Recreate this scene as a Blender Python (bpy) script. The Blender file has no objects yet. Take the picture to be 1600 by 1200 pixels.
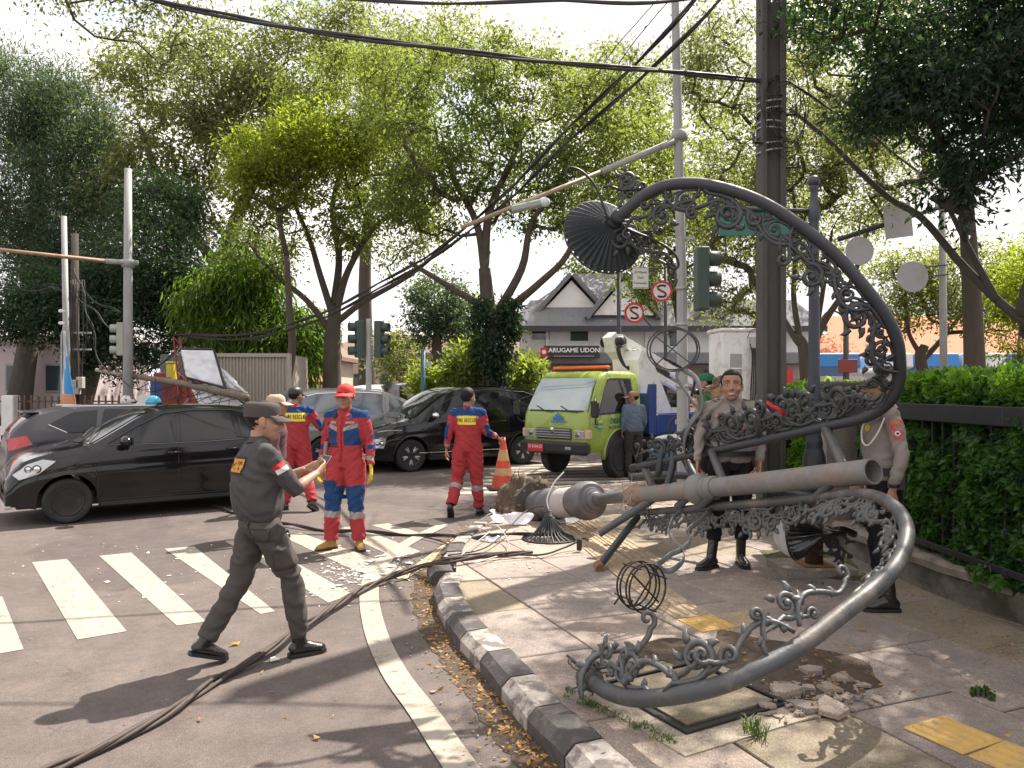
import bpy, math, random
import numpy as np
from mathutils import Vector, Matrix, noise
from mathutils.bvhtree import BVHTree

R = math.radians
PI = math.pi
rnd = random.Random(7)
scene = bpy.context.scene
COL = scene.collection

# ------------------------------------------------------------------ camera, sky, sun, exposure
CAM_H = 1.7
cam_data = bpy.data.cameras.new('camera')
cam = bpy.data.objects.new('camera', cam_data)
COL.objects.link(cam)
cam.location = (0, 0, CAM_H)
cam.rotation_euler = (R(90), 0, 0)
cam_data.sensor_width = 36
cam_data.lens = 27
cam_data.shift_y = 0.005
cam_data.clip_start = 0.05
cam_data.clip_end = 2000
scene.camera = cam

SUN_AZ = math.atan2(0.66, 0.75)       # clockwise from +Y
SUN_EL = R(54)
world = bpy.data.worlds.new('World')
scene.world = world
world.use_nodes = True
wn = world.node_tree
wn.nodes.clear()
w_out = wn.nodes.new('ShaderNodeOutputWorld')
w_bg = wn.nodes.new('ShaderNodeBackground')
w_bg.inputs['Strength'].default_value = 0.12
sky = wn.nodes.new('ShaderNodeTexSky')
sky.sky_type = 'NISHITA'
sky.sun_disc = False
sky.sun_elevation = SUN_EL
sky.sun_rotation = SUN_AZ
sky.air_density = 1.2
sky.dust_density = 2.0
w_tc = wn.nodes.new('ShaderNodeTexCoord')
w_map = wn.nodes.new('ShaderNodeMapping')
w_map.inputs['Scale'].default_value = (1, 1, 2.4)
w_map.inputs['Location'].default_value = (0.3, 0.1, 0.0)
w_n = wn.nodes.new('ShaderNodeTexNoise')
w_n.inputs['Scale'].default_value = 2.6
w_n.inputs['Detail'].default_value = 7
w_n.inputs['Roughness'].default_value = 0.55
w_r = wn.nodes.new('ShaderNodeValToRGB')
w_r.color_ramp.elements[0].position = 0.28
w_r.color_ramp.elements[1].position = 0.46
w_mix = wn.nodes.new('ShaderNodeMixRGB')
w_n2 = wn.nodes.new('ShaderNodeTexNoise')
w_n2.inputs['Scale'].default_value = 4.2
w_n2.inputs['Detail'].default_value = 6
w_c = wn.nodes.new('ShaderNodeValToRGB')
w_c.color_ramp.elements[0].position = 0.35
w_c.color_ramp.elements[0].color = (4.1, 3.95, 4.25, 1)
w_c.color_ramp.elements[1].position = 0.62
w_c.color_ramp.elements[1].color = (6.6, 6.15, 5.95, 1)
wn.links.new(w_map.outputs[0], w_n2.inputs['Vector'])
wn.links.new(w_n2.outputs['Fac'], w_c.inputs['Fac'])
wn.links.new(w_c.outputs['Color'], w_mix.inputs['Color2'])
wn.links.new(w_tc.outputs['Generated'], w_map.inputs['Vector'])
wn.links.new(w_map.outputs[0], w_n.inputs['Vector'])
wn.links.new(w_n.outputs['Fac'], w_r.inputs['Fac'])
wn.links.new(w_r.outputs['Color'], w_mix.inputs['Fac'])
wn.links.new(sky.outputs['Color'], w_mix.inputs['Color1'])
wn.links.new(w_mix.outputs['Color'], w_bg.inputs['Color'])
wn.links.new(w_bg.outputs[0], w_out.inputs['Surface'])

sun_d = bpy.data.lights.new('sun', 'SUN')
sun_d.energy = 5.0
sun_d.angle = R(0.53)
sun_d.color = (1.0, 0.905, 0.80)
sun = bpy.data.objects.new('sun', sun_d)
COL.objects.link(sun)
S_DIR = Vector((math.sin(SUN_AZ) * math.cos(SUN_EL), math.cos(SUN_AZ) * math.cos(SUN_EL), math.sin(SUN_EL)))
sun.rotation_euler = S_DIR.to_track_quat('Z', 'Y').to_euler()
sun.location = S_DIR * 60

scene.view_settings.view_transform = 'Standard'
scene.view_settings.look = 'None'
scene.view_settings.gamma = 1
scene.view_settings.use_curve_mapping = False
scene.view_settings.exposure = 1.05
scene.render.engine = 'CYCLES'
scene.cycles.max_bounces = 7
scene.cycles.diffuse_bounces = 4
scene.cycles.glossy_bounces = 3
scene.cycles.transmission_bounces = 4
scene.cycles.transparent_max_bounces = 6
scene.cycles.sample_clamp_indirect = 6

# ------------------------------------------------------------------ helpers
def V(*a):
 return Vector(a)

def W(u, v, Y):
 """the point at distance Y in front of the standing viewer seen at that spot of the view"""
 return Vector(((u - 800) / 1200 * Y, Y, CAM_H - (v - 608) / 1200 * Y))

def G(u, v, z=0.0):
 Y = (CAM_H - z) * 1200 / (v - 608)
 return Vector(((u - 800) / 1200 * Y, Y, z))

def thing(name, label, cat, loc=(0, 0, 0), rz=0.0, group=None):
 o = bpy.data.objects.new(name, None)
 COL.objects.link(o)
 o.location = loc
 o.rotation_euler = (0, 0, rz)
 o.empty_display_size = 0.1
 o['label'] = label
 o['category'] = cat
 if group:
  o['group'] = group
 return o

def tag(o, label, cat, group=None):
 o['label'] = label
 o['category'] = cat
 if group:
  o['group'] = group
 return o

def kind(o, k):
 o['kind'] = k
 return o

def wm(o):
 """matrix of an object (only location and rotation are used, one level)"""
 m = Matrix.Translation(o.location) @ o.rotation_euler.to_matrix().to_4x4()
 if o.parent:
  return wm(o.parent) @ m
 return m

class MB:
 def __init__(self):
  self.v = []
  self.f = []
  self.m = []
  self.cur = 0
 def add(self, vs, fs):
  b = len(self.v)
  self.v.extend([tuple(p) for p in vs])
  self.f.extend([tuple(b + i for i in f) for f in fs])
  self.m.extend([self.cur] * len(fs))
  return self
 def box(self, c, s, rot=None, taper=1.0):
  hx, hy, hz = s[0] / 2, s[1] / 2, s[2] / 2
  vs = []
  for sz in (-1, 1):
   t = taper if sz > 0 else 1.0
   for sx, sy in ((-1, -1), (1, -1), (1, 1), (-1, 1)):
    p = Vector((sx * hx * t, sy * hy * t, sz * hz))
    if rot is not None:
     p = rot @ p
    vs.append(p + Vector(c))
  self.add(vs, [(3, 2, 1, 0), (4, 5, 6, 7), (0, 1, 5, 4), (1, 2, 6, 5), (2, 3, 7, 6), (3, 0, 4, 7)])
  return self
 def bbox(self, c, s, rot=None, b=0.01):
  """box with chamfered vertical and horizontal edges"""
  hx, hy, hz = s[0] / 2, s[1] / 2, s[2] / 2
  b = min(b, hx * .9, hy * .9, hz * .9)
  rings = []
  for z, k in ((-hz, b), (-hz + b, 0), (hz - b, 0), (hz, b)):
   X, Y = hx - k, hy - k
   r = [(-X, -Y + b, z), (-X + b, -Y, z), (X - b, -Y, z), (X, -Y + b, z), (X, Y - b, z), (X - b, Y, z), (-X + b, Y, z), (-X, Y - b, z)]
   rings.append(r)
  vs = []
  for r in rings:
   for p in r:
    p = Vector(p)
    if rot is not None:
     p = rot @ p
    vs.append(p + Vector(c))
  fs = [tuple(range(7, -1, -1)), tuple(range(24, 32))]
  for i in range(3):
   for j in range(8):
    fs.append((i * 8 + j, i * 8 + (j + 1) % 8, (i + 1) * 8 + (j + 1) % 8, (i + 1) * 8 + j))
  self.add(vs, fs)
  return self
 def tube(self, pts, rad, n=8, side=None, caps=True, phase=0.0):
  pts = [Vector(p) for p in pts]
  k = len(pts)
  if not isinstance(rad, (list, tuple)):
   rad = [rad] * k
  rings = []
  prevS = None
  for i, p in enumerate(pts):
   if i == 0:
    T = pts[1] - p
   elif i == k - 1:
    T = p - pts[i - 1]
   else:
    T = (pts[i + 1] - p).normalized() + (p - pts[i - 1]).normalized()
   if T.length < 1e-9:
    T = Vector((0, 0, 1))
   T.normalize()
   if side is not None:
    S = Vector(side) - T * T.dot(Vector(side))
    if S.length < 1e-4:
     S = T.orthogonal()
   elif prevS is None:
    S = T.cross(Vector((0, 0, 1)))
    if S.length < 0.05:
     S = T.cross(Vector((1, 0, 0)))
   else:
    S = prevS - T * T.dot(prevS)
    if S.length < 1e-6:
     S = T.orthogonal()
   S.normalize()
   prevS = S
   B = T.cross(S)
   r = rad[i]
   ra, rb = (r if isinstance(r, (tuple, list)) else (r, r))
   rings.append([p + S * (ra * math.cos(phase + 2 * PI * j / n)) + B * (rb * math.sin(phase + 2 * PI * j / n)) for j in range(n)])
  vs = [q for r in rings for q in r]
  fs = []
  for i in range(k - 1):
   for j in range(n):
    fs.append((i * n + j, i * n + (j + 1) % n, (i + 1) * n + (j + 1) % n, (i + 1) * n + j))
  if caps:
   fs.append(tuple(range(n - 1, -1, -1)))
   fs.append(tuple((k - 1) * n + j for j in range(n)))
  self.add(vs, fs)
  return self
 def lathe(self, prof, n=24, mat=None, closed_ends=True):
  """prof: list of (r, z) about local Z, mapped by mat"""
  mat = mat or Matrix.Identity(4)
  vs = []
  for r, z in prof:
   for j in range(n):
    a = 2 * PI * j / n
    vs.append(mat @ Vector((r * math.cos(a), r * math.sin(a), z)))
  fs = []
  k = len(prof)
  for i in range(k - 1):
   for j in range(n):
    fs.append((i * n + j, i * n + (j + 1) % n, (i + 1) * n + (j + 1) % n, (i + 1) * n + j))
  if closed_ends:
   fs.append(tuple(range(n - 1, -1, -1)))
   fs.append(tuple((k - 1) * n + j for j in range(n)))
  self.add(vs, fs)
  return self
 def ell(self, c, r, rot=None, n=14, m=9):
  vs = []
  for i in range(1, m):
   t = PI * i / m
   for j in range(n):
    a = 2 * PI * j / n
    vs.append(Vector((r[0] * math.sin(t) * math.cos(a), r[1] * math.sin(t) * math.sin(a), r[2] * math.cos(t))))
  top = len(vs)
  vs.append(Vector((0, 0, r[2])))
  vs.append(Vector((0, 0, -r[2])))
  fs = []
  for i in range(m - 2):
   for j in range(n):
    fs.append((i * n + j, (i + 1) * n + j, (i + 1) * n + (j + 1) % n, i * n + (j + 1) % n))
  for j in range(n):
   fs.append((top, j, (j + 1) % n))
   fs.append((top + 1, (m - 2) * n + (j + 1) % n, (m - 2) * n + j))
  vs = [((rot @ p) if rot is not None else p) + Vector(c) for p in vs]
  self.add(vs, fs)
  return self
 def prism(self, poly, z0, z1, mat=None):
  n = len(poly)
  mat = mat or Matrix.Identity(4)
  vs = [mat @ Vector((p[0], p[1], z0)) for p in poly] + [mat @ Vector((p[0], p[1], z1)) for p in poly]
  fs = [tuple(range(n - 1, -1, -1)), tuple(range(n, 2 * n))]
  for j in range(n):
   fs.append((j, (j + 1) % n, n + (j + 1) % n, n + j))
  self.add(vs, fs)
  return self
 def mesh(self, name, mats, smooth=False):
  me = bpy.data.meshes.new(name)
  me.from_pydata(self.v, [], self.f)
  if not isinstance(mats, (list, tuple)):
   mats = [mats]
  for m in mats:
   me.materials.append(m)
  if len(mats) > 1:
   me.polygons.foreach_set('material_index', self.m)
  if smooth:
   me.polygons.foreach_set('use_smooth', [True] * len(self.f))
  me.update()
  return me
 def build(self, name, mats, parent=None, smooth=False, angle=None, loc=None):
  me = self.mesh(name, mats, smooth)
  if smooth and angle is not None:
   try:
    me.set_sharp_from_angle(angle=R(angle))
   except Exception:
    pass
  o = bpy.data.objects.new(name, me)
  COL.objects.link(o)
  if parent is not None:
   o.parent = parent
  if loc is not None:
   o.location = loc
  return o

def link(name, me, parent=None, loc=None, rot=None, scale=None):
 o = bpy.data.objects.new(name, me)
 COL.objects.link(o)
 if parent is not None:
  o.parent = parent
 if loc is not None:
  o.location = loc
 if rot is not None:
  o.rotation_euler = rot
 if scale is not None:
  o.scale = scale
 return o

def frame(origin, x, y, z):
 m = Matrix((x, y, z)).transposed().to_4x4()
 m.translation = origin
 return m

def axis_mat(origin, zdir, xhint=(1, 0, 0)):
 z = Vector(zdir).normalized()
 x = Vector(xhint) - z * z.dot(Vector(xhint))
 if x.length < 1e-4:
  x = z.orthogonal()
 x.normalize()
 y = z.cross(x)
 return frame(Vector(origin), x, y, z)

def spline(pts, n=6):
 """Catmull-Rom through the points (any tuple length)"""
 P = [np.array(p, float) for p in pts]
 P = [2 * P[0] - P[1]] + P + [2 * P[-1] - P[-2]]
 out = []
 for i in range(1, len(P) - 2):
  for k in range(n):
   t = k / n
   a, b, c, d = P[i - 1], P[i], P[i + 1], P[i + 2]
   out.append(0.5 * ((2 * b) + (c - a) * t + (2 * a - 5 * b + 4 * c - d) * t * t + (3 * b - a - 3 * c + d) * t ** 3))
 out.append(P[-2])
 return [tuple(float(x) for x in q) for q in out]

_TXT = {}
def text_mesh(s, size=1.0):
 """flat lettering: (2D verts, faces), centred on the origin"""
 key = s
 if key not in _TXT:
  c = bpy.data.curves.new('lettering', 'FONT')
  c.body = s
  c.align_x = 'CENTER'
  c.align_y = 'CENTER'
  c.resolution_u = 2
  o = bpy.data.objects.new('lettering', c)
  COL.objects.link(o)
  dg = bpy.context.evaluated_depsgraph_get()
  dg.update()
  me = bpy.data.meshes.new_from_object(o.evaluated_get(dg))
  vs = [(v.co.x, v.co.y) for v in me.vertices]
  fs = [tuple(p.vertices) for p in me.polygons]
  bpy.data.objects.remove(o)
  bpy.data.meshes.remove(me)
  bpy.data.curves.remove(c)
  _TXT[key] = (vs, fs)
 vs, fs = _TXT[key]
 return [(x * size, y * size) for x, y in vs], fs

def text_on(s, size, M, mat, parent, name='lettering', sx=1.0, bold=0.0):
 """lettering laid on the local XY plane of the matrix M"""
 vs, fs = text_mesh(s, size)
 mb = MB()
 offs = [(0, 0)] if not bold else [(0, 0), (bold, 0), (-bold, 0), (0, bold)]
 for k, (ox, oy) in enumerate(offs):
  mb.add([M @ Vector((x * sx + ox, y + oy, 0.0004 * k)) for x, y in vs], fs)
 return mb.build(name, mat, parent)

# ------------------------------------------------------------------ materials
_M = {}
def nodes_of(m):
 m.use_nodes = True
 nt = m.node_tree
 nt.nodes.clear()
 out = nt.nodes.new('ShaderNodeOutputMaterial')
 return nt, out

def mat(name, col, rough=0.6, metal=0.0, var=0.15, scale=8.0, bump=0.0, bscale=60.0, coat=0.0, spec=0.5,
  col2=None, thr=None, dirt=None, trans=0.0, emit=0.0, stretch=None, rvar=0.0, sss=0.0):
 if name in _M:
  return _M[name]
 m = bpy.data.materials.new(name)
 nt, out = nodes_of(m)
 N, L = nt.nodes, nt.links
 p = N.new('ShaderNodeBsdfPrincipled')
 L.new(p.outputs[0], out.inputs['Surface'])
 p.inputs['Roughness'].default_value = rough
 p.inputs['Metallic'].default_value = metal
 p.inputs['Specular IOR Level'].default_value = spec
 p.inputs['Coat Weight'].default_value = coat
 p.inputs['Coat Roughness'].default_value = 0.04
 p.inputs['Transmission Weight'].default_value = trans
 if sss:
  p.inputs['Subsurface Weight'].default_value = sss
  p.inputs['Subsurface Radius'].default_value = (0.02, 0.008, 0.005)
  p.inputs['Subsurface Scale'].default_value = 0.5
 tc = N.new('ShaderNodeTexCoord')
 mp = N.new('ShaderNodeMapping')
 if stretch:
  mp.inputs['Scale'].default_value = stretch
 L.new(tc.outputs['Object'], mp.inputs['Vector'])
 n1 = N.new('ShaderNodeTexNoise')
 n1.inputs['Scale'].default_value = scale
 n1.inputs['Detail'].default_value = 6
 n1.inputs['Roughness'].default_value = 0.6
 L.new(mp.outputs[0], n1.inputs['Vector'])
 c = (col[0], col[1], col[2], 1)
 if col2 is None:
  mx = N.new('ShaderNodeMixRGB')
  mx.inputs['Color1'].default_value = tuple(max(0, x * (1 - var)) for x in col) + (1,)
  mx.inputs['Color2'].default_value = tuple(min(1, x * (1 + var)) for x in col) + (1,)
  L.new(n1.outputs['Fac'], mx.inputs['Fac'])
  src = mx.outputs[0]
 else:
  rp = N.new('ShaderNodeValToRGB')
  a, b = thr or (0.42, 0.6)
  rp.color_ramp.elements[0].position = a
  rp.color_ramp.elements[0].color = c
  rp.color_ramp.elements[1].position = b
  rp.color_ramp.elements[1].color = (col2[0], col2[1], col2[2], 1)
  L.new(n1.outputs['Fac'], rp.inputs['Fac'])
  src = rp.outputs[0]
 if dirt:
  # dirt = (colour, amount, scale)
  n2 = N.new('ShaderNodeTexNoise')
  n2.inputs['Scale'].default_value = dirt[2]
  n2.inputs['Detail'].default_value = 8
  n2.inputs['Roughness'].default_value = 0.7
  L.new(mp.outputs[0], n2.inputs['Vector'])
  r2 = N.new('ShaderNodeValToRGB')
  r2.color_ramp.elements[0].position = 0.5
  r2.color_ramp.elements[1].position = 0.72
  r2.color_ramp.elements[1].color = (dirt[1],) * 3 + (1,)
  L.new(n2.outputs['Fac'], r2.inputs['Fac'])
  m2 = N.new('ShaderNodeMixRGB')
  m2.inputs['Color2'].default_value = tuple(dirt[0]) + (1,)
  L.new(r2.outputs[0], m2.inputs['Fac'])
  L.new(src, m2.inputs['Color1'])
  src = m2.outputs[0]
 L.new(src, p.inputs['Base Color'])
 if rvar:
  mr = N.new('ShaderNodeMapRange')
  mr.inputs['To Min'].default_value = max(0, rough - rvar)
  mr.inputs['To Max'].default_value = min(1, rough + rvar)
  L.new(n1.outputs['Fac'], mr.inputs['Value'])
  L.new(mr.outputs[0], p.inputs['Roughness'])
 if bump:
  nb = N.new('ShaderNodeTexNoise')
  nb.inputs['Scale'].default_value = bscale
  nb.inputs['Detail'].default_value = 5
  L.new(mp.outputs[0], nb.inputs['Vector'])
  bp = N.new('ShaderNodeBump')
  bp.inputs['Strength'].default_value = bump
  bp.inputs['Distance'].default_value = 0.01
  L.new(nb.outputs['Fac'], bp.inputs['Height'])
  L.new(bp.outputs[0], p.inputs['Normal'])
 if emit:
  p.inputs['Emission Color'].default_value = c
  p.inputs['Emission Strength'].default_value = emit
 _M[name] = m
 return m

def leaf_mat(name, dark, light, tr=0.45, rough=0.45):
 if name in _M:
  return _M[name]
 m = bpy.data.materials.new(name)
 tr = min(.7, tr + .08)
 nt, out = nodes_of(m)
 N, L = nt.nodes, nt.links
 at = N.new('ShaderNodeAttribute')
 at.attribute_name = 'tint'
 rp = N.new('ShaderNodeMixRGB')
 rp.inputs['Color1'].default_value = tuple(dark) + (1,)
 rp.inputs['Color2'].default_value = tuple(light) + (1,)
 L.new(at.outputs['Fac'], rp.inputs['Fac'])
 p = N.new('ShaderNodeBsdfPrincipled')
 p.inputs['Roughness'].default_value = rough
 p.inputs['Specular IOR Level'].default_value = 0.4
 L.new(rp.outputs[0], p.inputs['Base Color'])
 t = N.new('ShaderNodeBsdfTranslucent')
 hs = N.new('ShaderNodeMixRGB')
 hs.blend_type = 'MULTIPLY'
 hs.inputs['Fac'].default_value = 1
 hs.inputs['Color2'].default_value = (1.7, 1.9, 0.75, 1)
 L.new(rp.outputs[0], hs.inputs['Color1'])
 L.new(hs.outputs[0], t.inputs['Color'])
 mx = N.new('ShaderNodeMixShader')
 mx.inputs['Fac'].default_value = tr
 L.new(p.outputs[0], mx.inputs[1])
 L.new(t.outputs[0], mx.inputs[2])
 L.new(mx.outputs[0], out.inputs['Surface'])
 _M[name] = m
 return m

def ground_mat(name, c1, c2, paint=None):
 """asphalt / concrete with several scales of mottling, grit, stains and hairline cracks"""
 m = bpy.data.materials.new(name)
 nt, out = nodes_of(m)
 N, L = nt.nodes, nt.links
 p = N.new('ShaderNodeBsdfPrincipled')
 p.inputs['Roughness'].default_value = 0.82
 p.inputs['Specular IOR Level'].default_value = 0.35
 L.new(p.outputs[0], out.inputs['Surface'])
 ge = N.new('ShaderNodeNewGeometry')
 def nz(s, d=6, r=0.6, vec=None):
  n = N.new('ShaderNodeTexNoise')
  n.inputs['Scale'].default_value = s
  n.inputs['Detail'].default_value = d
  n.inputs['Roughness'].default_value = r
  L.new(vec or ge.outputs['Position'], n.inputs['Vector'])
  return n.outputs['Fac']
 def ramp(f, a, b, ca=(0, 0, 0), cb=(1, 1, 1)):
  r = N.new('ShaderNodeValToRGB')
  r.color_ramp.elements[0].position = a
  r.color_ramp.elements[1].position = b
  r.color_ramp.elements[0].color = tuple(ca) + (1,)
  r.color_ramp.elements[1].color = tuple(cb) + (1,)
  L.new(f, r.inputs['Fac'])
  return r.outputs[0]
 def mixc(f, a, b, mode='MIX', fac=None):
  x = N.new('ShaderNodeMixRGB')
  x.blend_type = mode
  if fac is not None:
   x.inputs['Fac'].default_value = fac
  else:
   L.new(f, x.inputs['Fac'])
  for s, q in (('Color1', a), ('Color2', b)):
   if isinstance(q, tuple):
    x.inputs[s].default_value = q + (1,)
   else:
    L.new(q, x.inputs[s])
  return x.outputs[0]
 base = ramp(nz(0.55, 8, 0.65), 0.3, 0.7, c1, c2)
 grit = ramp(nz(170, 3, 0.7), 0.38, 0.66, (0.62, 0.62, 0.62), (1.45, 1.42, 1.38))
 col = mixc(None, base, grit, 'MULTIPLY', 1.0)
 col = mixc(None, col, ramp(nz(42, 5, .75), 0.36, 0.62, (0.87, 0.87, 0.87), (1.12, 1.11, 1.1)), 'MULTIPLY', 1.0)
 sm = ramp(nz(4.5, 9, 0.8), 0.36, 0.66, (0.74, 0.73, 0.72), (1.15, 1.13, 1.1))
 col = mixc(None, col, sm, 'MULTIPLY', 1.0)
 tp_ = ramp(nz(.33, 2, .3), 0.565, 0.575)
 col = mixc(tp_, col, mixc(None, col, (0.8, 0.8, 0.82), 'MULTIPLY', 1.0))
 st = ramp(nz(1.3, 8, 0.8), 0.6, 0.7)
 col = mixc(st, col, mixc(None, col, (0.62, 0.6, 0.58), 'MULTIPLY', 1.0))
 if paint is not None:
  wear = ramp(nz(9, 9, 0.8), 0.33, 0.46)
  fine = ramp(nz(90, 4, 0.8), 0.22, 0.4)
  w2 = mixc(None, wear, fine, 'MULTIPLY', 1.0)
  pc = ramp(nz(2.2, 6, 0.7), 0.3, 0.7, tuple(x * 0.82 for x in paint), paint)
  col = mixc(w2, col, pc)
 # hairline cracks
 vo = N.new('ShaderNodeTexVoronoi')
 vo.feature = 'DISTANCE_TO_EDGE'
 vo.inputs['Scale'].default_value = 0.8
 dn = N.new('ShaderNodeTexNoise')
 dn.inputs['Scale'].default_value = 3
 L.new(ge.outputs['Position'], dn.inputs['Vector'])
 va = N.new('ShaderNodeMixRGB')
 va.blend_type = 'ADD'
 va.inputs['Fac'].default_value = 0.35
 L.new(ge.outputs['Position'], va.inputs['Color1'])
 L.new(dn.outputs['Color'], va.inputs['Color2'])
 L.new(va.outputs[0], vo.inputs['Vector'])
 ck = ramp(vo.outputs['Distance'], 0.002, 0.007, (0.55, 0.55, 0.55), (1, 1, 1))
 ckm = ramp(nz(0.7, 3), 0.56, 0.62)
 col = mixc(ckm, col, mixc(None, col, ck, 'MULTIPLY', 1.0))
 L.new(col, p.inputs['Base Color'])
 bp = N.new('ShaderNodeBump')
 bp.inputs['Strength'].default_value = 0.55
 bp.inputs['Distance'].default_value = 0.006
 L.new(nz(120, 4, 0.7), bp.inputs['Height'])
 L.new(bp.outputs[0], p.inputs['Normal'])
 _M[name] = m
 return m

M_asphalt = ground_mat('asphalt', (0.102, 0.088, 0.084), (0.155, 0.133, 0.126))
M_paint = ground_mat('worn_road_paint', (0.102, 0.088, 0.084), (0.155, 0.133, 0.126), paint=(0.40, 0.36, 0.295))
M_ypaint = ground_mat('worn_cream_paint', (0.115, 0.1, 0.094), (0.165, 0.145, 0.136), paint=(0.44, 0.35, 0.24))
M_slab = ground_mat('paving_slab', (0.30, 0.255, 0.225), (0.40, 0.345, 0.30))
M_slab2 = ground_mat('grey_paving_slab', (0.24, 0.21, 0.195), (0.33, 0.29, 0.27))
M_slab3 = ground_mat('mossy_paving_slab', (0.2, 0.18, 0.12), (0.32, 0.275, 0.22))
M_bed = ground_mat('sand_bed', (0.045, 0.036, 0.026), (0.08, 0.065, 0.048))
M_concrete = ground_mat('rough_concrete', (0.24, 0.22, 0.19), (0.36, 0.33, 0.29))
M_soil = mat('soil', (0.07, 0.05, 0.035), 0.95, var=0.5, scale=14, bump=0.9, bscale=40)
M_curbw = mat('kerb_white_paint', (0.38, 0.345, 0.31), 0.8, scale=9, col2=(0.15, 0.13, 0.12), thr=(0.46, 0.56), bump=0.5, bscale=45, dirt=((0.1, 0.085, 0.07), 0.8, 5))
M_curbb = mat('kerb_black_paint', (0.062, 0.056, 0.056), 0.8, scale=12, col2=(0.14, 0.125, 0.115), thr=(0.52, 0.68), bump=0.5, bscale=45, dirt=((0.16, 0.14, 0.12), 0.5, 5))
M_tactile = mat('yellow_tactile_tile', (0.55, 0.36, 0.11), 0.8, var=0.25, scale=12, bump=0.4, bscale=90, dirt=((0.28, 0.22, 0.15), 0.9, 7))
M_tactile2 = mat('faded_tactile_tile', (0.36, 0.28, 0.18), 0.85, var=0.25, scale=9, bump=0.4, bscale=90, dirt=((0.26, 0.22, 0.17), 1.0, 5))
M_wall = mat('mossy_wall', (0.2, 0.175, 0.145), 0.9, scale=4, col2=(0.075, 0.07, 0.055), thr=(0.4, 0.62), bump=0.9, bscale=30, dirt=((0.045, 0.055, 0.02), 0.9, 2.5))
M_walltop = mat('wall_coping', (0.27, 0.23, 0.19), 0.9, var=0.3, scale=5, bump=0.8, bscale=40, dirt=((0.09, 0.085, 0.06), 0.9, 4))
M_black = mat('black_paint', (0.018, 0.018, 0.02), 0.45, var=0.2)
M_rubber = mat('rubber', (0.018, 0.018, 0.019), 0.75, var=0.3, scale=20, bump=0.2, dirt=((0.07, 0.06, 0.05), 0.5, 6))
M_steelgrey = mat('grey_lamp_paint', (0.085, 0.09, 0.095), 0.5, metal=0.15, var=0.25, scale=7, bump=0.12, bscale=60, dirt=((0.2, 0.14, 0.1), 0.5, 6), rvar=0.12)
M_steeldark = mat('dark_lamp_paint', (0.045, 0.052, 0.058), 0.4, metal=0.3, var=0.3, scale=7, bump=0.12, rvar=0.12)
M_rust = mat('rust', (0.24, 0.12, 0.06), 0.85, var=0.5, scale=18, bump=0.6, bscale=60)
M_pipe = mat('weathered_pipe', (0.2, 0.195, 0.185), 0.7, metal=0.1, var=0.45, scale=9, bump=0.25, bscale=40, dirt=((0.3, 0.14, 0.07), 0.8, 3.2), stretch=(1, 1, 1))
M_galv = mat('galvanised_steel', (0.4, 0.42, 0.43), 0.5, metal=0.5, var=0.2, scale=10, bump=0.1, dirt=((0.25, 0.17, 0.11), 0.5, 5))
M_galvpaint = mat('weathered_mast', (0.33, 0.34, 0.33), 0.65, var=0.25, scale=6, bump=0.2, dirt=((0.2, 0.15, 0.12), 0.6, 4), stretch=(1, 1, .3))
M_conpole = mat('concrete_pole', (0.085, 0.08, 0.073), 0.9, var=0.4, scale=5, bump=0.5, bscale=40, dirt=((0.045, 0.04, 0.035), 0.9, 3), stretch=(1, 1, .25))
M_wire = mat('black_cable', (0.022, 0.02, 0.02), 0.6, var=0.3)
M_wirebrown = mat('dusty_cable', (0.06, 0.045, 0.038), 0.7, var=0.4, scale=20)
M_white = mat('white_plastic', (0.75, 0.75, 0.74), 0.4, var=0.05)
M_whitecream = mat('white_shard', (0.72, 0.71, 0.66), 0.5, var=0.1)
M_chrome = mat('chrome', (0.72, 0.73, 0.75), 0.15, metal=1.0, var=0.05)
M_alloy = mat('alloy_rim', (0.5, 0.51, 0.53), 0.3, metal=0.8, var=0.1)
M_glassdark = mat('tinted_glass', (0.010, 0.012, 0.013), 0.05, var=0.1, spec=0.55)
M_glasswind = mat('windscreen_glass', (0.03, 0.036, 0.038), 0.04, var=0.1, spec=0.7)
M_lampglass = mat('headlamp_glass', (0.5, 0.52, 0.52), 0.12, metal=0.4, var=0.25, scale=25, coat=1.0)
M_taillamp = mat('tail_lamp', (0.45, 0.01, 0.015), 0.15, var=0.2, coat=1.0)
M_orange = mat('orange_plastic', (0.75, 0.14, 0.03), 0.4, var=0.1)
M_bark = mat('bark', (0.078, 0.064, 0.05), 0.95, var=0.45, scale=7, bump=1.0, bscale=22, stretch=(1, 1, .35))
M_barkd = mat('dark_bark', (0.06, 0.05, 0.042), 0.95, var=0.45, scale=7, bump=1.0, bscale=22, stretch=(1, 1, .35))
# ================================================================== THE SETTING
def flat(name, pts, z, m, parent=None, k='structure'):
 mb = MB()
 mb.add([(p[0], p[1], z) for p in pts], [tuple(range(len(pts)))])
 o = mb.build(name, m, parent)
 if parent is None and k:
  o['kind'] = k
 return o

def gx(lst):
 return [G(u, v) for u, v in lst]

# ground sheet: one road surface out to the horizon
mb = MB()
mb.add([(-500, -30, 0), (500, -30, 0), (500, 900, 0), (-500, 900, 0)], [(0, 1, 2, 3)])
road = kind(mb.build('road', M_asphalt), 'structure')

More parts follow.
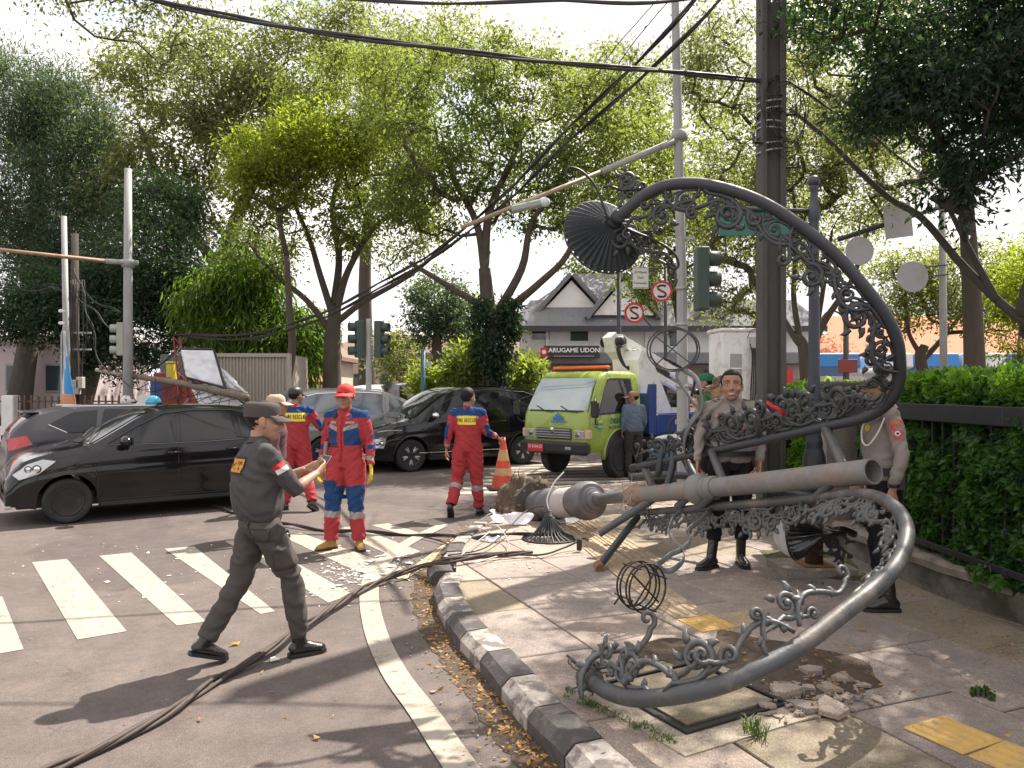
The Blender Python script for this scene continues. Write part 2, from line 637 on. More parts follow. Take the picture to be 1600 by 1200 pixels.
# zebra stripes
stripes = [
 [(-40, 945), (3, 932), (37, 1015), (-45, 1030)],
 [(50, 879), (105, 874), (198, 987), (121, 1000)],
 [(155, 869), (205, 864), (322, 972), (276, 978)],
 [(257, 858), (303, 854), (430, 956), (407, 960)],
 [(352, 846), (394, 842), (551, 929), (513, 942)],
 [(440, 838), (470, 833), (640, 893), (592, 910)],
 [(520, 827), (553, 822), (657, 862), (618, 872)],
 [(580, 821), (607, 818), (672, 838), (655, 843)],
 [(645, 815), (676, 811), (700, 819), (688, 824)],
]
def paint_strip(name, pts, m, z=0.004, parent=road):
 mb = MB()
 mb.prism([(p[0], p[1]) for p in pts], 0.0015, z)
 return mb.build(name, m, parent)
for s in stripes:
 P = gx(s)
 if (P[1] - P[0]).cross(P[2] - P[1]).z < 0:
  P = P[::-1]
 paint_strip('zebra_stripe', P, M_paint)
# far crossing behind the car and beside the lorry
for k in range(9):
 a = V(-0.3 + k * 0.0, 11.9 + k * 0.62, 0) + V(0.55 * (k * 0.12), 0, 0)
 d = V(0.985, 0.17, 0)
 n = V(-0.17, 0.985, 0)
 a = V(-0.9 + 0.1 * k, 12.4 + 0.56 * k, 0)
 paint_strip('zebra_stripe', [a, a + d * 2.9, a + d * 2.9 + n * 0.3, a + n * 0.3], M_paint)

def band(name, mids, w, m, z=0.006, parent=road, taperw=None):
 pts = [Vector(p) for p in mids]
 mb = MB()
 vs, fs = [], []
 for i, p in enumerate(pts):
  T = (pts[min(i + 1, len(pts) - 1)] - pts[max(i - 1, 0)]).normalized()
  N = Vector((-T.y, T.x, 0))
  vs += [(p.x + N.x * w / 2, p.y + N.y * w / 2, z), (p.x - N.x * w / 2, p.y - N.y * w / 2, z)]
 for i in range(len(pts) - 1):
  fs.append((2 * i, 2 * i + 1, 2 * i + 3, 2 * i + 2))
 mb.add(vs, fs)
 return mb.build(name, m, parent)
ln = spline([tuple(G(u, v)) for u, v in [(790, 1290), (720, 1200), (662, 1115), (615, 1050), (586, 985), (577, 925), (592, 885), (635, 850), (690, 822)]], 5)
band('edge_line', ln, 0.155, M_paint, 0.0085)
ln = spline([tuple(G(u, v)) for u, v in [(625, 905), (668, 878), (705, 850), (745, 826), (800, 796)]], 4)
band('edge_line', ln, 0.13, M_ypaint, 0.0095)

# pavement outline (outer kerb line), traced round the corner
curb_pts = [(3.2, -0.6), (1.9, 0.55), (1.05, 1.65), (0.53, 2.6), (0.20, 3.45), (0.04, 3.85), (-0.15, 4.45), (-0.36, 5.02), (-0.56, 5.75), (-0.68, 6.6), (-0.70, 7.5), (-0.56, 8.7), (-0.27, 9.9), (0.12, 11.2), (0.75, 12.3), (1.7, 13.15), (3.0, 13.7), (6, 14.3), (14, 15.0)]
curb = spline(curb_pts, 8)
def offset_line(line, d):
 out = []
 for i, p in enumerate(line):
  a = Vector(line[max(i - 1, 0)]).to_2d()
  b = Vector(line[min(i + 1, len(line) - 1)]).to_2d()
  T = (b - a).normalized()
  out.append((p[0] + T.y * d, p[1] - T.x * d))
 return out
inner = offset_line(curb, 0.2)
SW = inner + [(14.5, 15), (14.5, -1.5), (4.2, -1.5)]
sidewalk = kind(thing('sidewalk', 'x', 'x'), 'structure')
del sidewalk['label']; del sidewalk['category']
mb = MB()
mb.prism(SW[::-1] if False else SW[::-1], -0.05, 0.085)
mb.build('sand_bed', M_bed, sidewalk)

def clip_convex(poly, hull):
 """clip polygon by convex hull given clockwise or counter-clockwise"""
 area = sum(hull[i][0] * hull[(i + 1) % len(hull)][1] - hull[(i + 1) % len(hull)][0] * hull[i][1] for i in range(len(hull)))
 sgn = 1 if area > 0 else -1
 out = list(poly)
 for i in range(len(hull)):
  ax, ay = hull[i]
  bx, by = hull[(i + 1) % len(hull)]
  if abs(ax - bx) + abs(ay - by) < 1e-6:
   continue
  new = []
  for j in range(len(out)):
   p, q = out[j], out[(j + 1) % len(out)]
   dp = sgn * ((bx - ax) * (p[1] - ay) - (by - ay) * (p[0] - ax))
   dq = sgn * ((bx - ax) * (q[1] - ay) - (by - ay) * (q[0] - ax))
   if dp >= 0:
    new.append(p)
   if (dp >= 0) != (dq >= 0):
    t = dp / (dp - dq)
    new.append((p[0] + t * (q[0] - p[0]), p[1] + t * (q[1] - p[1])))
  out = new
  if len(out) < 3:
   return []
 return out
# convex hull of the pavement area used for cutting slabs
def hull2(pts):
 pts = sorted(set((round(p[0], 4), round(p[1], 4)) for p in pts))
 def half(ps):
  h = []
  for p in ps:
   while len(h) > 1 and (h[-1][0] - h[-2][0]) * (p[1] - h[-2][1]) - (h[-1][1] - h[-2][1]) * (p[0] - h[-2][0]) <= 0:
    h.pop()
   h.append(p)
  return h[:-1]
 return half(pts) + half(pts[::-1])
HULL = hull2(SW)
wall_line = [(3.62, -1.0), (3.55, 4.0), (3.44, 5.17), (3.22, 6.0), (3.18, 7.3), (3.2, 9.6)]

ang = R(22)
ax_a = Vector((math.sin(ang), -math.cos(ang)))     # along the path, towards the viewer
ax_b = Vector((math.cos(ang), math.sin(ang)))
org = Vector((-2.5, 14.0))
sr = random.Random(11)
slab_mats = [M_slab, M_slab, M_slab, M_slab2, M_slab2, M_slab3]
LA, LB = 0.92, 0.72
for j in range(-7, 16):
 off = sr.uniform(0, LA)
 for i in range(-3, 24):
  a0 = i * LA + off
  b0 = j * LB
  c = org + ax_a * (a0 + LA / 2) + ax_b * (b0 + LB / 2)
  if c.y < 0.8 or c.x > 8.0 or c.y > 15.5 or (c.x > 4.6):
   continue
  g = 0.0065
  q = []
  for aa, bb in ((a0 + g, b0 + g), (a0 + LA - g, b0 + g), (a0 + LA - g, b0 + LB - g), (a0 + g, b0 + LB - g)):
   p = org + ax_a * aa + ax_b * bb
   q.append((p.x, p.y))
  q = clip_convex(q, HULL)
  if len(q) < 3:
   continue
  ar = 0.5 * abs(sum(q[k][0] * q[(k + 1) % len(q)][1] - q[(k + 1) % len(q)][0] * q[k][1] for k in range(len(q))))
  if ar < 0.01:
   continue
  if sum(q[k][0] * q[(k + 1) % len(q)][1] - q[(k + 1) % len(q)][0] * q[k][1] for k in range(len(q))) < 0:
   q = q[::-1]
  # inset the top edge a little so every joint shows a worn arris
  cx = sum(p[0] for p in q) / len(q); cy = sum(p[1] for p in q) / len(q)
  tz = 0.12 + sr.uniform(-0.003, 0.002)
  tx, ty = sr.uniform(-.004, .004), sr.uniform(-.004, .004)
  hz = lambda p: min(tz + (p[0] - cx) * tx + (p[1] - cy) * ty, 0.1225)
  n = len(q)
  vs = [(p[0], p[1], 0.06) for p in q] + [(p[0], p[1], hz(p) - 0.006) for p in q]
  vs += [(p[0] + (cx - p[0]) * 0.012, p[1] + (cy - p[1]) * 0.012, hz(p)) for p in q]
  fs = [tuple(range(n - 1, -1, -1)), tuple(range(2 * n, 3 * n))]
  for r_ in range(2):
   for k in range(n):
    fs.append((r_ * n + k, r_ * n + (k + 1) % n, (r_ + 1) * n + (k + 1) % n, (r_ + 1) * n + k))
  mb = MB().add(vs, fs)
  side = (c.x > 1.9)
  m = sr.choice([M_slab2, M_slab2, M_slab, M_slab3]) if side else sr.choice(slab_mats)
  mb.build('paving_slab', m, sidewalk)

# tactile guidance path: one tile at a time
def tactile(c, ang, m, dots=False, size=0.295, z=0.1285):
 ca, sa = math.cos(ang), math.sin(ang)
 rot = Matrix(((ca, -sa, 0), (sa, ca, 0), (0, 0, 1)))
 mb = MB()
 h = size / 2 - 0.003
 mb.bbox((0, 0, z - 0.004), (2 * h, 2 * h, 0.008), None, 0.002)
 if dots:
  for i in range(5):
   for j in range(5):
    mb.lathe([(0.017, z), (0.013, z + 0.0045), (0.0, z + 0.005)], 6, Matrix.Translation((-.112 + i * .056, -.112 + j * .056, 0)), False)
 else:
  for i in range(4):
   y = -0.105 + i * 0.07
   pts = [(-0.125, y - 0.0), (-0.115, y - .016), (0.115, y - .016), (0.125, y), (0.115, y + .016), (-0.115, y + .016)]
   n = len(pts)
   vs = [(x, yy, z) for x, yy in pts] + [(x * .965, y + (yy - y) * .55, z + .010) for x, yy in pts]
   mb.add(vs, [tuple(range(n, 2 * n))] + [(k, (k + 1) % n, n + (k + 1) % n, n + k) for k in range(n)])
 mb.v = [tuple(rot @ Vector(p) + Vector((c[0], c[1], 0))) for p in mb.v]
 return mb.build('tactile_tile', m, sidewalk)
tp = spline([(0.62, 9.0), (0.72, 8.4), (0.84, 7.7), (0.95, 7.0), (1.08, 6.2), (1.27, 5.3), (1.6, 4.55), (1.8, 4.05), (1.99, 3.55), (2.3, 3.0), (2.7, 2.4)], 40)
def walk(line, step):
 out = []
 acc = 0
 last = Vector((line[0][0], line[0][1], 0))
 nxt = 0
 d = 0
 for p in line[1:]:
  p = Vector((p[0], p[1], 0))
  seg = (p - last).length
  while d + seg >= nxt:
   t = (nxt - d) / seg
   q = last.lerp(p, t)
   out.append((q, (p - last).normalized()))
   nxt += step
  d += seg
  last = p
 return out
for k, (p, T) in enumerate(walk(tp, 0.3)):
 a = math.atan2(T.y, T.x)
 broken = 3.72 < p.y < 4.95
 if broken:
  continue
 if p.y < 3.75:
  tactile(p, a, M_tactile)
 elif abs(p.y - 5.1) < 0.32:
  tactile(p, a, M_tactile, dots=True)
  Nn = Vector((-T.y, T.x, 0))
  tactile(V(p.x, p.y, 0) + Nn * 0.3, a, M_tactile2, dots=True)
 else:
  tactile(p, a, M_tactile2)
  if p.y > 6.9:
   Nn = Vector((-T.y, T.x))
   tactile((p.x + Nn.x * .3, p.y + Nn.y * .3), a, M_tactile2)

# broken ground patch with loose soil and lumps of slab
def blob_patch(name, c, rx, ry, rot, h, m, seed, parent=None, z=0.1235):
 r = random.Random(seed)
 n, rings = 72, 20
 vs = [(c[0], c[1], z + h)]
 ph = [r.uniform(0, 6.28) for _ in range(5)]
 for i in range(1, rings + 1):
  t = i / rings
  for j in range(n):
   a = 2 * PI * j / n
   k = 1 + 0.16 * math.sin(2 * a + ph[0]) + 0.1 * math.sin(3 * a + ph[1]) + .08 * math.sin(5 * a + ph[2]) + .05 * math.sin(9 * a + ph[3])
   x, y = rx * k * t * math.cos(a), ry * k * t * math.sin(a)
   X = c[0] + x * math.cos(rot) - y * math.sin(rot)
   Yy = c[1] + x * math.sin(rot) + y * math.cos(rot)
   hh = h * (1 - t ** 2) * (0.55 + 1.3 * noise.noise(Vector((X * 9, Yy * 9, seed))) + 1.1 * noise.noise(Vector((X * 24, Yy * 24, seed)))) if t < 1 else 0
   vs.append((X, Yy, z + max(hh, -.002) - (0.004 if t == 1 else 0)))
 fs = [(0, 1 + j, 1 + (j + 1) % n) for j in range(n)]
 for i in range(rings - 1):
  for j in range(n):
   fs.append((1 + i * n + j, 1 + (i + 1) * n + j, 1 + (i + 1) * n + (j + 1) % n, 1 + i * n + (j + 1) % n))
 return MB().add(vs, fs).build(name, m, parent, True)
kind(blob_patch('soil', (1.55, 4.42), 0.36, 0.62, R(30), 0.022, M_soil, 3, None, .126), 'stuff')
kind(blob_patch('soil', (1.05, 4.62), 0.36, 0.22, R(10), 0.014, M_soil, 5, None, .1245), 'stuff')
kind(blob_patch('soil', (2.75, 7.0), 0.32, 0.75, R(0), 0.02, mat('mossy_soil', (0.12, 0.12, 0.04), 0.95, var=.5, scale=16, bump=.8, col2=(0.06, 0.045, 0.03), thr=(.4, .6)), 8, None), 'stuff')
def rock(r, m, name, parent, loc, size, flatness=0.4, rz=0.0, pts=9, group=None):
 mb = MB()
 n = r.choice((5, 6, 6))
 ang_ = sorted(r.uniform(0, 2 * PI) for _ in range(n))
 ang_ = [2 * PI * k / n + r.uniform(-.3, .3) for k in range(n)]
 rad = [size * r.uniform(.6, 1.35) for _ in range(n)]
 h = size * flatness
 t1, t2 = r.uniform(-.12, .12), r.uniform(-.12, .12)
 vs = []
 for z, k in ((0, .92), (h * .3, 1.0), (h * .93, .98), (h, .93)):
  for a, q in zip(ang_, rad):
   x, y = q * k * math.cos(a), q * k * math.sin(a)
   vs.append((x, y, z + (t1 * x + t2 * y) * (z > 0) + r.uniform(-.06, .06) * h))
 fs = [tuple(range(n - 1, -1, -1)), tuple(range(3 * n, 4 * n))]
 for i in range(3):
  for j in range(n):
   fs.append((i * n + j, i * n + (j + 1) % n, (i + 1) * n + (j + 1) % n, (i + 1) * n + j))
 mb.add(vs, fs)
 o = mb.build(name, m, parent)
 o.location = loc
 o.rotation_euler = (0, 0, rz)
 return o
rr = random.Random(5)
rock_labels = ['large flat lump of broken slab nearest the tactile tiles', 'second flat lump of slab beside the large one in the rubble', 'grey wedge of broken slab left in the soil patch',
    'long narrow slab fragment at the back of the rubble', 'pale chunk of slab half under its neighbours', 'thick slab corner lying on leaves in the broken patch',
    'small square lump at the edge of the soil', 'small pale lump nearest the steel pit frame', 'tilted grey lump in the middle of the rubble']
for (u, v, s), lb in zip([(1302, 1112, .105), (1290, 1078, .085), (1225, 1086, .1), (1268, 1052, .09), (1318, 1062, .07), (1258, 1108, .1), (1345, 1072, .05), (1200, 1104, .06), (1285, 1095, .06)], rock_labels):
 p = G(u, v, .13)
 tag(rock(rr, M_slab2 if rr.random() < .5 else M_slab, 'rubble_piece', None, p, s * .8, rr.uniform(.25, .45), rr.uniform(0, 6)), lb, 'rubble', 'broken slab pieces in the soil patch')

# manhole: steel angle frame with sunk cover
mh = kind(bpy.data.objects.new('sidewalk_pit', None), 'structure')
COL.objects.link(mh)
c0 = V(.80, 3.52, 0); eu = V(.87, .49, 0); ev = V(-.49, .87, 0)
def quad_at(a0, a1, b0, b1):
 return [c0 + eu * a + ev * b for a, b in ((a0, b0), (a1, b0), (a1, b1), (a0, b1))]
M_cement = ground_mat('pale_cement', (0.4, 0.36, 0.29), (0.5, 0.45, 0.37))
S = .64
for q in (quad_at(-.16, S + .12, -.17, -.02), quad_at(-.16, -.02, -.02, S + .1), quad_at(S + .02, S + .12, -.02, S + .1)):
 mb = MB(); mb.prism([(p.x, p.y) for p in q], .118, .127); mb.build('cement_rim', M_cement, mh)
for q in (quad_at(-.02, S + .02, -.02, .0), quad_at(-.02, 0, 0, S), quad_at(S, S + .02, 0, S), quad_at(-.02, S + .02, S, S + .02)):
 mb = MB(); mb.prism([(p.x, p.y) for p in q], .10, .140); mb.build('steel_frame', M_black, mh)
mb = MB(); mb.prism([(p.x, p.y) for p in quad_at(.0, S, .0, S)], .118, .1255); mb.build('pit_gap', M_black, mh)
mb = MB(); mb.prism([(p.x, p.y) for p in quad_at(.045, S - .02, .05, S - .02)], .124, .136); mb.build('pit_cover', M_slab3, mh)

# kerb stones, painted black and white in turn, one at a time
kerb = kind(bpy.data.objects.new('kerb', None), 'structure')
COL.objects.link(kerb)
stones = walk(curb, 0.42)
kr = random.Random(2)
for k, (p, T) in enumerate(stones[:-1]):
 q, T2 = stones[k + 1]
 if p.y < 0.6 and p.x > 2.4 or p.x > 7:
  continue
 N1 = Vector((T.y, -T.x, 0)); N2 = Vector((T2.y, -T2.x, 0))
 g = 0.008
 P0 = p + T * g; P1 = q - T2 * g
 gap = (6.0 < p.y < 8.0 and p.x < 0)
 dz = dn = 0.0; tw = 0.0
 if gap:
  P1 = P1 - T2 * 0.05
  dn = kr.uniform(-.05, .04); tw = kr.uniform(-.05, .05)
 sec = [(0.0, -0.02), (0.0, 0.085), (0.05, 0.135), (0.185, 0.14), (0.2, 0.13), (0.2, -0.02)]
 vs = []
 nseg = 4
 for i in range(nseg + 1):
  t = i / nseg
  base = P0.lerp(P1, t)
  Nn = N1.lerp(N2, t).normalized()
  for d, z in sec:
   j1 = 0.006 * noise.noise(Vector((base.x * 7 + d * 9, base.y * 7, z * 8)))
   b = base + Nn * (d + dn + j1 + tw * (t - .5))
   vs.append((b.x, b.y, z + j1 * (1 if z > 0 else 0)))
 ns = len(sec)
 fs = [tuple(range(ns))[::-1], tuple(nseg * ns + j for j in range(ns))]
 for i in range(nseg):
  for j in range(ns - 1):
   fs.append((i * ns + j, i * ns + j + 1, (i + 1) * ns + j + 1, (i + 1) * ns + j))
 o = MB().add(vs, fs).build('kerb_stone', M_curbw if k % 2 else M_curbb, kerb)
 if gap:
  o['label'] = 'loose kerb stone shifted out of line'

# gutter dirt strip
flatline = offset_line(curb, -0.16)
mb = MB(); vs = []; fs = []
fl = [i for i in range(len(curb)) if 1.4 < curb[i][1] < 11.5 and curb[i][0] < 2]
for n_, i in enumerate(fl):
 wob = 0.05 * noise.noise(Vector((i * .7, 1, 0)))
 d = Vector(flatline[i]) - Vector(curb[i]).to_2d()
 vs += [(curb[i][0] + d.x * (1 + wob * 8), curb[i][1] + d.y * (1 + wob * 8), 0.0035), (curb[i][0] - d.x * .2, curb[i][1] - d.y * .2, 0.02)]
for n_ in range(len(fl) - 1):
 fs.append((2 * n_, 2 * n_ + 1, 2 * n_ + 3, 2 * n_ + 2))
kind(MB().add(vs, fs).build('gutter_dirt', M_soil, None), 'stuff')

# ------------------------------------------------------------------ leaf scatter
def leaf_mesh(name, m, centers, L, wid, rg, tint, dirs=None, droop=0.0, flatz=None, curl=0.15):
 n = len(centers)
 d = rg.normal(size=(n, 3))
 if dirs is not None:
  d = d * 0.6 + dirs
 d[:, 2] -= droop
 if flatz is not None:
  d[:, 2] *= flatz
 d /= np.linalg.norm(d, axis=1)[:, None] + 1e-9
 nn = rg.normal(size=(n, 3))
 if flatz is not None:
  nn[:, 2] = nn[:, 2] * 0.3 + 2
 s = np.cross(d, nn)
 s /= np.linalg.norm(s, axis=1)[:, None] + 1e-9
 up = np.cross(s, d)
 ll = L * rg.uniform(0.45, 1.4, size=(n, 1))
 c = np.asarray(centers)
 a = c - d * ll * 0.5
 b = c + d * ll * 0.5
 l_ = c + s * ll * wid * 0.5 - up * ll * curl
 r_ = c - s * ll * wid * 0.5 - up * ll * curl
 vs = np.stack([a, l_, b, r_], 1).reshape(-1, 3).astype(np.float32)
 me = bpy.data.meshes.new(name)
 me.vertices.add(4 * n)
 me.vertices.foreach_set('co', vs.ravel())
 me.loops.add(6 * n)
 idx = np.arange(n) * 4
 tri = np.stack([idx, idx + 1, idx + 2, idx, idx + 2, idx + 3], 1).ravel().astype(np.int32)
 me.loops.foreach_set('vertex_index', tri)
 me.polygons.add(2 * n)
 me.polygons.foreach_set('loop_start', (np.arange(2 * n) * 3).astype(np.int32))
 me.materials.append(m)
 at = me.attributes.new('tint', 'FLOAT', 'POINT')
 at.data.foreach_set('value', np.repeat(np.clip(tint, 0, 1), 4).astype(np.float32))
 me.update()
 me.validate()
 return me

LEAF_DARK = leaf_mat('dark_glossy_leaf', (0.015, 0.034, 0.022), (0.045, 0.085, 0.04), 0.35, 0.35)
LEAF_MID = leaf_mat('green_leaf', (0.055, 0.078, 0.032), (0.2, 0.225, 0.075), 0.58)
LEAF_OLIVE = leaf_mat('olive_leaf', (0.08, 0.09, 0.055), (0.21, 0.22, 0.11), 0.55)
LEAF_LIME = leaf_mat('lime_leaf', (0.11, 0.14, 0.025), (0.32, 0.35, 0.045), 0.55)
LEAF_BLUE = leaf_mat('blue_green_needle', (0.035, 0.062, 0.052), (0.11, 0.15, 0.105), 0.45)
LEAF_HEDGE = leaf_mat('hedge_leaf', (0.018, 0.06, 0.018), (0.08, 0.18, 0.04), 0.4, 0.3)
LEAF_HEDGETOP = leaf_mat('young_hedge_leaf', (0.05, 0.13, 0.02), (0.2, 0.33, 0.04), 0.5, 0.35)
LEAF_DRY = leaf_mat('dry_leaf', (0.16, 0.07, 0.03), (0.5, 0.3, 0.08), 0.2, 0.7)

def tree(name, label, base, trunk, r0, blobs, nclump, lpc, L, m, seed, wid=0.42, droop=0.3, crad=0.45, limbs=(), bark=None, twist=0.25,
   rleaf=0.012, tint=(0.1, 0.9), ztint=0.35, thick=1.0, up=0.25, group=None, flatten=0.75, cat='tree'):
 """trunk: points from ground up; limbs: explicit polylines; blobs: (centre, (rx, ry, rz)); twigs grow by nearest join"""
 rg = np.random.default_rng(seed)
 bark = bark or M_bark
 base = Vector(base)
 root = thing(name, label, cat, base, 0, group)
 pos, par, fixr = [], [], []
 def add(p, pa, r=None):
  pos.append(np.array(p, float)); par.append(pa); fixr.append(r)
  return len(pos) - 1
 tl = spline([tuple(p) for p in trunk], 5)
 prev = -1
 nt_ = len(tl)
 chains = []
 ch = []
 for i, p in enumerate(tl):
  prev = add(p, prev, r0 * (1 - 0.45 * i / nt_) * (1 + 0.5 * math.exp(-i * .9)))
  ch.append(prev)
 chains.append(ch)
 ntr = len(pos)
 for lb in limbs:
  pts = spline([tuple(p) for p in lb[0]], 5)
  r = lb[1]
  arr = np.array(pos)
  dd = np.linalg.norm(arr - np.array(pts[0]), axis=1)
  pa = int(np.argmin(dd))
  ch = [pa]
  for i, p in enumerate(pts):
   pa = add(p, pa, r * (1 - 0.6 * i / len(pts)))
   ch.append(pa)
  chains.append(ch)
 vol = np.array([b[1][0] * b[1][1] * b[1][2] for b in blobs]) ** 0.7
 vol /= vol.sum()
 cl = []
 for k in range(nclump):
  b = blobs[rg.choice(len(blobs), p=vol)]
  d = rg.normal(size=3); d /= np.linalg.norm(d)
  rr_ = rg.uniform(0.25, 1) ** 0.45
  cl.append(np.array(b[0]) + d * np.array(b[1]) * rr_)
 fork = np.array(tl[-1])
 cl.sort(key=lambda c: np.linalg.norm(c - fork))
 start = max(0, ntr // 3)
 isl = len(pos)
 for c in cl:
  arr = np.array(pos[start:])
  dv = c - arr
  dist = np.linalg.norm(dv, axis=1) + np.maximum(0, -(dv[:, 2])) * 1.2
  pa = int(np.argmin(dist)) + start
  p0 = pos[pa]
  dvec = c - p0
  ln_ = np.linalg.norm(dvec)
  ns = max(2, int(ln_ / 0.5))
  ch = [pa]
  jit = rg.normal(size=3) * ln_ * 0.12
  for i in range(1, ns + 1):
   t = i / ns
   q = p0 + dvec * t + jit * math.sin(PI * t) + np.array([0, 0, up * ln_ * 0.25 * math.sin(PI * t)])
   pa = add(q, pa)
   ch.append(pa)
  chains.append(ch)
 cnt = np.zeros(len(pos))
 kids = np.zeros(len(pos), int)
 for i in range(len(pos) - 1, 0, -1):
  if par[i] >= 0:
   kids[par[i]] += 1
 for i in range(len(pos) - 1, -1, -1):
  if kids[i] == 0:
   cnt[i] += 1
  if par[i] >= 0:
   cnt[par[i]] += cnt[i]
 rad = [fixr[i] if fixr[i] is not None else rleaf * cnt[i] ** 0.48 * thick for i in range(len(pos))]
 tb, bb = MB(), MB()
 for k, ch in enumerate(chains):
  mbx = tb if k == 0 else bb
  pts = [Vector(pos[i]) - base for i in ch]
  rs = [rad[i] for i in ch]
  if k:
   rs[0] = min(rs[0], rs[1] * 1.3)
  n_ = 10 if k == 0 else (7 if max(rs) > .05 else 4)
  mbx.tube(pts, rs, n_)
 tb.build('trunk', bark, root, True)
 bb.build('branches', bark, root, True)
 # foliage
 lpc = int(lpc * .95); L = L * .76
 nl = nclump * lpc
 ci = np.repeat(np.arange(nclump), lpc)
 C = np.array(cl)
 cs = rg.uniform(0.45, 1.2, nclump) * crad
 off = rg.normal(size=(nl, 3)) * 0.55
 off[:, 2] *= flatten
 P = C[ci] + off * cs[ci][:, None]
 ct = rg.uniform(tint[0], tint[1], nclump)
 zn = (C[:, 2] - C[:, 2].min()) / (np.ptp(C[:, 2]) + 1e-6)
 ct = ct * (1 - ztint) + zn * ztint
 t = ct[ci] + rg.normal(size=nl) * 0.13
 outd = off / (np.linalg.norm(off, axis=1)[:, None] + 1e-6)
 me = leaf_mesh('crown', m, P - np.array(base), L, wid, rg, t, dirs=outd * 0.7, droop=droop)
 link('crown', me, root)
 return root

def bl(u, v, Y, ru, rv, ry=None):
 c = W(u, v, Y)
 rx, rz = ru / 1200 * Y, rv / 1200 * Y
 return (tuple(c), (rx, ry or min(rx, rz) * 1.1, rz))
# ================================================================== TREES
def tr(base, pts):
 return [tuple(base)] + [tuple(p) for p in pts]
# central trees across the junction
b = V(-5.4, 23.0, 0)
tree('street_tree', 'broad street tree behind the red-capped rescue worker with lime yellow foliage on its left side', b,
  [b, W(519, 560, 23), W(521, 510, 23), W(524, 480, 23)], 0.3,
  [bl(430, 250, 21.5, 75, 65), bl(520, 180, 22, 110, 90), bl(600, 250, 23, 100, 90), bl(480, 330, 22, 110, 60), bl(600, 360, 23.5, 90, 60), bl(560, 120, 23, 90, 55), bl(400, 400, 23, 60, 50)],
  250, 135, 0.17, LEAF_MID, 21, crad=0.62, limbs=[
   ([W(522, 500, 23), W(500, 430, 22.8), W(482, 370, 22.5), W(455, 310, 22)], .12),
   ([W(524, 490, 23), W(545, 420, 23), W(590, 350, 23), W(640, 330, 23)], .125),
   ([W(522, 480, 23), W(530, 400, 23.3), W(520, 320, 23.5), W(545, 230, 23)], .13),
   ([W(530, 500, 23), W(570, 470, 23), W(640, 430, 23), W(700, 380, 23)], .11),
   ([W(518, 520, 23), W(480, 470, 23), W(420, 420, 23), (W(390, 380, 23))], .11)], droop=.5)
tree('street_tree', 'yellow-green leafy tree front left of the broad street tree', V(-6.6, 21.0, 0),
  [V(-6.6, 21, 0), W(455, 560, 21), W(452, 480, 21), W(448, 400, 21)], 0.13,
  [bl(420, 240, 20.5, 62, 45), bl(480, 195, 20.5, 60, 42), bl(395, 290, 20.5, 42, 38), bl(545, 225, 21, 60, 50), bl(450, 300, 21, 60, 45)],
  120, 120, 0.16, LEAF_LIME, 22, crad=0.55, droop=.6, ztint=.5)
b = V(-.45, 19.0, 0)
tree('street_tree', 'tall spreading tree with a creeper-clad trunk behind the black people carrier', b,
  [b, W(776, 570, 19), W(770, 520, 19), W(762, 470, 19), W(757, 420, 19)], 0.27,
  [bl(700, 180, 18.5, 130, 110), bl(830, 200, 19, 120, 100), bl(760, 100, 19, 110, 55), bl(930, 250, 19, 90, 90), bl(680, 310, 19, 90, 60), bl(840, 330, 19.5, 90, 50), bl(960, 150, 20, 70, 70), bl(620, 140, 20, 70, 80)],
  340, 140, 0.15, LEAF_MID, 31, crad=0.55, limbs=[
   ([W(764, 480, 19), W(740, 470, 19), W(690, 440, 19), W(640, 410, 19)], .12),
   ([W(758, 430, 19), W(745, 350, 19), W(710, 280, 18.8), W(690, 220, 18.5)], .11),
   ([W(757, 420, 19), W(765, 330, 19), W(800, 250, 19), W(820, 180, 19)], .12),
   ([W(772, 520, 19), W(800, 480, 18.8), W(840, 445, 18.5), W(885, 400, 18.2), W(905, 340, 18)], .125),
   ([W(770, 500, 19), W(815, 420, 19), W(830, 350, 19), W(870, 290, 19)], .12)], droop=.5)
# creeper and shrubs at its foot
def bush(name, label, blobs, n, L, m, seed, lpc=60, crad=.3, cat='shrub', wid=.45, droop=0.0, group=None, tint=(0.1, .9)):
 bs = np.array([b_[0] for b_ in blobs])
 base = V(bs[:, 0].mean(), bs[:, 1].mean(), 0)
 rg = np.random.default_rng(seed)
 root = thing(name, label, cat, base, 0, group)
 C = []
 stem = MB()
 for k in range(n):
  b_ = blobs[rg.integers(len(blobs))]
  d = rg.normal(size=3); d /= np.linalg.norm(d)
  c = np.array(b_[0]) + d * np.array(b_[1]) * rg.uniform(.2, 1) ** .4
  c[2] = max(c[2], .1)
  C.append(c)
  if k < 26:
   q = Vector(c) - base
   stem.tube([(q.x * .2, q.y * .2, 0), (q.x * .5, q.y * .5, q.z * .5), q], [.03, .018, .006], 4)
 stem.build('stems', M_bark, root, True)
 C = np.array(C)
 ci = np.repeat(np.arange(n), lpc)
 off = rg.normal(size=(n * lpc, 3)) * .55 * crad
 P = C[ci] + off - np.array(base)
 t = rg.uniform(tint[0], tint[1], n)[ci] + rg.normal(size=n * lpc) * .15
 link('foliage', leaf_mesh('foliage', m, P, L, wid, rg, t, dirs=off / (np.linalg.norm(off, axis=1)[:, None] + 1e-6), droop=droop), root)
 return root
bush('shrub', 'bright green shrubs crowding the foot of the creeper-clad tree', [bl(745, 570, 19.5, 40, 38, 1.0), bl(812, 590, 19.5, 35, 28, 1.0), bl(722, 590, 19.5, 30, 22, .8)], 110, .16, LEAF_MID, 33, tint=(.4, 1))
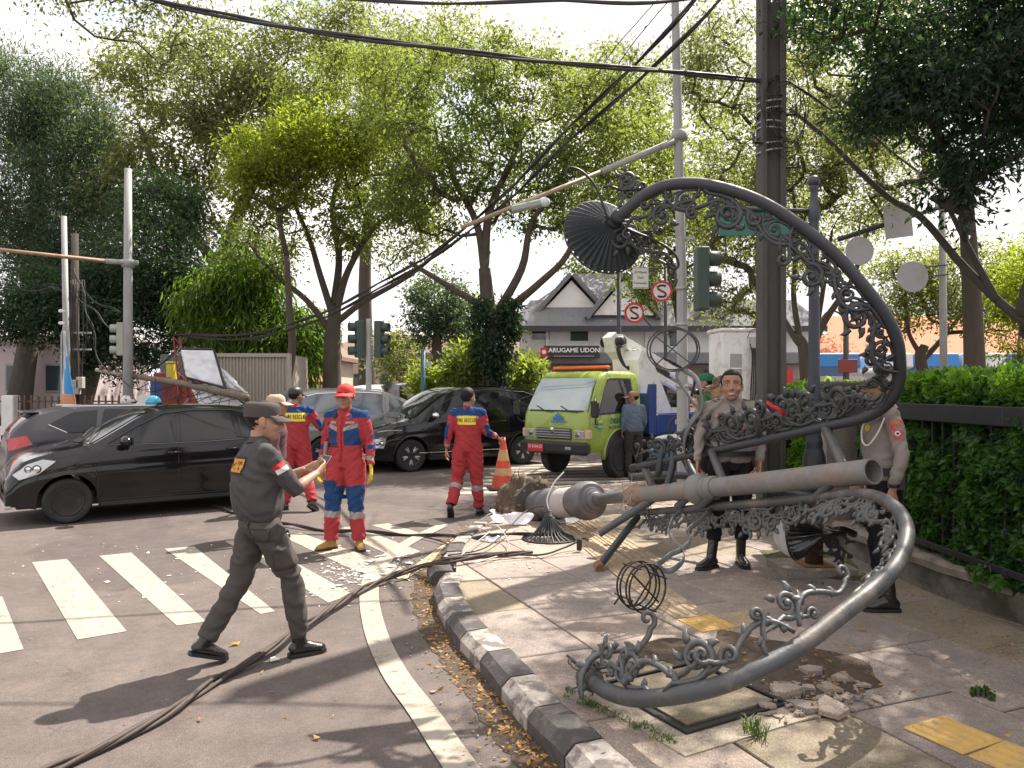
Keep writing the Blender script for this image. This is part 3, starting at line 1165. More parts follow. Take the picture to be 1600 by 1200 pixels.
bush('creeper', 'hanging creeper clinging to the trunk behind the black people carrier', [bl(752, 520, 18.7, 14, 60, .3), bl(775, 560, 18.6, 22, 40, .3), bl(800, 500, 18.7, 12, 30, .25)], 80, .12, LEAF_DARK, 34, crad=.22, cat='creeper', droop=.8)
bush('shrub', 'feathery low shrub beside the thin green sign post', [bl(672, 600, 20, 34, 20, .6)], 40, .14, LEAF_LIME, 35, tint=(.1, .6))
# far small blue-green tree between them
b = V(-3.35, 33, 0)
tree('street_tree', 'small blue-green tree on a pale trunk seen far down the street', b, [b, W(682, 560, 33), W(683, 520, 33)], .3,
  [bl(680, 470, 33, 42, 45), bl(665, 515, 33, 26, 30), bl(705, 505, 33, 28, 26)], 90, 90, .24, LEAF_BLUE, 41, crad=.7, tint=(.3, 1))
b = V(-1.9, 42, 0)
tree('street_tree', 'distant leafy tree beyond the parked cars, left of the thick trunk', b, [b, W(746, 560, 42), W(744, 520, 42)], .25,
  [bl(745, 505, 42, 40, 45), bl(620, 560, 42, 40, 40), bl(720, 560, 42, 30, 30)], 90, 80, .3, LEAF_OLIVE, 42, crad=.9, tint=(.3, 1))
# tall grey-green trees behind, upper left
b = V(-13, 33.0, 0)
tree('street_tree', 'huge grey-green tree rising behind the steel mast on the left', b, [b, W(330, 520, 33), W(345, 430, 33), W(370, 340, 33)], .5,
  [bl(300, 130, 31, 150, 75), bl(430, 90, 31, 150, 70), bl(300, 230, 31, 120, 70), bl(520, 60, 32, 90, 60), bl(230, 300, 31, 90, 60), bl(400, 200, 32, 110, 80), bl(330, 400, 32, 110, 60)],
  330, 120, 0.27, LEAF_OLIVE, 51, crad=1.05, thick=1.3, droop=.3, limbs=[
   ([W(350, 430, 33), W(300, 360, 32), W(250, 280, 31), W(220, 200, 31)], .26),
   ([W(370, 340, 33), W(420, 230, 32), W(440, 130, 31.5)], .26)])
# needle trees on the left edge
b = V(-22, 34, 0)
tree('needle_tree', 'dark feathery needle tree at the left edge behind the junction', b, [b, W(55, 450, 34), W(60, 250, 34), W(55, 140, 34)], .45,
  [bl(35, 180, 33, 60, 85), bl(110, 190, 33, 60, 90), bl(60, 330, 32, 95, 90), bl(160, 260, 32, 55, 80), bl(90, 440, 31, 110, 60), bl(170, 400, 31, 70, 80)],
  360, 230, 0.3, LEAF_BLUE, 52, wid=.12, crad=1.0, droop=-.5, flatten=1.2, thick=1.2)
b = V(-15.5, 27, 0)
tree('needle_tree', 'very dark leafy tree standing behind the tall left steel mast', b, [b, W(160, 520, 27), W(190, 430, 27), W(200, 350, 27)], .35,
  [bl(130, 470, 26, 110, 60), bl(230, 420, 26, 80, 90), bl(280, 500, 26, 60, 60), bl(60, 500, 26, 80, 45), bl(250, 330, 27, 60, 50), bl(330, 470, 26, 50, 60), bl(180, 560, 26, 90, 30)],
  320, 170, 0.2, LEAF_DARK, 53, crad=.75, tint=(.1, 1))
bush('bamboo_clump', 'drooping bright bamboo clump behind the corrugated container', [bl(345, 500, 24, 60, 60, 1.2), bl(420, 520, 24, 55, 50, 1.2), bl(480, 540, 24, 30, 45, 1.0), bl(385, 440, 24, 50, 30, 1)], 170, .3, leaf_mat('bamboo_leaf', (0.04, .09, .02), (.15, .22, .03), .5), 54, lpc=80, crad=.6, wid=.14, droop=1.6, cat='bamboo')
# tree behind the no-stopping signs
b = V(5.2, 23, 0)
tree('street_tree', 'slim dark tree rising behind the two no-stopping signs', b, [b, W(1066, 540, 23), W(1058, 480, 23), W(1048, 430, 23)], .16,
  [bl(1050, 330, 23, 80, 60), bl(1030, 440, 23, 60, 40), bl(1120, 330, 23, 50, 70), bl(1000, 250, 18, 60, 60)], 120, 100, .17, LEAF_MID, 61, crad=.65)
b = V(4.2, 12.5, 0)
b = V(5.35, 17.0, 0)
tree('street_tree', 'many-limbed tree behind the concrete pole and the curved lamp arm', b, [b, W(1178, 560, 17), W(1180, 520, 17)], .2,
  [bl(1120, 120, 16, 70, 80), bl(1170, 260, 16.5, 80, 70), bl(1120, 60, 15.5, 60, 60), bl(1130, 470, 16.5, 60, 35), bl(1160, 380, 16.5, 60, 40)], 150, 100, .12, LEAF_OLIVE, 62, crad=.5)
b = V(6.4, 16.5, 0)
tree('street_tree', 'forked tree with bare lower limbs framed by the big lamp arm', b, [b, W(1258, 560, 16.5), W(1245, 520, 16.5)], .16,
  [bl(1280, 230, 16, 90, 80), bl(1210, 330, 16, 60, 60), bl(1330, 330, 16, 60, 50), bl(1260, 140, 15.5, 80, 60), bl(1350, 230, 15.5, 80, 70), bl(1240, 430, 16, 40, 30)],
  200, 105, .115, LEAF_OLIVE, 63, crad=.48, tint=(.3, 1), limbs=[
   ([W(1250, 540, 16.5), W(1225, 500, 16.5), W(1195, 450, 16.5), W(1180, 400, 16.5)], .08),
   ([W(1250, 530, 16.5), W(1240, 460, 16.3), W(1245, 380, 16), W(1240, 300, 16)], .07),
   ([W(1262, 560, 16.5), W(1290, 500, 16.3), W(1330, 440, 16), W(1350, 380, 16)], .09),
   ([W(1275, 520, 16.5), W(1290, 430, 16.3), W(1300, 360, 16)], .06)])
# right: olive trees beyond the hedge
b = V(12.6, 22, 0)
tree('street_tree', 'rounded olive tree beyond the hedge in front of the orange roof', b, [b, W(1440, 570, 22), W(1445, 540, 22)], .2,
  [bl(1440, 480, 22, 50, 45), bl(1500, 440, 21, 70, 60), bl(1560, 480, 21, 60, 60), bl(1420, 430, 22, 50, 40), bl(1590, 420, 21, 50, 40)], 170, 110, .15, LEAF_OLIVE, 64, crad=.6, tint=(.35, 1), limbs=[
   ([W(1445, 560, 22), W(1480, 520, 22), W(1510, 480, 21.5)], .09), ([W(1442, 560, 22), W(1420, 520, 22), W(1415, 470, 22)], .08)])
tree('street_tree', 'yellow-green tree reaching over the right end of the hedge', V(11.5, 15.5, 0), [V(11.5, 15.5, 0), W(1660, 560, 15.5), W(1640, 480, 15.5)], .16,
  [bl(1590, 470, 15, 35, 55), bl(1640, 420, 15, 60, 60), bl(1585, 555, 14, 26, 22)], 100, 100, .11, LEAF_LIME, 65, crad=.4, tint=(0, .6))
# big near tree on the right: limb and dark crown that shades the pavement
b = V(6.9, 9.6, 0)
tree('shade_tree', 'dark glossy tree leaning in over the hedge from the upper right', b,
  [b, V(6.95, 9.6, 1.5), V(6.75, 9.5, 2.3), W(1606, 515, 9.4)], .22,
  [bl(1480, 90, 8.5, 130, 85, 1.2), bl(1560, 210, 8.6, 80, 90, 1.0), bl(1420, 160, 8.6, 70, 70, .8), bl(1520, 20, 9.2, 110, 60, 1.3), bl(1560, 340, 8.8, 50, 45, .6), bl(1640, 120, 8.8, 110, 140, 1.4), bl(1500, 280, 8.8, 60, 35, .6), bl(1330, 20, 9.0, 75, 45, .8), bl(1270, -10, 9.4, 50, 40, .7), ((4.6, 7.4, 7.4), (1.6, 1.6, .8)), ((6.0, 6.0, 6.6), (1.5, 2.0, .9))],
  320, 190, 0.125, LEAF_DARK, 71, wid=.36, crad=.36, droop=.4, bark=M_barkd, limbs=[
   ([W(1600, 500, 9.4), W(1560, 470, 9.6), W(1500, 410, 9.9), W(1440, 340, 10.2), W(1390, 310, 10.4), W(1340, 265, 10.6), W(1290, 215, 10.8), W(1235, 170, 11)], .062),
   ([W(1555, 465, 9.6), W(1520, 400, 9.8), W(1490, 340, 10), W(1462, 290, 10.2)], .05),
   ([W(1600, 490, 9.4), W(1640, 330, 9.2), W(1600, 200, 8.9), W(1540, 120, 8.7)], .12)])
# tall canopy overhead on the far side of the hedge, sparse light foliage behind the pole top
tree('street_tree', 'airy tall tree whose crown fills the sky right of the concrete pole', V(8.2, 13.5, 0), [V(8.2, 13.5, 0), V(8.1, 13.5, 3), V(7.8, 13.2, 5)], .2,
  [bl(1330, 60, 13, 90, 50), bl(1260, 60, 13, 60, 60), bl(1390, 130, 13, 60, 60), bl(1330, 190, 13, 80, 50), bl(1420, 260, 13.5, 70, 50), bl(1400, 20, 13, 80, 60)],
  170, 95, .1, LEAF_OLIVE, 72, crad=.42, tint=(.3, 1))
# overhanging spray, top left, from a tree beside the viewer
tree('street_tree', 'tree with small leaf sprays hanging into the top left of the sky', V(-14.5, 14.0, 0), [V(-14.5, 14, 0), V(-14.2, 14, 5), V(-13, 13.8, 8.5)], .3,
  [bl(90, -5, 13.5, 60, 20), bl(180, 20, 13.5, 80, 40), bl(260, 40, 13.8, 60, 45), ((-12, 13.5, 10), (2.5, 2, 1.3)), bl(300, 90, 14.5, 70, 30)],
  120, 90, .12, LEAF_OLIVE, 73, crad=.5, tint=(0, .7))
# further crowns that close the view between the big trees
b = V(-9, 48, 0)
tree('street_tree', 'pale distant tree filling the gap above the broad street tree', b, [b, W(570, 450, 48), W(575, 330, 48)], .5,
  [bl(600, 60, 46, 60, 50), bl(640, 150, 46, 80, 90), bl(700, 60, 47, 60, 50), bl(560, 250, 47, 120, 80), bl(880, 120, 46, 70, 60), bl(950, 300, 46, 120, 90)], 150, 110, .4, LEAF_OLIVE, 81, crad=1.5, tint=(.4, 1))
b = V(7, 40, 0)
tree('street_tree', 'large far tree whose crown shows between mast and concrete pole', b, [b, W(1010, 480, 40), W(1030, 380, 40)], .45,
  [bl(1000, 330, 40, 100, 90), bl(1110, 250, 40, 90, 90), bl(930, 400, 40, 60, 40), bl(1000, 150, 40, 60, 70), bl(1180, 330, 40, 90, 80), bl(1300, 360, 38, 90, 60)], 170, 105, .32, LEAF_MID, 82, crad=1.2, tint=(.3, 1))
# trees on the sun side, outside the view, that dapple the road and pavement
tree('shade_tree', 'tall shade tree behind the hedge beyond the right edge', V(9.5, 7.5, 0), [V(9.5, 7.5, 0), V(9.3, 7.5, 3.5), V(8.8, 7.6, 5.5)], .3,
  [((7.2, 9.0, 7.6), (1.5, 1.6, .8)), ((8.3, 8.3, 8.8), (1.8, 1.7, .9)), ((7.2, 10.8, 9.6), (1.6, 1.4, .8)), ((8.8, 6.5, 6.6), (1.8, 2.0, .9))], 120, 110, .14, LEAF_DARK, 91, crad=.45)
# ================================================================== HEDGE, WALL, FENCE
wl = [V(3.62, -1.0, 0), V(3.58, 2.0, 0), V(3.52, 4.0, 0), V(3.42, 5.17, 0), V(3.26, 6.0, 0), V(3.22, 7.3, 0), V(3.24, 9.4, 0)]
root = thing('low_wall', 'low mossy stone wall with worn coping under the clipped hedge', 'wall', (3.4, 5, 0))
def wall_loft(sec, m, name, jit, seed, nseg=60):
 pts = [Vector(p) for p in spline([tuple(p) for p in wl], 14)]
 vs, fs = [], []
 ns = len(sec)
 for i, p in enumerate(pts):
  T = (pts[min(i + 1, len(pts) - 1)] - pts[max(i - 1, 0)]).normalized()
  N = Vector((T.y, -T.x, 0))
  for d, z in sec:
   j = jit * noise.noise(Vector((p.x * 3 + d * 6, p.y * 5, z * 7 + seed)))
   q = p + N * (d + j)
   vs.append((q.x - 3.4, q.y - 5, z + j * .6 * (z > .2)))
 for i in range(len(pts) - 1):
  for j in range(ns - 1):
   fs.append((i * ns + j, i * ns + j + 1, (i + 1) * ns + j + 1, (i + 1) * ns + j))
 fs.append(tuple(range(ns))[::-1]); fs.append(tuple((len(pts) - 1) * ns + j for j in range(ns)))
 return MB().add(vs, fs).build(name, m, root)
wall_loft([(0, .05), (-.005, .2), (0, .3), (.3, .3), (.3, .05)], M_wall, 'wall_face', .022, 1)
wall_loft([(-.035, .303), (-.04, .36), (-.01, .395), (.3, .4), (.32, .303)], M_walltop, 'coping', .02, 5)

def hedge(name, label, x0, x1, y0, y1, z0, z1, n, seed, mlo, mhi, L=.055):
 rg = np.random.default_rng(seed)
 cx, cy = (x0 + x1) / 2, (y0 + y1) / 2
 root = thing(name, label, 'hedge', (cx, cy, 0))
 core = MB()
 nx = 16
 # lumpy core
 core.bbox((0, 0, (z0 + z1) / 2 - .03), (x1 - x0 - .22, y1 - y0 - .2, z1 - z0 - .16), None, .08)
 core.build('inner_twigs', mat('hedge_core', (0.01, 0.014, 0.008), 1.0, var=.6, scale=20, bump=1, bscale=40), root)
 def face_pts(k):
  w, d, h = x1 - x0, y1 - y0, z1 - z0
  areas = np.array([d * h * 1.6, w * d, w * h])
  f = rg.choice(3, size=k, p=areas / areas.sum())
  u, v = rg.random(k), rg.random(k)
  P = np.empty((k, 3))
  m0 = f == 0; m1 = f == 1; m2 = f == 2
  P[m0] = np.stack([np.full(m0.sum(), x0), y0 + u[m0] * d, z0 + v[m0] * h], 1)
  P[m1] = np.stack([x0 + u[m1] * w, y0 + v[m1] * d, np.full(m1.sum(), z1)], 1)
  s = rg.random(m2.sum()) < .5
  P[m2] = np.stack([x0 + u[m2] * w, np.where(s, y0, y1), z0 + v[m2] * h], 1)
  return P, f
 P, f = face_pts(n)
 bulge = np.array([noise.noise(Vector((p[0] * 3.1, p[1] * 3.1, p[2] * 3.4))) for p in P])
 b2 = np.array([noise.noise(Vector((p[0] * 9.1, p[1] * 9.1, p[2] * 9.4))) for p in P])
 dep = rg.exponential(.035, n) - .03
 o = bulge * .09 + b2 * .05 - dep
 P[f == 0, 0] -= o[f == 0]
 P[f == 1, 2] += o[f == 1] * .9
 P[f == 2, 1] += np.where(P[f == 2, 1] > cy, 1, -1) * o[f == 2]
 P += rg.normal(size=P.shape) * .015
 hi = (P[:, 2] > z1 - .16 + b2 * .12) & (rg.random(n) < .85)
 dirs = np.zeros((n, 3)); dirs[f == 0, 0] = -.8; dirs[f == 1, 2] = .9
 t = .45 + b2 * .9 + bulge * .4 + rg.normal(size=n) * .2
 C = np.array([cx, cy, 0])
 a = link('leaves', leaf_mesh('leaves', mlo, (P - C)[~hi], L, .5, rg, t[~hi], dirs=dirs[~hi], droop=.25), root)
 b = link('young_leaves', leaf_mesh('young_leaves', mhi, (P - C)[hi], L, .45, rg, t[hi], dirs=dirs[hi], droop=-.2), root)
 return root
hedge('hedge', 'long clipped hedge with bright young top growth above the mossy wall', 3.37, 4.5, 2.5, 7.35, .36, 1.78, 62000, 3, LEAF_HEDGE, LEAF_HEDGETOP, .07)
hedge('hedge', 'bright green hedge section beyond the gate pillar by the lamp post', 3.45, 4.3, 8.3, 10.2, .1, 1.72, 16000, 4, LEAF_HEDGETOP, LEAF_HEDGETOP, .07)

fence = thing('garden_fence', 'black steel rail fence running along the face of the hedge', 'fence', (3.5, 5, 0))
fl_ = [V(3.36, 2.5, 0), V(3.36, 4.0, 0), V(3.35, 5.17, 0), V(3.33, 6.0, 0), V(3.32, 7.45, 0)]
M_fence = mat('fence_black_steel', (0.02, 0.021, 0.024), .5, var=.3, scale=9, bump=.1)
for i in range(len(fl_) - 1):
 a, b_ = fl_[i], fl_[i + 1]
 d = b_ - a
 rot = Matrix.Rotation(math.atan2(d.y, d.x), 3, 'Z')
 mid = (a + b_) / 2 - V(3.5, 5, 0)
 MB().bbox((mid.x - .035, mid.y, 1.515), (d.length, .03, .135), rot, .006).build('rail', M_fence, fence)
 MB().bbox((mid.x - .03, mid.y, .47), (d.length, .02, .05), rot, .004).build('rail', M_fence, fence)
pick = MB(); pick.bbox((0, 0, .95), (.022, .022, 1.12), None, .003)
pm = pick.mesh('picket', M_fence)
L_ = walk([tuple(q) for q in fl_], .145)
for p, T in L_:
 link('picket', pm, fence, (p.x - 3.5 + .03, p.y - 5, 0))

# gate pillar with flat cap
pl = thing('gate_pillar', 'squat grey gate pillar with dark overhanging cap behind the blue lamp post', 'pillar', (3.32, 7.85, 0))
MB().bbox((0, 0, .83), (.42, .42, 1.5), None, .02).build('shaft', M_concrete, pl)
MB().bbox((0, 0, 1.64), (.62, .6, .1), None, .015).build('cap', mat('dark_capping', (.07, .065, .06), .9, var=.3, bump=.5), pl)
MB().bbox((0, 0, 1.735), (.5, .48, .085), None, .02).build('cap', mat('dark_capping', (.07, .065, .06)), pl)

# ================================================================== POLES, MASTS, SIGNALS
def pole_thing(name, label, cat, base, group=None):
 return thing(name, label, cat, base, 0, group)

# concrete H-section pole
cp = pole_thing('utility_pole', 'thick concrete utility pole with recessed faces and wire coils near its top', 'utility pole', (3.22, 9.55, .12))
for (x, w) in ((-.115, .07), (.115, .07)):
 MB().bbox((x, 0, 4.8), (w, .25, 9.6), None, .008).build('flange', M_conpole, cp)
MB().box((0, .02, 4.8), (.158, .13, 9.6)).build('web', M_conpole, cp)
for k in range(9):
 z = 5.2 - k * .085 + (k % 2) * .02
 pts = [(.17 * math.cos(a), .15 * math.sin(a), z + .02 * math.sin(a + k)) for a in [2 * PI * i / 16 for i in range(17)]]
 MB().tube(pts, .011, 5).build('wire_wrap', M_galv if k % 3 else M_wire, cp, True)
for k, (dx, z) in enumerate([(.2, 4.95), (.22, 4.3), (-.2, 4.6)]):
 MB().tube([(dx * .6, -.1, z), (dx * 1.3, -.14, z), (dx * 1.3, -.14, z + .12)], [.02, .02, .012], 6).build('bracket', M_black, cp)
r5 = random.Random(31)
for k in range(9):
 a0 = r5.uniform(0, 6.28)
 pts = []
 R_ = r5.uniform(.18, .42)
 for i in range(14):
  a = a0 + i * .42
  pts.append((.12 + R_ * math.cos(a) * .8, -.15 + .1 * math.sin(a * 1.3), 4.8 + R_ * 1.3 * math.sin(a) + k * .05))
 MB().tube(spline(pts, 2), .006, 4).build('loose_wire', M_wire, cp, True)

# signal mast with sloping arm
ms = pole_thing('signal_mast', 'tall grey octagonal signal mast carrying a tan outreach arm', 'mast', (2.63, 11.8, .12))
b0 = V(2.63, 11.8, .12)
MB().tube([(0, 0, 0), (-.02, 0, 3), (-.13, 0, 7.9)], [.095, .08, .06], 8).build('shaft', M_galvpaint, ms, False)
MB().bbox((0, 0, .015), (.32, .32, .03), None, .004).build('base_plate', M_galvpaint, ms)
armA = W(1072, 213, 11.8) - b0; armB = W(940, 268, 11.6) - b0; armC = W(720, 356, 11.2) - b0
MB().tube([armA, armB], [.055, .045], 8).build('arm_sleeve', M_galvpaint, ms, True)
MB().tube([armB, armC], [.034, .03], 8).build('outreach_arm', mat('tan_arm_paint', (.33, .27, .18), .6, var=.3, scale=5, dirt=((.2, .11, .06), .8, 5)), ms, True)
MB().tube([V(-.06, 0, armA.z - .06), V(-.062, 0, armA.z + .08)], [.12, .12], 10).build('clamp', M_galvpaint, ms, True)
lampc = W(825, 322, 11.3) - b0
MB().bbox(lampc, (.5, .16, .1), Matrix.Rotation(R(-15), 3, 'Y') @ Matrix.Rotation(R(8), 3, 'Z'), .02).build('luminaire', mat('luminaire_grey', (.3, .34, .32), .5), ms)
MB().ell(lampc + V(.24, 0, .06), (.09, .07, .07)).build('photocell', mat('clear_dome', (.6, .68, .66), .2), ms, True)
for z in (1.6, 2.55, 3.1):
 MB().tube([(-.02, 0, z), (-.02, 0, z + .05)], [.1, .1], 8).build('band', M_galv, ms, True)

M_sig = mat('signal_green', (.05, .075, .062), .5, var=.2)
def signal_head(root, c, ry, nlens=3, s=1.0, face=1, lens_col=None, name='signal_head', m=None):
 """housing with backing box and hooded lenses looking along local -Y after rotation ry (about Z)"""
 m = m or M_sig
 rot = Matrix.Rotation(ry, 3, 'Z')
 hd = MB().bbox(c, (.3 * s, .2 * s, .34 * nlens * s), rot, .02 * s).build(name, m, root)
 for k in range(nlens):
  z = (nlens - 1) / 2 * .33 * s - k * .33 * s
  o = Vector(c) + rot @ V(0, -.1 * s, z)
  A = axis_mat(o, rot @ V(0, -1, 0))
  MB().lathe([(.115 * s, 0), (.125 * s, .03 * s), (.12 * s, .2 * s), (.112 * s, .2 * s), (.108 * s, .02 * s)], 14, A, False).build('hood', m, hd, True)
  MB().lathe([(.108 * s, .01 * s), (.06 * s, .035 * s), (0.001, .045 * s)], 14, A, False).build('lens', mat('dark_lens_%d' % k, [(.1, .01, .01), (.12, .07, .01), (.01, .09, .05)][k % 3], .15, coat=.6), hd, True)
 return hd
signal_head(ms, W(1096, 436, 11.8) - b0, R(90), 3, .95)
for z in (3.05, 3.9):
 MB().box((.1, 0, z), (.16, .04, .04)).build('bracket', M_galv, ms)

# middle traffic light on its post
b1 = V(-3.0, 16.2, 0)
b1 = V((576 - 800) / 1200 * 17.5, 17.5, 0)
tl_ = pole_thing('traffic_light', 'dark green traffic light with two heads on a slim grey post', 'traffic light', b1)
MB().tube([(0, 0, 0), (0, 0, 3.3)], [.075, .06], 10).build('post', M_galvpaint, tl_, True)
signal_head(tl_, W(562, 530, 17.5) - b1 + V(.0, -.05, 0), R(-65), 3, .82)
signal_head(tl_, W(592, 530, 17.5) - b1 + V(.0, .05, 0), R(75), 3, .82)
# slim green-blue sign post
b2 = V((661 - 800) / 1200 * 18.5, 18.5, 0)
sp = pole_thing('sign_post', 'slim blue-green post with a small blank plate beside the distant tree', 'sign post', b2)
MB().tube([(0, 0, 0), (0, 0, 2.65)], .06, 10).build('post', mat('blue_green_paint', (.03, .09, .12), .5), sp, True)
MB().bbox(W(668, 569, 18.5) - b2, (.2, .02, .12), None, .004).build('plate', M_galv, sp)

# left masts
b3 = V((200 - 800) / 1200 * 19, 19, 0)
lm = pole_thing('signal_mast', 'tall weathered grey steel mast at the left behind the riders', 'mast', b3)
MB().tube([(0, 0, 0), (.0, 0, 4), (0, 0, 7.15)], [.13, .105, .085], 10).build('shaft', M_galvpaint, lm, True)
a1 = W(216, 411, 19) - b3; a2 = W(165, 408, 18.8) - b3; a3 = W(-60, 384, 17) - b3
MB().tube([a1, a2], [.07, .06], 8).build('arm_sleeve', M_galvpaint, lm, True)
MB().tube([a2, a3], [.05, .04], 8).build('outreach_arm', mat('rusty_arm_paint', (.34, .22, .15), .7, var=.3, dirt=((.2, .08, .04), .8, 5)), lm, True)
MB().tube([V(0, 0, a1.z - .1), V(0, 0, a1.z + .08)], .15, 10).build('clamp', M_galvpaint, lm, True)
signal_head(lm, W(189, 530, 19) - b3, R(-75), 3, .8, m=mat('pale_signal', (.33, .36, .3), .6))
def simple_pole(label, u, Y, vtop, r, m, name='utility_pole', cat='utility pole', lean=0.0):
 b = V((u - 800) / 1200 * Y, Y, 0)
 t = pole_thing(name, label, cat, b)
 top = 1.7 - (vtop - 608) / 1200 * Y
 MB().tube([(0, 0, 0), (lean, 0, top)], [r, r * .75], 10).build('shaft', m, t, True)
 return t, b, top
t, b, top = simple_pole('pale slim utility pole left of the dark wooden one', 107, 20, 338, .09, M_galvpaint, lean=-.12)
for k, (v_) in enumerate((486, 505)):
 q = W(99, v_, 20) - b
 MB().bbox(q, (.2, .15, .08), None, .02).build('security_camera', M_white, t)
t, b, top = simple_pole('dark wooden utility pole with meter boxes among hanging wires', 117, 20.5, 365, .12, M_barkd)
for u_, v_, w_, h_ in ((118, 605, .22, .38), (126, 598, .16, .3)):
 MB().bbox(W(u_, v_, 20.2) - b, (w_, .16, h_), None, .01).build('meter_box', mat('meter_box_grey', (.45, .43, .36), .6), t)
for v_ in (520, 546):
 MB().box(W(122, v_, 20.4) - b, (.7, .05, .05)).build('crossarm', M_galv, t)
for k in range(9):
 x = -.15 + .06 * k
 MB().tube(spline([(x, -.15, 4.6), (x + .1 * math.sin(k), -.2, 3.2), (x + .12 * math.cos(k * 2), -.18, 1.8), (x, -.15, .4)], 4), .014, 4).build('hanging_wire', M_wire, t, True)

# striped banner on a thin pole
b = V((96 - 800) / 1200 * 19.6, 19.6, 0)
bn = thing('feather_banner', 'tall blue white and orange feather banner beside the left utility poles', 'banner', b)
MB().tube([(0, 0, 0), (0, 0, 3.1), (.08, 0, 3.3)], .02, 6).build('pole', M_galv, bn)
def banner_cloth():
 mb = MB()
 n, m_ = 18, 4
 vs = []
 for i in range(n + 1):
  t_ = i / n
  z = 3.2 - 2.9 * t_
  w = .06 + .26 * min(1, t_ * 1.6)
  for j in range(m_ + 1):
   s = j / m_
   vs.append((.03 + w * s * (1 if t_ < .8 else .9), .05 * math.sin(7 * t_ + 3 * s), z - .03 * s))
 mb.v = vs
 for i in range(n):
  for j in range(m_):
   a = i * (m_ + 1) + j
   mb.f.append((a, a + 1, a + m_ + 2, a + m_ + 1))
   t_ = i / n
   mb.m.append(1 if (t_ < .62 and j >= 2 - (t_ > .3)) and j < 3 + (t_ > .2) and t_ < .55 else (2 if t_ > .5 + .05 * (j % 2) else 0))
 return mb
cl = banner_cloth()
M_cw = mat('banner_white', (.6, .58, .6), .8); M_cb = mat('banner_blue', (.06, .3, .65), .8); M_co = mat('banner_orange', (.65, .3, .16), .8)
o = cl.build('cloth', [M_cw, M_cb, M_co], bn, True)
sol = o.modifiers.new('thickness', 'SOLIDIFY'); sol.thickness = .006

# blue-grey ornamental post with ball finial and green street plate
b = G(1272, 893, .12)
op = pole_thing('street_sign_post', 'blue-grey ornamental post with ball finial carrying a green street plate', 'sign post', b)
M_bluegrey = mat('blue_grey_paint', (.03, .04, .055), .45, var=.25, scale=8, bump=.1, dirt=((.12, .09, .07), .4, 5))
MB().lathe([(.075, .02), (.072, .5), (.06, .52), (.055, .62)], 16).build('lower_shaft', mat('brown_rust_paint', (.07, .035, .025), .7, var=.4, scale=9, bump=.4, dirt=((.16, .07, .03), .7, 8)), op, True)
MB().lathe([(.05, .6), (.048, .72), (.065, .75), (.07, .78), (.088, .84), (.098, .91), (.092, .99), (.076, 1.05), (.068, 1.08), (.074, 1.1), (.066, 1.14), (.056, 1.18), (.045, 2.2), (.039, 3.02), (.043, 3.04), (.05, 3.06), (.05, 3.16), (.034, 3.18), (.03, 3.3), (.04, 3.32), (.04, 3.34)], 18).build('shaft', M_bluegrey, op, True)
MB().ell((0, 0, 3.38), (.052, .052, .052)).build('ball_finial', M_bluegrey, op, True)
MB().prism([(-.33, -.25), (.3, -.2), (.3, .28), (-.33, .25)], 0, .06).build('plinth', M_concrete, op)
MB().bbox((0, 0, .068), (.26, .26, .012), None, .002).build('base_plate', M_rust, op)
q1 = W(1112, 358, 6.9) - b
mb = MB()
A = frame(V(-.48, .12, 3.06), V(1, -.1, .0).normalized(), V(0, 0, 1), V(.1, 1, 0).normalized())
mb.prism([(-.3, -.12), (.3, -.12), (.3, .12), (-.3, .12)], 0, .02, A)
pl_ = mb.build('street_plate', mat('street_plate_green', (.01, .12, .085), .35, var=.2), op)
MB().tube([(-.82, .15, 3.19), (.02, 0, 3.12)], .018, 8).build('bracket', M_bluegrey, op, True)

# no-stopping signs on a dark post
b = V((967 - 800) / 1200 * 18.6, 18.6, .0)
ns_ = pole_thing('sign_post', 'dark post carrying the lower no-stopping sign in front of the white restaurant', 'sign post', b)
MB().tube([(0, 0, 0), (0, 0, 4.9)], .05, 8).build('post', M_steeldark, ns_, True)
M_signw = mat('sign_white', (.62, .62, .6), .5, var=.08, scale=6)
M_signr = mat('sign_red', (.5, .03, .03), .45, var=.1)
M_signk = mat('sign_black', (.015, .015, .015), .5)
def s_sign(root, c, r, yaw=0.0):
 X = V(math.cos(yaw), math.sin(yaw), 0); N = V(math.sin(yaw), -math.cos(yaw), 0)
 A = frame(Vector(c), X, V(0, 0, 1), X.cross(V(0, 0, 1)))
 A = frame(Vector(c), X, V(0, 0, 1), N)
 d = MB().lathe([(r, -.008), (r, .008)], 32, A).build('sign_disc', M_signw, root)
 MB().lathe([(r * .78, .0095), (r * .78, .011), (r * 1.0, .011), (r * 1.0, .0095)], 32, A, False).build('red_ring', M_signr, d)
 sp_ = spline([(.36, .42, 0), (.22, .52, 0), (-.16, .52, 0), (-.34, .38, 0), (-.28, .18, 0), (.26, -.16, 0), (.36, -.36, 0), (.2, -.52, 0), (-.2, -.52, 0), (-.36, -.42, 0)], 5)
 n_s = len(sp_); vs, fs = [], []
 for i, q in enumerate(sp_):
  T = (Vector(sp_[min(i + 1, n_s - 1)]) - Vector(sp_[max(i - 1, 0)])).normalized()
  for sg_ in (-.1, .1):
   vs.append(A @ V((q[0] - T.y * sg_) * r, (q[1] + T.x * sg_) * r, .0122))
 fs = [(2 * i, 2 * i + 2, 2 * i + 3, 2 * i + 1) for i in range(n_s - 1)]
 MB().add(vs, fs).build('letter', M_signk, d)
 k = r * .8
 MB().prism([(-k * .70, k * .62), (-k * .62, k * .70), (k * .70, -k * .62), (k * .62, -k * .70)][::-1], .0135, .0155, A).build('red_bar', M_signr, d)
s_sign(ns_, W(991, 489, 18.5) - b, .25, R(8))
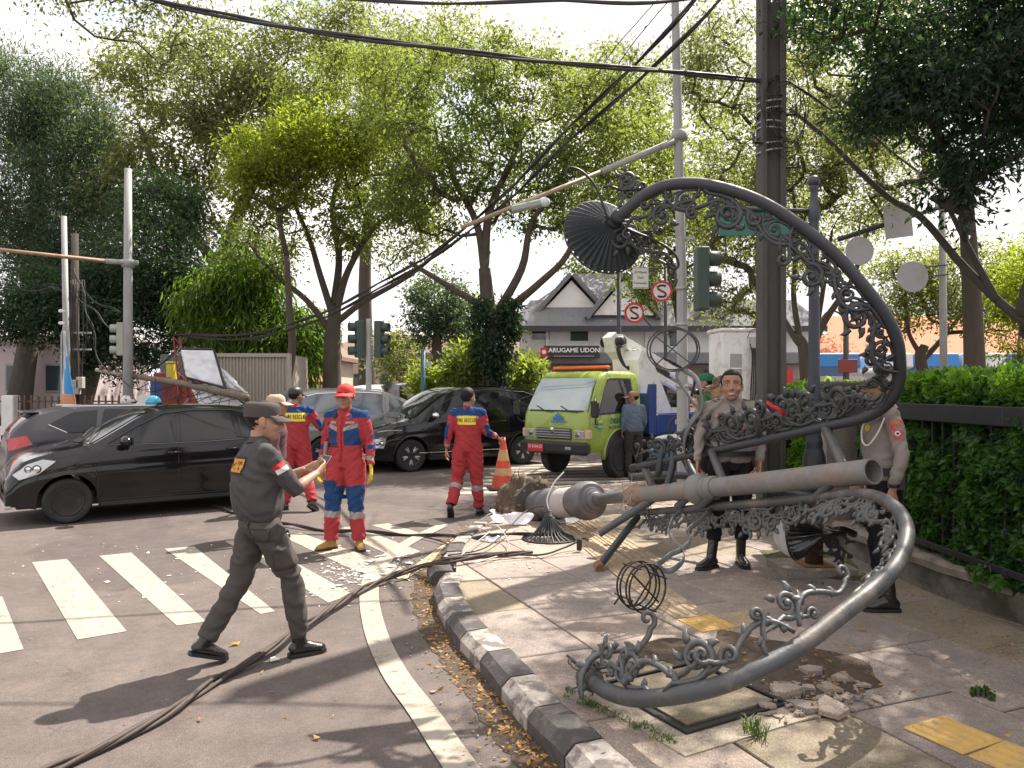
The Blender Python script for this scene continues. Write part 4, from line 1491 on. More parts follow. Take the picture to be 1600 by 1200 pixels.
for z in (-.06, .06):
 MB().tube([(0, 0, W(0, 489, 18.5).z + z), (.2, 0, W(0, 489, 18.5).z + z)], .014, 6).build('bracket', M_steeldark, ns_)
b = V((1040 - 800) / 1200 * 18.9, 18.9, .0)
n2 = pole_thing('sign_post', 'dark post with upper no-stopping sign and white distance plate', 'sign post', b)
MB().tube([(0, 0, 0), (0, 0, 4.8)], .045, 8).build('post', M_steeldark, n2, True)
s_sign(n2, W(1034, 455, 18.8) - b, .26, R(-8))
A = frame(W(1001, 434, 18.7) - b, V(1, 0, 0), V(0, 0, 1), V(0, -1, 0))
pt = MB().prism([(-.19, -.26), (.19, -.26), (.19, .26), (-.19, .26)], -.006, .006, A).build('distance_plate', M_signw, n2)
MB().prism([(-.175, -.245), (.175, -.245), (.175, -.235), (-.175, -.235)], .007, .008, A).build('border', M_signk, pt)
MB().prism([(-.175, .235), (.175, .235), (.175, .245), (-.175, .245)], .007, .008, A).build('border', M_signk, pt)
for s, y in (('10 Meter', .13), ('Dari', 0), ('Persimpangan', -.13)):
 text_on(s, .085 if len(s) < 10 else .058, A @ Matrix.Translation((0, y, .0075)), M_signk, pt, 'lettering', bold=.0015)
MB().tube([W(985, 420, 18.8) - b, W(1062, 418, 18.9) - b], .02, 6).build('bracket', M_steeldark, n2)

# reversed signs on a far right pole
b = V((1476 - 800) / 1200 * 14.5, 14.5, 0)
rp_ = pole_thing('sign_post', 'grey pole right of the lamp arm holding three sign backs', 'sign post', b)
MB().tube([(0, 0, 0), (-.05, 0, 5.6)], [.075, .06], 10).build('post', M_galvpaint, rp_, True)
MB().tube([W(1310, 374, 14.2) - b, W(1485, 318, 14.4) - b], .045, 8).build('cross_arm', M_steeldark, rp_, True)
M_back = mat('sign_back', (.42, .42, .43), .55, var=.1, scale=5, dirt=((.3, .22, .14), .6, 3))
A = frame(W(1403, 345, 14.15) - b, V(.97, .1, .14).normalized(), V(-.1, 0, 1).normalized(), V(0, -1, 0))
MB().prism([(-.27, -.31), (.27, -.31), (.27, .31), (-.27, .31)], -.008, .008, A).build('square_sign_back', M_back, rp_)
MB().lathe([(.26, -.01), (.265, 0), (.26, .01)], 28, frame(W(1343, 392, 14.1) - b, V(1, 0, 0), V(0, 0, 1), V(0, -1, 0))).build('round_sign_back', M_back, rp_)
MB().lathe([(.285, -.01), (.29, 0), (.285, .01)], 28, frame(W(1426, 432, 14.1) - b, V(1, 0, 0), V(0, 0, 1), V(0, -1, 0))).build('round_sign_back', M_back, rp_)
for v_ in (417, 432):
 MB().tube([W(1426, v_ + 2, 14.2) - b, W(1480, v_ - 3, 14.4) - b], .015, 6).build('bracket', M_steeldark, rp_)
MB().tube([W(1343, 352, 14.2) - b, W(1343, 375, 14.2) - b], .015, 6).build('hanger', M_steeldark, rp_)

# small double-bracket lantern far right
b = V((1322 - 800) / 1200 * 20, 20, 0)
sl = pole_thing('street_lamp', 'small ornamental lamp with a bell shade in front of the orange roof', 'street lamp', b)
MB().tube([(0, 0, 0), (0, 0, 3.6)], [.1, .07], 8).build('post', M_conpole, sl, True)
MB().tube(spline([(0, 0, 3.2), (-.1, 0, 3.6), (-.4, 0, 3.75), (-.62, 0, 3.55), (-.64, 0, 3.3)], 4), .025, 6).build('curved_arm', M_steeldark, sl, True)
MB().lathe([(.03, 0), (.05, -.06), (.12, -.14), (.2, -.2)], 14, Matrix.Translation((-.64, 0, 3.32)), False).build('bell_shade', M_steeldark, sl, True)
MB().bbox((0, -.1, 2.3), (.5, .04, .35), None, .01).build('red_board', mat('maroon_board', (.25, .05, .05), .6), sl)

# concrete bollard block near the lorry
bb_ = thing('concrete_block', 'low chamfered concrete block standing on the pavement behind the fallen pole', 'bollard', G(1072, 752, .12))
MB().bbox((0, 0, .13), (.55, .4, .26), None, .05).build('block', M_concrete, bb_)
bb2 = thing('striped_bollard', 'slim post with a bent handle hoop on top near the blue lorry bed', 'bollard', V(2.75, 12.9, .12))
MB().tube([(0, 0, 0), (.02, 0, .82)], .05, 10).build('post', M_concrete, bb2, True)
MB().tube(spline([(-.09, 0, .75), (-.09, 0, 1.0), (0, 0, 1.1), (.1, 0, 1.02), (.1, 0, .75)], 5), .018, 6).build('hoop', M_black, bb2, True)

# ================================================================== CABLES
def cable(label, pts, r, n=1, spread=.03, seed=0, m=None, group=None, twist=5.0):
 r_ = random.Random(seed)
 line = spline([tuple(p) for p in pts], 10)
 c = Vector(line[0])
 root = thing('cable_bundle' if n > 1 else 'cable', label, 'cable', c, 0, group)
 for k in range(n):
  a0 = r_.uniform(0, 6.28)
  out = []
  s = 0
  for i, p in enumerate(line):
   p = Vector(p)
   if i:
    s += (p - Vector(line[i - 1])).length
   a = a0 + s * twist
   out.append(p - c + V(math.cos(a), .4 * math.sin(a), math.sin(a)) * spread * (1 if n > 1 else 0))
  MB().tube(out, r, 5).build('strand', m or M_wire, root, True)
 return root
cable('thick overhead cable bundle sagging from the top left to the concrete pole', [W(150, -45, 8), W(230, -2, 8.1), W(400, 33, 8.3), W(600, 65, 8.5), W(850, 95, 8.9), W(1050, 113, 9.2), W(1200, 127, 9.5)], .016, 4, .026, 1, twist=2.2)
cable('cable bundle running from the concrete pole down to the far right signs', [W(1210, 118, 9.5), W(1300, 170, 10.2), W(1400, 240, 11.5), W(1470, 295, 12.8), W(1560, 330, 14.5)], .012, 4, .022, 2, twist=3)
cable('upper of the two slack bundles dragged down to the fallen pole', [W(1120, -40, 9.5), W(1060, 30, 10), W(960, 130, 11), W(850, 240, 12.5), W(730, 355, 14.5), W(620, 428, 16), W(500, 490, 17.5), W(400, 520, 18.2), W(275, 524, 19)], .014, 3, .028, 3, twist=2)
cable('lower of the two slack bundles dragged down to the fallen pole', [W(1160, -40, 9.5), W(1100, 30, 10), W(990, 130, 11), W(870, 240, 12.5), W(750, 350, 14.5), W(640, 424, 16), W(510, 494, 17.5), W(400, 528, 18.2), W(280, 526, 19)], .014, 3, .028, 4, twist=2)
cable('dark cable bundle crossing the very top edge of the sky', [W(330, -12, 7), W(600, 2, 7), W(850, 3, 7), W(1000, 4, 7), W(1150, -14, 7)], .012, 3, .02, 5, twist=3)
cable('thin knotted service wire beside the mast top', [W(1045, -20, 11), W(1000, 30, 11), W(950, 90, 12), W(880, 200, 14)], .007, 1, seed=6)
cable('second thin service wire beside the mast top', [W(1065, -20, 11), W(1020, 30, 11), W(970, 95, 12), W(900, 210, 14)], .007, 1, seed=7)
cable('sagging wires between the fallen pole head and the red lattice', [W(300, 527, 19), W(262, 560, 19), W(215, 588, 19.2), (W(185, 590, 19.3)), W(165, 582, 19.4)], .014, 2, .03, 8)
cable('slanting wires from the dark wooden pole to the fallen pole head', [W(120, 460, 20.4), W(150, 490, 20), W(195, 530, 19.6), W(215, 560, 19.3)], .012, 2, .05, 9)
cable('second slanting wires falling to the insulators', [W(118, 420, 20.4), W(135, 480, 20), W(155, 560, 19.6), W(165, 585, 19.4)], .012, 2, .05, 10)
cable('thin high wires left of the tall steel mast', [W(-40, 450, 21), W(60, 452, 21), W(120, 455, 20.5), W(190, 492, 20)], .009, 2, .06, 11)
# on the ground
def gcable(label, px, r, n, spread, seed, z=None, m=None, group=None):
 pts = []
 for q in px:
  u, v = q[0], q[1]
  z_ = q[2] if len(q) > 2 else .03
  pts.append(G(u, v, z_))
 rt = cable(label, pts, r, n, spread, seed, m, group, twist=6)
 return rt
gcable('heavy twisted cable bundle trailing across the road in front of the officer', [(20, 1235), (90, 1197), (250, 1122), (345, 1058), (425, 1013, .05), (470, 980, .06), (530, 942, .05), (590, 908, .05), (650, 888, .09), (700, 876, .17), (760, 868, .17), (830, 864, .16)], .0125, 5, .016, 21, m=M_wirebrown)
gcable('long black cable crossing behind the red-capped rescue worker', [(330, 790), (360, 798), (410, 812), (470, 823), (560, 831), (640, 834), (700, 838, .05), (760, 838, .17), (830, 834, .17), (880, 833, .17)], .013, 3, .017, 22)
gcable('black cable looping out from the broken black bracket', [(690, 872, .17), (760, 864, .16), (840, 867, .15), (880, 856, .16), (903, 846, .2)], .011, 1, 0, 23)
gcable('thin grey loop of cable over the fallen white shards', [(720, 868, .17), (760, 835, .2), (775, 822, .28), (790, 838, .2), (792, 862, .16), (740, 880, .16)], .006, 1, 0, 24, m=M_galv)
gcable('slack black cable over the kerb corner', [(660, 838), (690, 846), (705, 856), (690, 866, .1)], .009, 1, 0, 25)
gcable('cable curving beside the cone-shaped fallen shade', [(700, 868, .17), (765, 852, .17), (820, 800, .3), (850, 790, .4)], .008, 1, 0, 26)
gcable('thin wire lying on the asphalt at the kerb', [(600, 905), (622, 885), (632, 870), (650, 880), (640, 900)], .004, 1, 0, 27)
# ================================================================== BUILDINGS
M_bwhite = mat('white_render', (.8, .78, .75), .85, var=.12, scale=1.5, bump=.15, dirt=((.4, .38, .34), .5, .8))
M_roofgrey = mat('grey_shingle', (.19, .19, .2), .85, var=.3, scale=6, bump=.5, bscale=12)
M_roofor = mat('orange_roof_tile', (.5, .17, .08), .85, var=.3, scale=3, bump=.6, bscale=9)
M_window = mat('window_glass', (.05, .07, .08), .08, var=.2, spec=.8)
M_pink = mat('pinkish_render', (.5, .43, .43), .9, var=.1, scale=1.2)
M_cream = mat('cream_render', (.55, .47, .38), .9, var=.12, scale=1.2)

def hip_roof(root, c, sx, sy, z, h, over, m, ridge=.5, rows=0, name='roof'):
 x, y = sx / 2 + over, sy / 2 + over
 rx = x * ridge
 vs = [(c[0] - x, c[1] - y, z), (c[0] + x, c[1] - y, z), (c[0] + x, c[1] + y, z), (c[0] - x, c[1] + y, z),
   (c[0] - rx, c[1], z + h), (c[0] + rx, c[1], z + h),
   (c[0] - x, c[1] - y, z - .25), (c[0] + x, c[1] - y, z - .25), (c[0] + x, c[1] + y, z - .25), (c[0] - x, c[1] + y, z - .25)]
 fs = [(0, 1, 5, 4), (1, 2, 5), (2, 3, 4, 5), (3, 0, 4), (6, 7, 1, 0), (7, 8, 2, 1), (8, 9, 3, 2), (9, 6, 0, 3), (9, 8, 7, 6)]
 return MB().add(vs, fs).build(name, m, root)

def window(root, c, w, h, ny=-1, name='window'):
 f = MB().bbox(c, (w, .1, h), None, .01).build(name, mat('window_frame', (.3, .3, .3), .6), root)
 MB().box((c[0], c[1] + ny * .052, c[2]), (w * .86, .02, h * .86)).build('pane', M_window, f)
 return f

# restaurant
Yb = 34.0
bx0, bx1 = (815 - 800) / 1200 * Yb, (1260 - 800) / 1200 * Yb
def zz(v, Y=Yb): return 1.7 - (v - 608) / 1200 * Y
rb = thing('restaurant_building', 'white restaurant building with steep grey roof and white gable triangles', 'building', ((bx0 + bx1) / 2, Yb + 5, 0))
cx_ = (bx0 + bx1) / 2
w_ = bx1 - bx0
loc = lambda u, v, Y=Yb: W(u, v, Y) - V(cx_, Yb + 5, 0)
MB().box((0, 0, 1.4), (w_ - .6, 10, 2.8)).build('ground_floor', M_cream, rb)
MB().bbox((0, -.2, 3.75), (w_, 10.4, 1.9), None, .03).build('upper_floor', M_bwhite, rb)
MB().bbox((-.3, -5.7, zz(565) + .1), (w_ + .6, 1.5, .5), None, .05).build('canopy', M_roofgrey, rb)
MB().bbox((-.3, -5.75, zz(598)), (w_ + .2, 1.0, .35), None, .05).build('awning', M_roofgrey, rb)
# mansard skirt
sk = MB()
x0_, x1_ = -w_ / 2 - .5, w_ / 2 + .5
z1_, z2_ = zz(512), zz(478)
sk.add([(x0_, -6.0, z1_), (x1_, -6.0, z1_), (x1_, 5.4, z1_), (x0_, 5.4, z1_), (x0_ + .9, -4.6, z2_ + .3), (x1_ - .9, -4.6, z2_ + .3), (x1_ - .9, 4.4, z2_ + .3), (x0_ + .9, 4.4, z2_ + .3)],
  [(3, 2, 1, 0), (4, 5, 6, 7), (0, 1, 5, 4), (1, 2, 6, 5), (2, 3, 7, 6), (3, 0, 4, 7)])
sk.build('skirt_roof', M_roofgrey, rb)
MB().box((0, -6.02, z1_ - .12), (w_ + 1.0, .1, .24)).build('fascia', mat('dark_fascia', (.05, .05, .055), .7), rb)
# main high roof
hip_roof(rb, (-2.2, -.3), 8.6, 8.5, zz(498), 2.7, .3, M_roofgrey, .28)
# gable triangles with white infill
def gable(c, w, h, d, m1, m2):
 A = frame(Vector(c), V(1, 0, 0), V(0, 0, 1), V(0, -1, 0))
 g = MB().prism([(-w / 2, 0), (w / 2, 0), (0, h)], -d, 0, A).build('gable', m1, rb)
 for s in (-1, 1):
  p0, p1 = V(s * (w / 2 + .25), -.2, 0), V(0, h + .2, 0)
  dv = (p1 - p0)
  nrm = V(-dv.y, dv.x, 0).normalized() * .18
  q = [p0, p1, p1 + nrm, p0 + nrm]
  if s > 0:
   q = [p0, p0 - nrm, p1 - nrm, p1][::-1]
   q = [p0, p1, p1 - nrm, p0 - nrm]
  q = [(a.x, a.y) for a in q]
  ar = sum(q[i][0] * q[(i + 1) % 4][1] - q[(i + 1) % 4][0] * q[i][1] for i in range(4))
  if ar < 0: q = q[::-1]
  MB().prism(q, -d - .05, .25, A).build('verge', m2, g)
gable(loc(893, 500), 3.3, 1.75, 5, M_bwhite, M_roofgrey)
gable(loc(975, 492, 33.2), 2.6, 1.5, 5, M_bwhite, M_roofgrey)
gable(loc(1105, 520, 33.5), 2.6, .9, 5, M_bwhite, M_roofgrey)
for u in (855, 945, 1010):
 MB().box(loc(u, 525, Yb - .46), (.12, .1, 1.5)).build('pilaster', M_bwhite, rb)
for u, v in ((845, 520), (905, 522), (1060, 530), (1118, 590), (1060, 596), (845, 592), (895, 592)):
 window(rb, loc(u, v, Yb - .35) if v < 560 else loc(u, v, Yb - .1), .9, .7)
sg = MB().bbox(loc(893, 550, 32.3), (2.35, .12, .52), None, .01).build('sign_board', mat('sign_board_dark', (.035, .035, .04), .5), rb)
A = frame(loc(897, 547.5, 32.2), V(1, 0, 0), V(0, 0, 1), V(0, -1, 0))
text_on('ARUGAME UDON', .27, A, mat('sign_letter_white', (.85, .85, .83), .4), sg, 'lettering', bold=.008)
A = frame(loc(897, 556.5, 32.2), V(1, 0, 0), V(0, 0, 1), V(0, -1, 0))
MB().prism([(-.85, -.03), (.85, -.03), (.85, .03), (-.85, .03)], 0, .004, A).build('faded_strapline', mat('sign_letter_grey', (.2, .2, .2), .4), sg)
lg = MB().bbox(loc(850, 551, 32.25), (.3, .1, .42), None, .01).build('red_sign', mat('red_sign_face', (.6, .03, .03), .4), rb)
MB().lathe([(.09, 0), (.09, .02)], 12, frame(loc(850, 550, 32.17), V(1, 0, 0), V(0, 0, 1), V(0, -1, 0))).build('emblem', M_bwhite, lg)
for u in (868, 1233):
 MB().box(loc(u, 594, 31.8), (.25, .2, .9)).build('red_banner', M_signr, rb)

# orange roofed building to the right
ob = thing('orange_roof_building', 'long low building with a bright orange tiled roof behind the olive trees', 'building', (18.5, 40, 0))
MB().box((0, 0, 1.4), (17, 8, 2.8)).build('wall', M_bwhite, ob)
hip_roof(ob, (0, 0), 17, 8, 2.9, 2.6, .7, M_roofor, .72)
for k in range(7):
 window(ob, (-7 + k * 2.3, -4.02, 1.5), 1.1, 1.2)
sb = thing('tarpaulin_stall', 'stall row with blue and white tarpaulins below the orange roof', 'stall', (14.2, 27, 0))
for k, (x, c) in enumerate([(-3, 'b'), (-1.2, 'w'), (.4, 'b'), (2.0, 'w'), (3.6, 'b')]):
 MB().bbox((x, 0, 2.55), (1.5, 1.4, .5), Matrix.Rotation(R(-12), 3, 'X'), .03).build('tarpaulin', mat('tarp_blue', (.04, .22, .55), .5) if c == 'b' else mat('tarp_white', (.7, .72, .74), .5), sb)
for x in (-3.8, -1.9, 0, 1.9, 4.4):
 MB().tube([(x, -.4, 0), (x, -.4, 2.4)], .04, 6).build('post', M_galv, sb)

# left buildings
lb = thing('house', 'pale pinkish house behind the spiked fence at the far left', 'house', (-27, 38, 0))
MB().box((3.6, 0, 2.0), (8, 6, 4.0)).build('wall', M_pink, lb)
MB().box((-4.5, -1, 1.7), (7, 6, 3.4)).build('wall', M_pink, lb)
hip_roof(lb, (-4.5, -1), 7, 6, 3.5, 1.6, .6, M_roofor, .5)
hip_roof(lb, (3.6, 0), 8, 6, 4.1, 1.3, .5, mat('faded_roof', (.45, .4, .38), .9), .5)
for x, z in ((2, 2.2), (4.5, 2.2), (6.3, 2.2), (-5.5, 1.7), (-3.2, 1.7)):
 window(lb, (x, -3.05 if x > 0 else -4.05, z), 1.1, 1.3)
for (lab, x, y, sx, sy, h, mm) in (('long cream building seen between the trunks in the middle distance', -6.5, 62, 16, 8, 4.2, M_cream), ('white flat-fronted shop at the far end of the street', 3.5, 58, 8, 7, 4.0, M_bwhite), ('pale low house far behind the silver people carrier', -16, 52, 9, 7, 3.6, M_cream)):
 hb = thing('house', lab, 'building', (x, y, 0))
 MB().box((0, 0, h / 2), (sx, sy, h)).build('wall', mm, hb)
 hip_roof(hb, (0, 0), sx, sy, h + .2, 1.7, .5, mat('brown_roof', (.2, .13, .1), .9, var=.3, bump=.4), .6)
 for k in range(int(sx / 2)):
  window(hb, (-sx / 2 + 1 + k * 2, -sy / 2 - .03, h * .55), 1.0, 1.2)

# spiked white fence
sf = thing('spiked_fence', 'low white wall with brown spiked pickets in front of the pinkish house', 'fence', (-17.5, 25, 0))
MB().box((0, 0, .25), (15, .25, .5)).build('wall', M_bwhite, sf)
for x in (-6.5, -3.4, 1.2, 5.6):
 MB().bbox((x, -.02, .75), (.4, .4, 1.5), None, .03).build('pillar', M_bwhite, sf)
sp_ = MB()
for k in range(66):
 x = -7.2 + k * .22
 sp_.box((x, .06, .95), (.05, .05, 1.0))
 sp_.box((x, .06, 1.48), (.06, .06, .08), None, .1)
kind(sp_.build('pickets', mat('brown_picket', (.14, .08, .06), .7), sf), 'stuff')
for z in (.65, 1.3):
 MB().box((0, .09, z), (15, .03, .05)).build('rail', mat('brown_picket', (.14, .08, .06)), sf)

# corrugated container
cb = V((395 - 800) / 1200 * 21, 21.5, 0)
ct = thing('shipping_container', 'beige corrugated container behind the torn white sheet', 'container', (cb.x - .1, 21.8, 0))
mb = MB()
hw, hh, hd_ = 1.15, 2.66, 1.0
vs, fs = [], []
ncor = 26
prof = []
for k in range(ncor):
 x = -hw + 2 * hw * k / ncor
 p_ = 2 * hw / ncor
 prof += [(x, 0), (x + p_ * .35, 0), (x + p_ * .5, .04), (x + p_ * .85, .04)]
prof.append((hw, 0))
for x, y in prof:
 vs += [(x, -hd_ + y, .15), (x, -hd_ + y, hh - .08)]
for k in range(len(prof) - 1):
 fs.append((2 * k, 2 * k + 2, 2 * k + 3, 2 * k + 1))
mb.add(vs, fs)
M_cont = mat('container_beige', (.38, .35, .3), .65, var=.12, scale=2, dirt=((.25, .2, .15), .6, 2))
mb.build('corrugated_side', M_cont, ct)
MB().box((0, .15, hh / 2 + .05), (2 * hw - .02, 2 * hd_ - .4, hh - .15)).build('shell', M_cont, ct)
for z in (.1, hh - .04):
 MB().box((0, -hd_ + .02, z), (2 * hw + .06, .14, .1)).build('frame_rail', M_cont, ct)
for x in (-hw, hw):
 MB().box((x, -hd_ + .02, hh / 2), (.09, .15, hh)).build('corner_post', M_cont, ct)
dk = thing('grey_cabinet', 'dark grey steel cabinet left of the red lattice', 'cabinet', ((275 - 800) / 1200 * 22, 22.4, 0))
MB().bbox((0, 0, 1.4), (1.0, .6, 2.6), None, .02).build('cabinet_body', mat('grey_green_steel', (.12, .14, .13), .6), dk)
MB().box((0, -.31, 1.4), (.9, .02, 2.4)).build('door', mat('grey_green_steel', (.12, .14, .13)), dk)
# torn white sheet on a leaning red lattice
Yk = 18.6
o0 = V((340 - 800) / 1200 * Yk, Yk, 0)
ws = thing('collapsed_sheet', 'crumpled white sheet stretched over a fallen steel frame', 'sheet', o0)
def sheet(px, ys, folds, seed):
 n = 16
 vs, fs = [], []
 P = [W(u, v, y) - o0 for (u, v), y in zip(px, ys)]
 for i in range(n + 1):
  for j in range(n + 1):
   s, t_ = i / n, j / n
   q = P[0] * (1 - s) * (1 - t_) + P[1] * s * (1 - t_) + P[2] * s * t_ + P[3] * (1 - s) * t_
   q = q + V(0, folds * noise.noise(Vector((s * 3 + seed, t_ * 2.2, 0))) + folds * .5 * noise.noise(Vector((s * 7, t_ * 9, seed))), 0)
   vs.append(q)
 for i in range(n):
  for j in range(n):
   a = i * (n + 1) + j
   fs.append((a, a + n + 1, a + n + 2, a + 1))
 return MB().add(vs, fs)
M_sheet = mat('white_sheet', (.72, .74, .78), .5, var=.05)
for nm, px, ys, sd in (('upper_panel', [(283, 546), (334, 547), (352, 605), (292, 592)], [18.8, 18.8, 18.4, 18.5], 1),
     ('lower_panel', [(292, 596), (352, 606), (382, 634), (318, 642)], [18.6, 18.4, 18.2, 18.3], 2),
     ('side_panel', [(345, 575), (352, 580), (388, 615), (356, 606)], [18.5, 18.5, 18.4, 18.5], 3)):
 o = sheet(px, ys, .1, sd).build(nm, M_sheet, ws, True)
 sl_ = o.modifiers.new('thickness', 'SOLIDIFY'); sl_.thickness = .01
for a, b_ in (((334, 546), (352, 608)), ((292, 590), (354, 607)), ((283, 545), (334, 546)), ((300, 596), (385, 632))):
 MB().tube([W(a[0], a[1], 18.45) - o0, W(b_[0], b_[1], 18.25) - o0], .03, 6).build('frame_tube', M_black, ws)
ltt = thing('lattice_mast', 'leaning red and white lattice mast left of the torn sheet', 'mast', W(300, 640, 18.9) * 1)
lo = W(300, 640, 18.9)
ltt.location = (lo.x, lo.y, 0)
lo = V(lo.x, lo.y, 0)
M_red = mat('red_steel', (.25, .045, .035), .6, var=.3)
la, lb_ = W(276, 527, 18.9) - lo, V(.05, 0, 0)
offs = [V(-.13, 0, 0), V(.13, 0, 0), V(0, .2, 0)]
for o_ in offs:
 MB().tube([lb_ + o_ * 1.4, la + o_ * .6], .022, 5).build('chord', M_red, ltt)
for k in range(14):
 t0, t1 = k / 14, (k + 1) / 14
 a = (lb_ + offs[k % 2] * 1.4).lerp(la + offs[k % 2] * .6, t0)
 c = (lb_ + offs[(k + 1) % 2] * 1.4).lerp(la + offs[(k + 1) % 2] * .6, t1)
 MB().tube([a, c], .014, 4).build('brace', M_red if k % 3 else M_galv, ltt)
# fallen concrete pole with insulators
fp = thing('fallen_utility_pole', 'fallen round concrete pole resting on the wreckage behind the black hatchback', 'utility pole', (W(300, 600, 18.4).x, 18.4, 0))
fo = V(W(300, 600, 18.4).x, 18.4, 0)
MB().tube([W(190, 585, 19.2) - fo, W(290, 600, 18.6) - fo, W(388, 622, 17.9) - fo], [.06, .08, .09], 12).build('pole_shaft', mat('mottled_concrete', (.2, .165, .12), .9, var=.35, scale=4, bump=.6, dirt=((.1, .08, .06), .9, 3)), fp, True)
MB().tube([W(150, 578, 19.3) - fo, W(222, 590, 19.1) - fo], .045, 8).build('crossarm', M_galvpaint, fp)
for k in range(5):
 q = W(158 + 13 * k, 578 + 2.2 * k, 19.2) - fo
 MB().lathe([(.03, 0), (.06, .03), (.03, .06), (.06, .09), (.03, .12)], 10, Matrix.Translation(q)).build('insulator', mat('brown_insulator', (.18, .1, .07), .3), fp, True)
rv = random.Random(4)
for k in range(16):
 s = rv.random(); q = (W(195, 588, 19.1) - fo).lerp(W(400, 622, 17.9) - fo, s)
 pts = [q + V(rv.uniform(-.2, .2), -.15, rv.uniform(-.1, .1)), q + V(rv.uniform(-.1, .3), -.2, -.25 - rv.random() * .2), q + V(.5 + rv.random() * .4, -.15, rv.uniform(-.25, .0))]
 MB().tube(spline(pts, 4), .009, 4).build('loose_wire', M_wire, fp, True)
# street kiosk junk behind the wreck
for k, (u, v, w, h, c, lb1) in enumerate([(268, 618, .4, .35, (.2, .04, .035), 'faded red crate stacked behind the fallen pole'), (250, 622, .5, .5, (.05, .1, .3), 'blue drum-shaped box behind the fallen pole'), (263, 615, .18, .8, (.6, .5, .05), 'yellow upright box behind the fallen pole'), (293, 628, .5, .5, (.45, .1, .06), 'red and white hazard board by the lattice mast')]):
 q = W(u, v, 20.2)
 j = thing('street_box', lb1, 'box', (q.x, 20.2 + k * .1, 0))
 MB().bbox((0, 0, (q.z + h) / 2), (w, .3, q.z + h), None, .03).build('box_body', mat('junk_%d' % k, c, .6, var=.25), j)
 MB().bbox((0, 0, q.z + h + .02), (w * 1.08, .34, .05), None, .01).build('lid', mat('junk_%d' % k, c), j)
jt = thing('stacked_crates', 'red plastic crates piled high left of the lattice mast', 'crate', W(263, 572, 21) - V(0, 0, W(0, 572, 21).z))
for k in range(4):
 MB().bbox((0, 0, .95 + k * .35), (.6, .5, .3), None, .03).build('crate', M_red, jt)
MB().bbox((0, 0, .4), (.65, .5, .78), None, .02).build('table', M_concrete, jt)
# food cart with orange awning in the middle distance
fc = thing('food_cart', 'small food cart with a faded orange awning beyond the left fireman', 'cart', (-7.3, 26, 0))
MB().bbox((0, 0, .75), (1.7, .9, .9), None, .03).build('cart_body', mat('cart_wood', (.3, .15, .07), .7), fc)
MB().bbox((0, -.2, 2.0), (2.3, 1.5, .12), Matrix.Rotation(R(8), 3, 'X'), .03).build('awning', mat('faded_orange', (.5, .2, .09), .8), fc)
for x in (-.8, .8):
 MB().tube([(x, 0, .3), (x, 0, 2)], .03, 6).build('post', M_galv, fc)
# ================================================================== VEHICLES
def lerp_tab(tab, x):
 if x <= tab[0][0]:
  return tab[0][1]
 for i in range(len(tab) - 1):
  if x <= tab[i + 1][0]:
   a, b = tab[i], tab[i + 1]
   t = (x - a[0]) / (b[0] - a[0] + 1e-9)
   return a[1] + (b[1] - a[1]) * t
 return tab[-1][1]

def smooth_tab(tab, n=5):
 return [(p[0], p[1]) for p in spline(tab, n)]

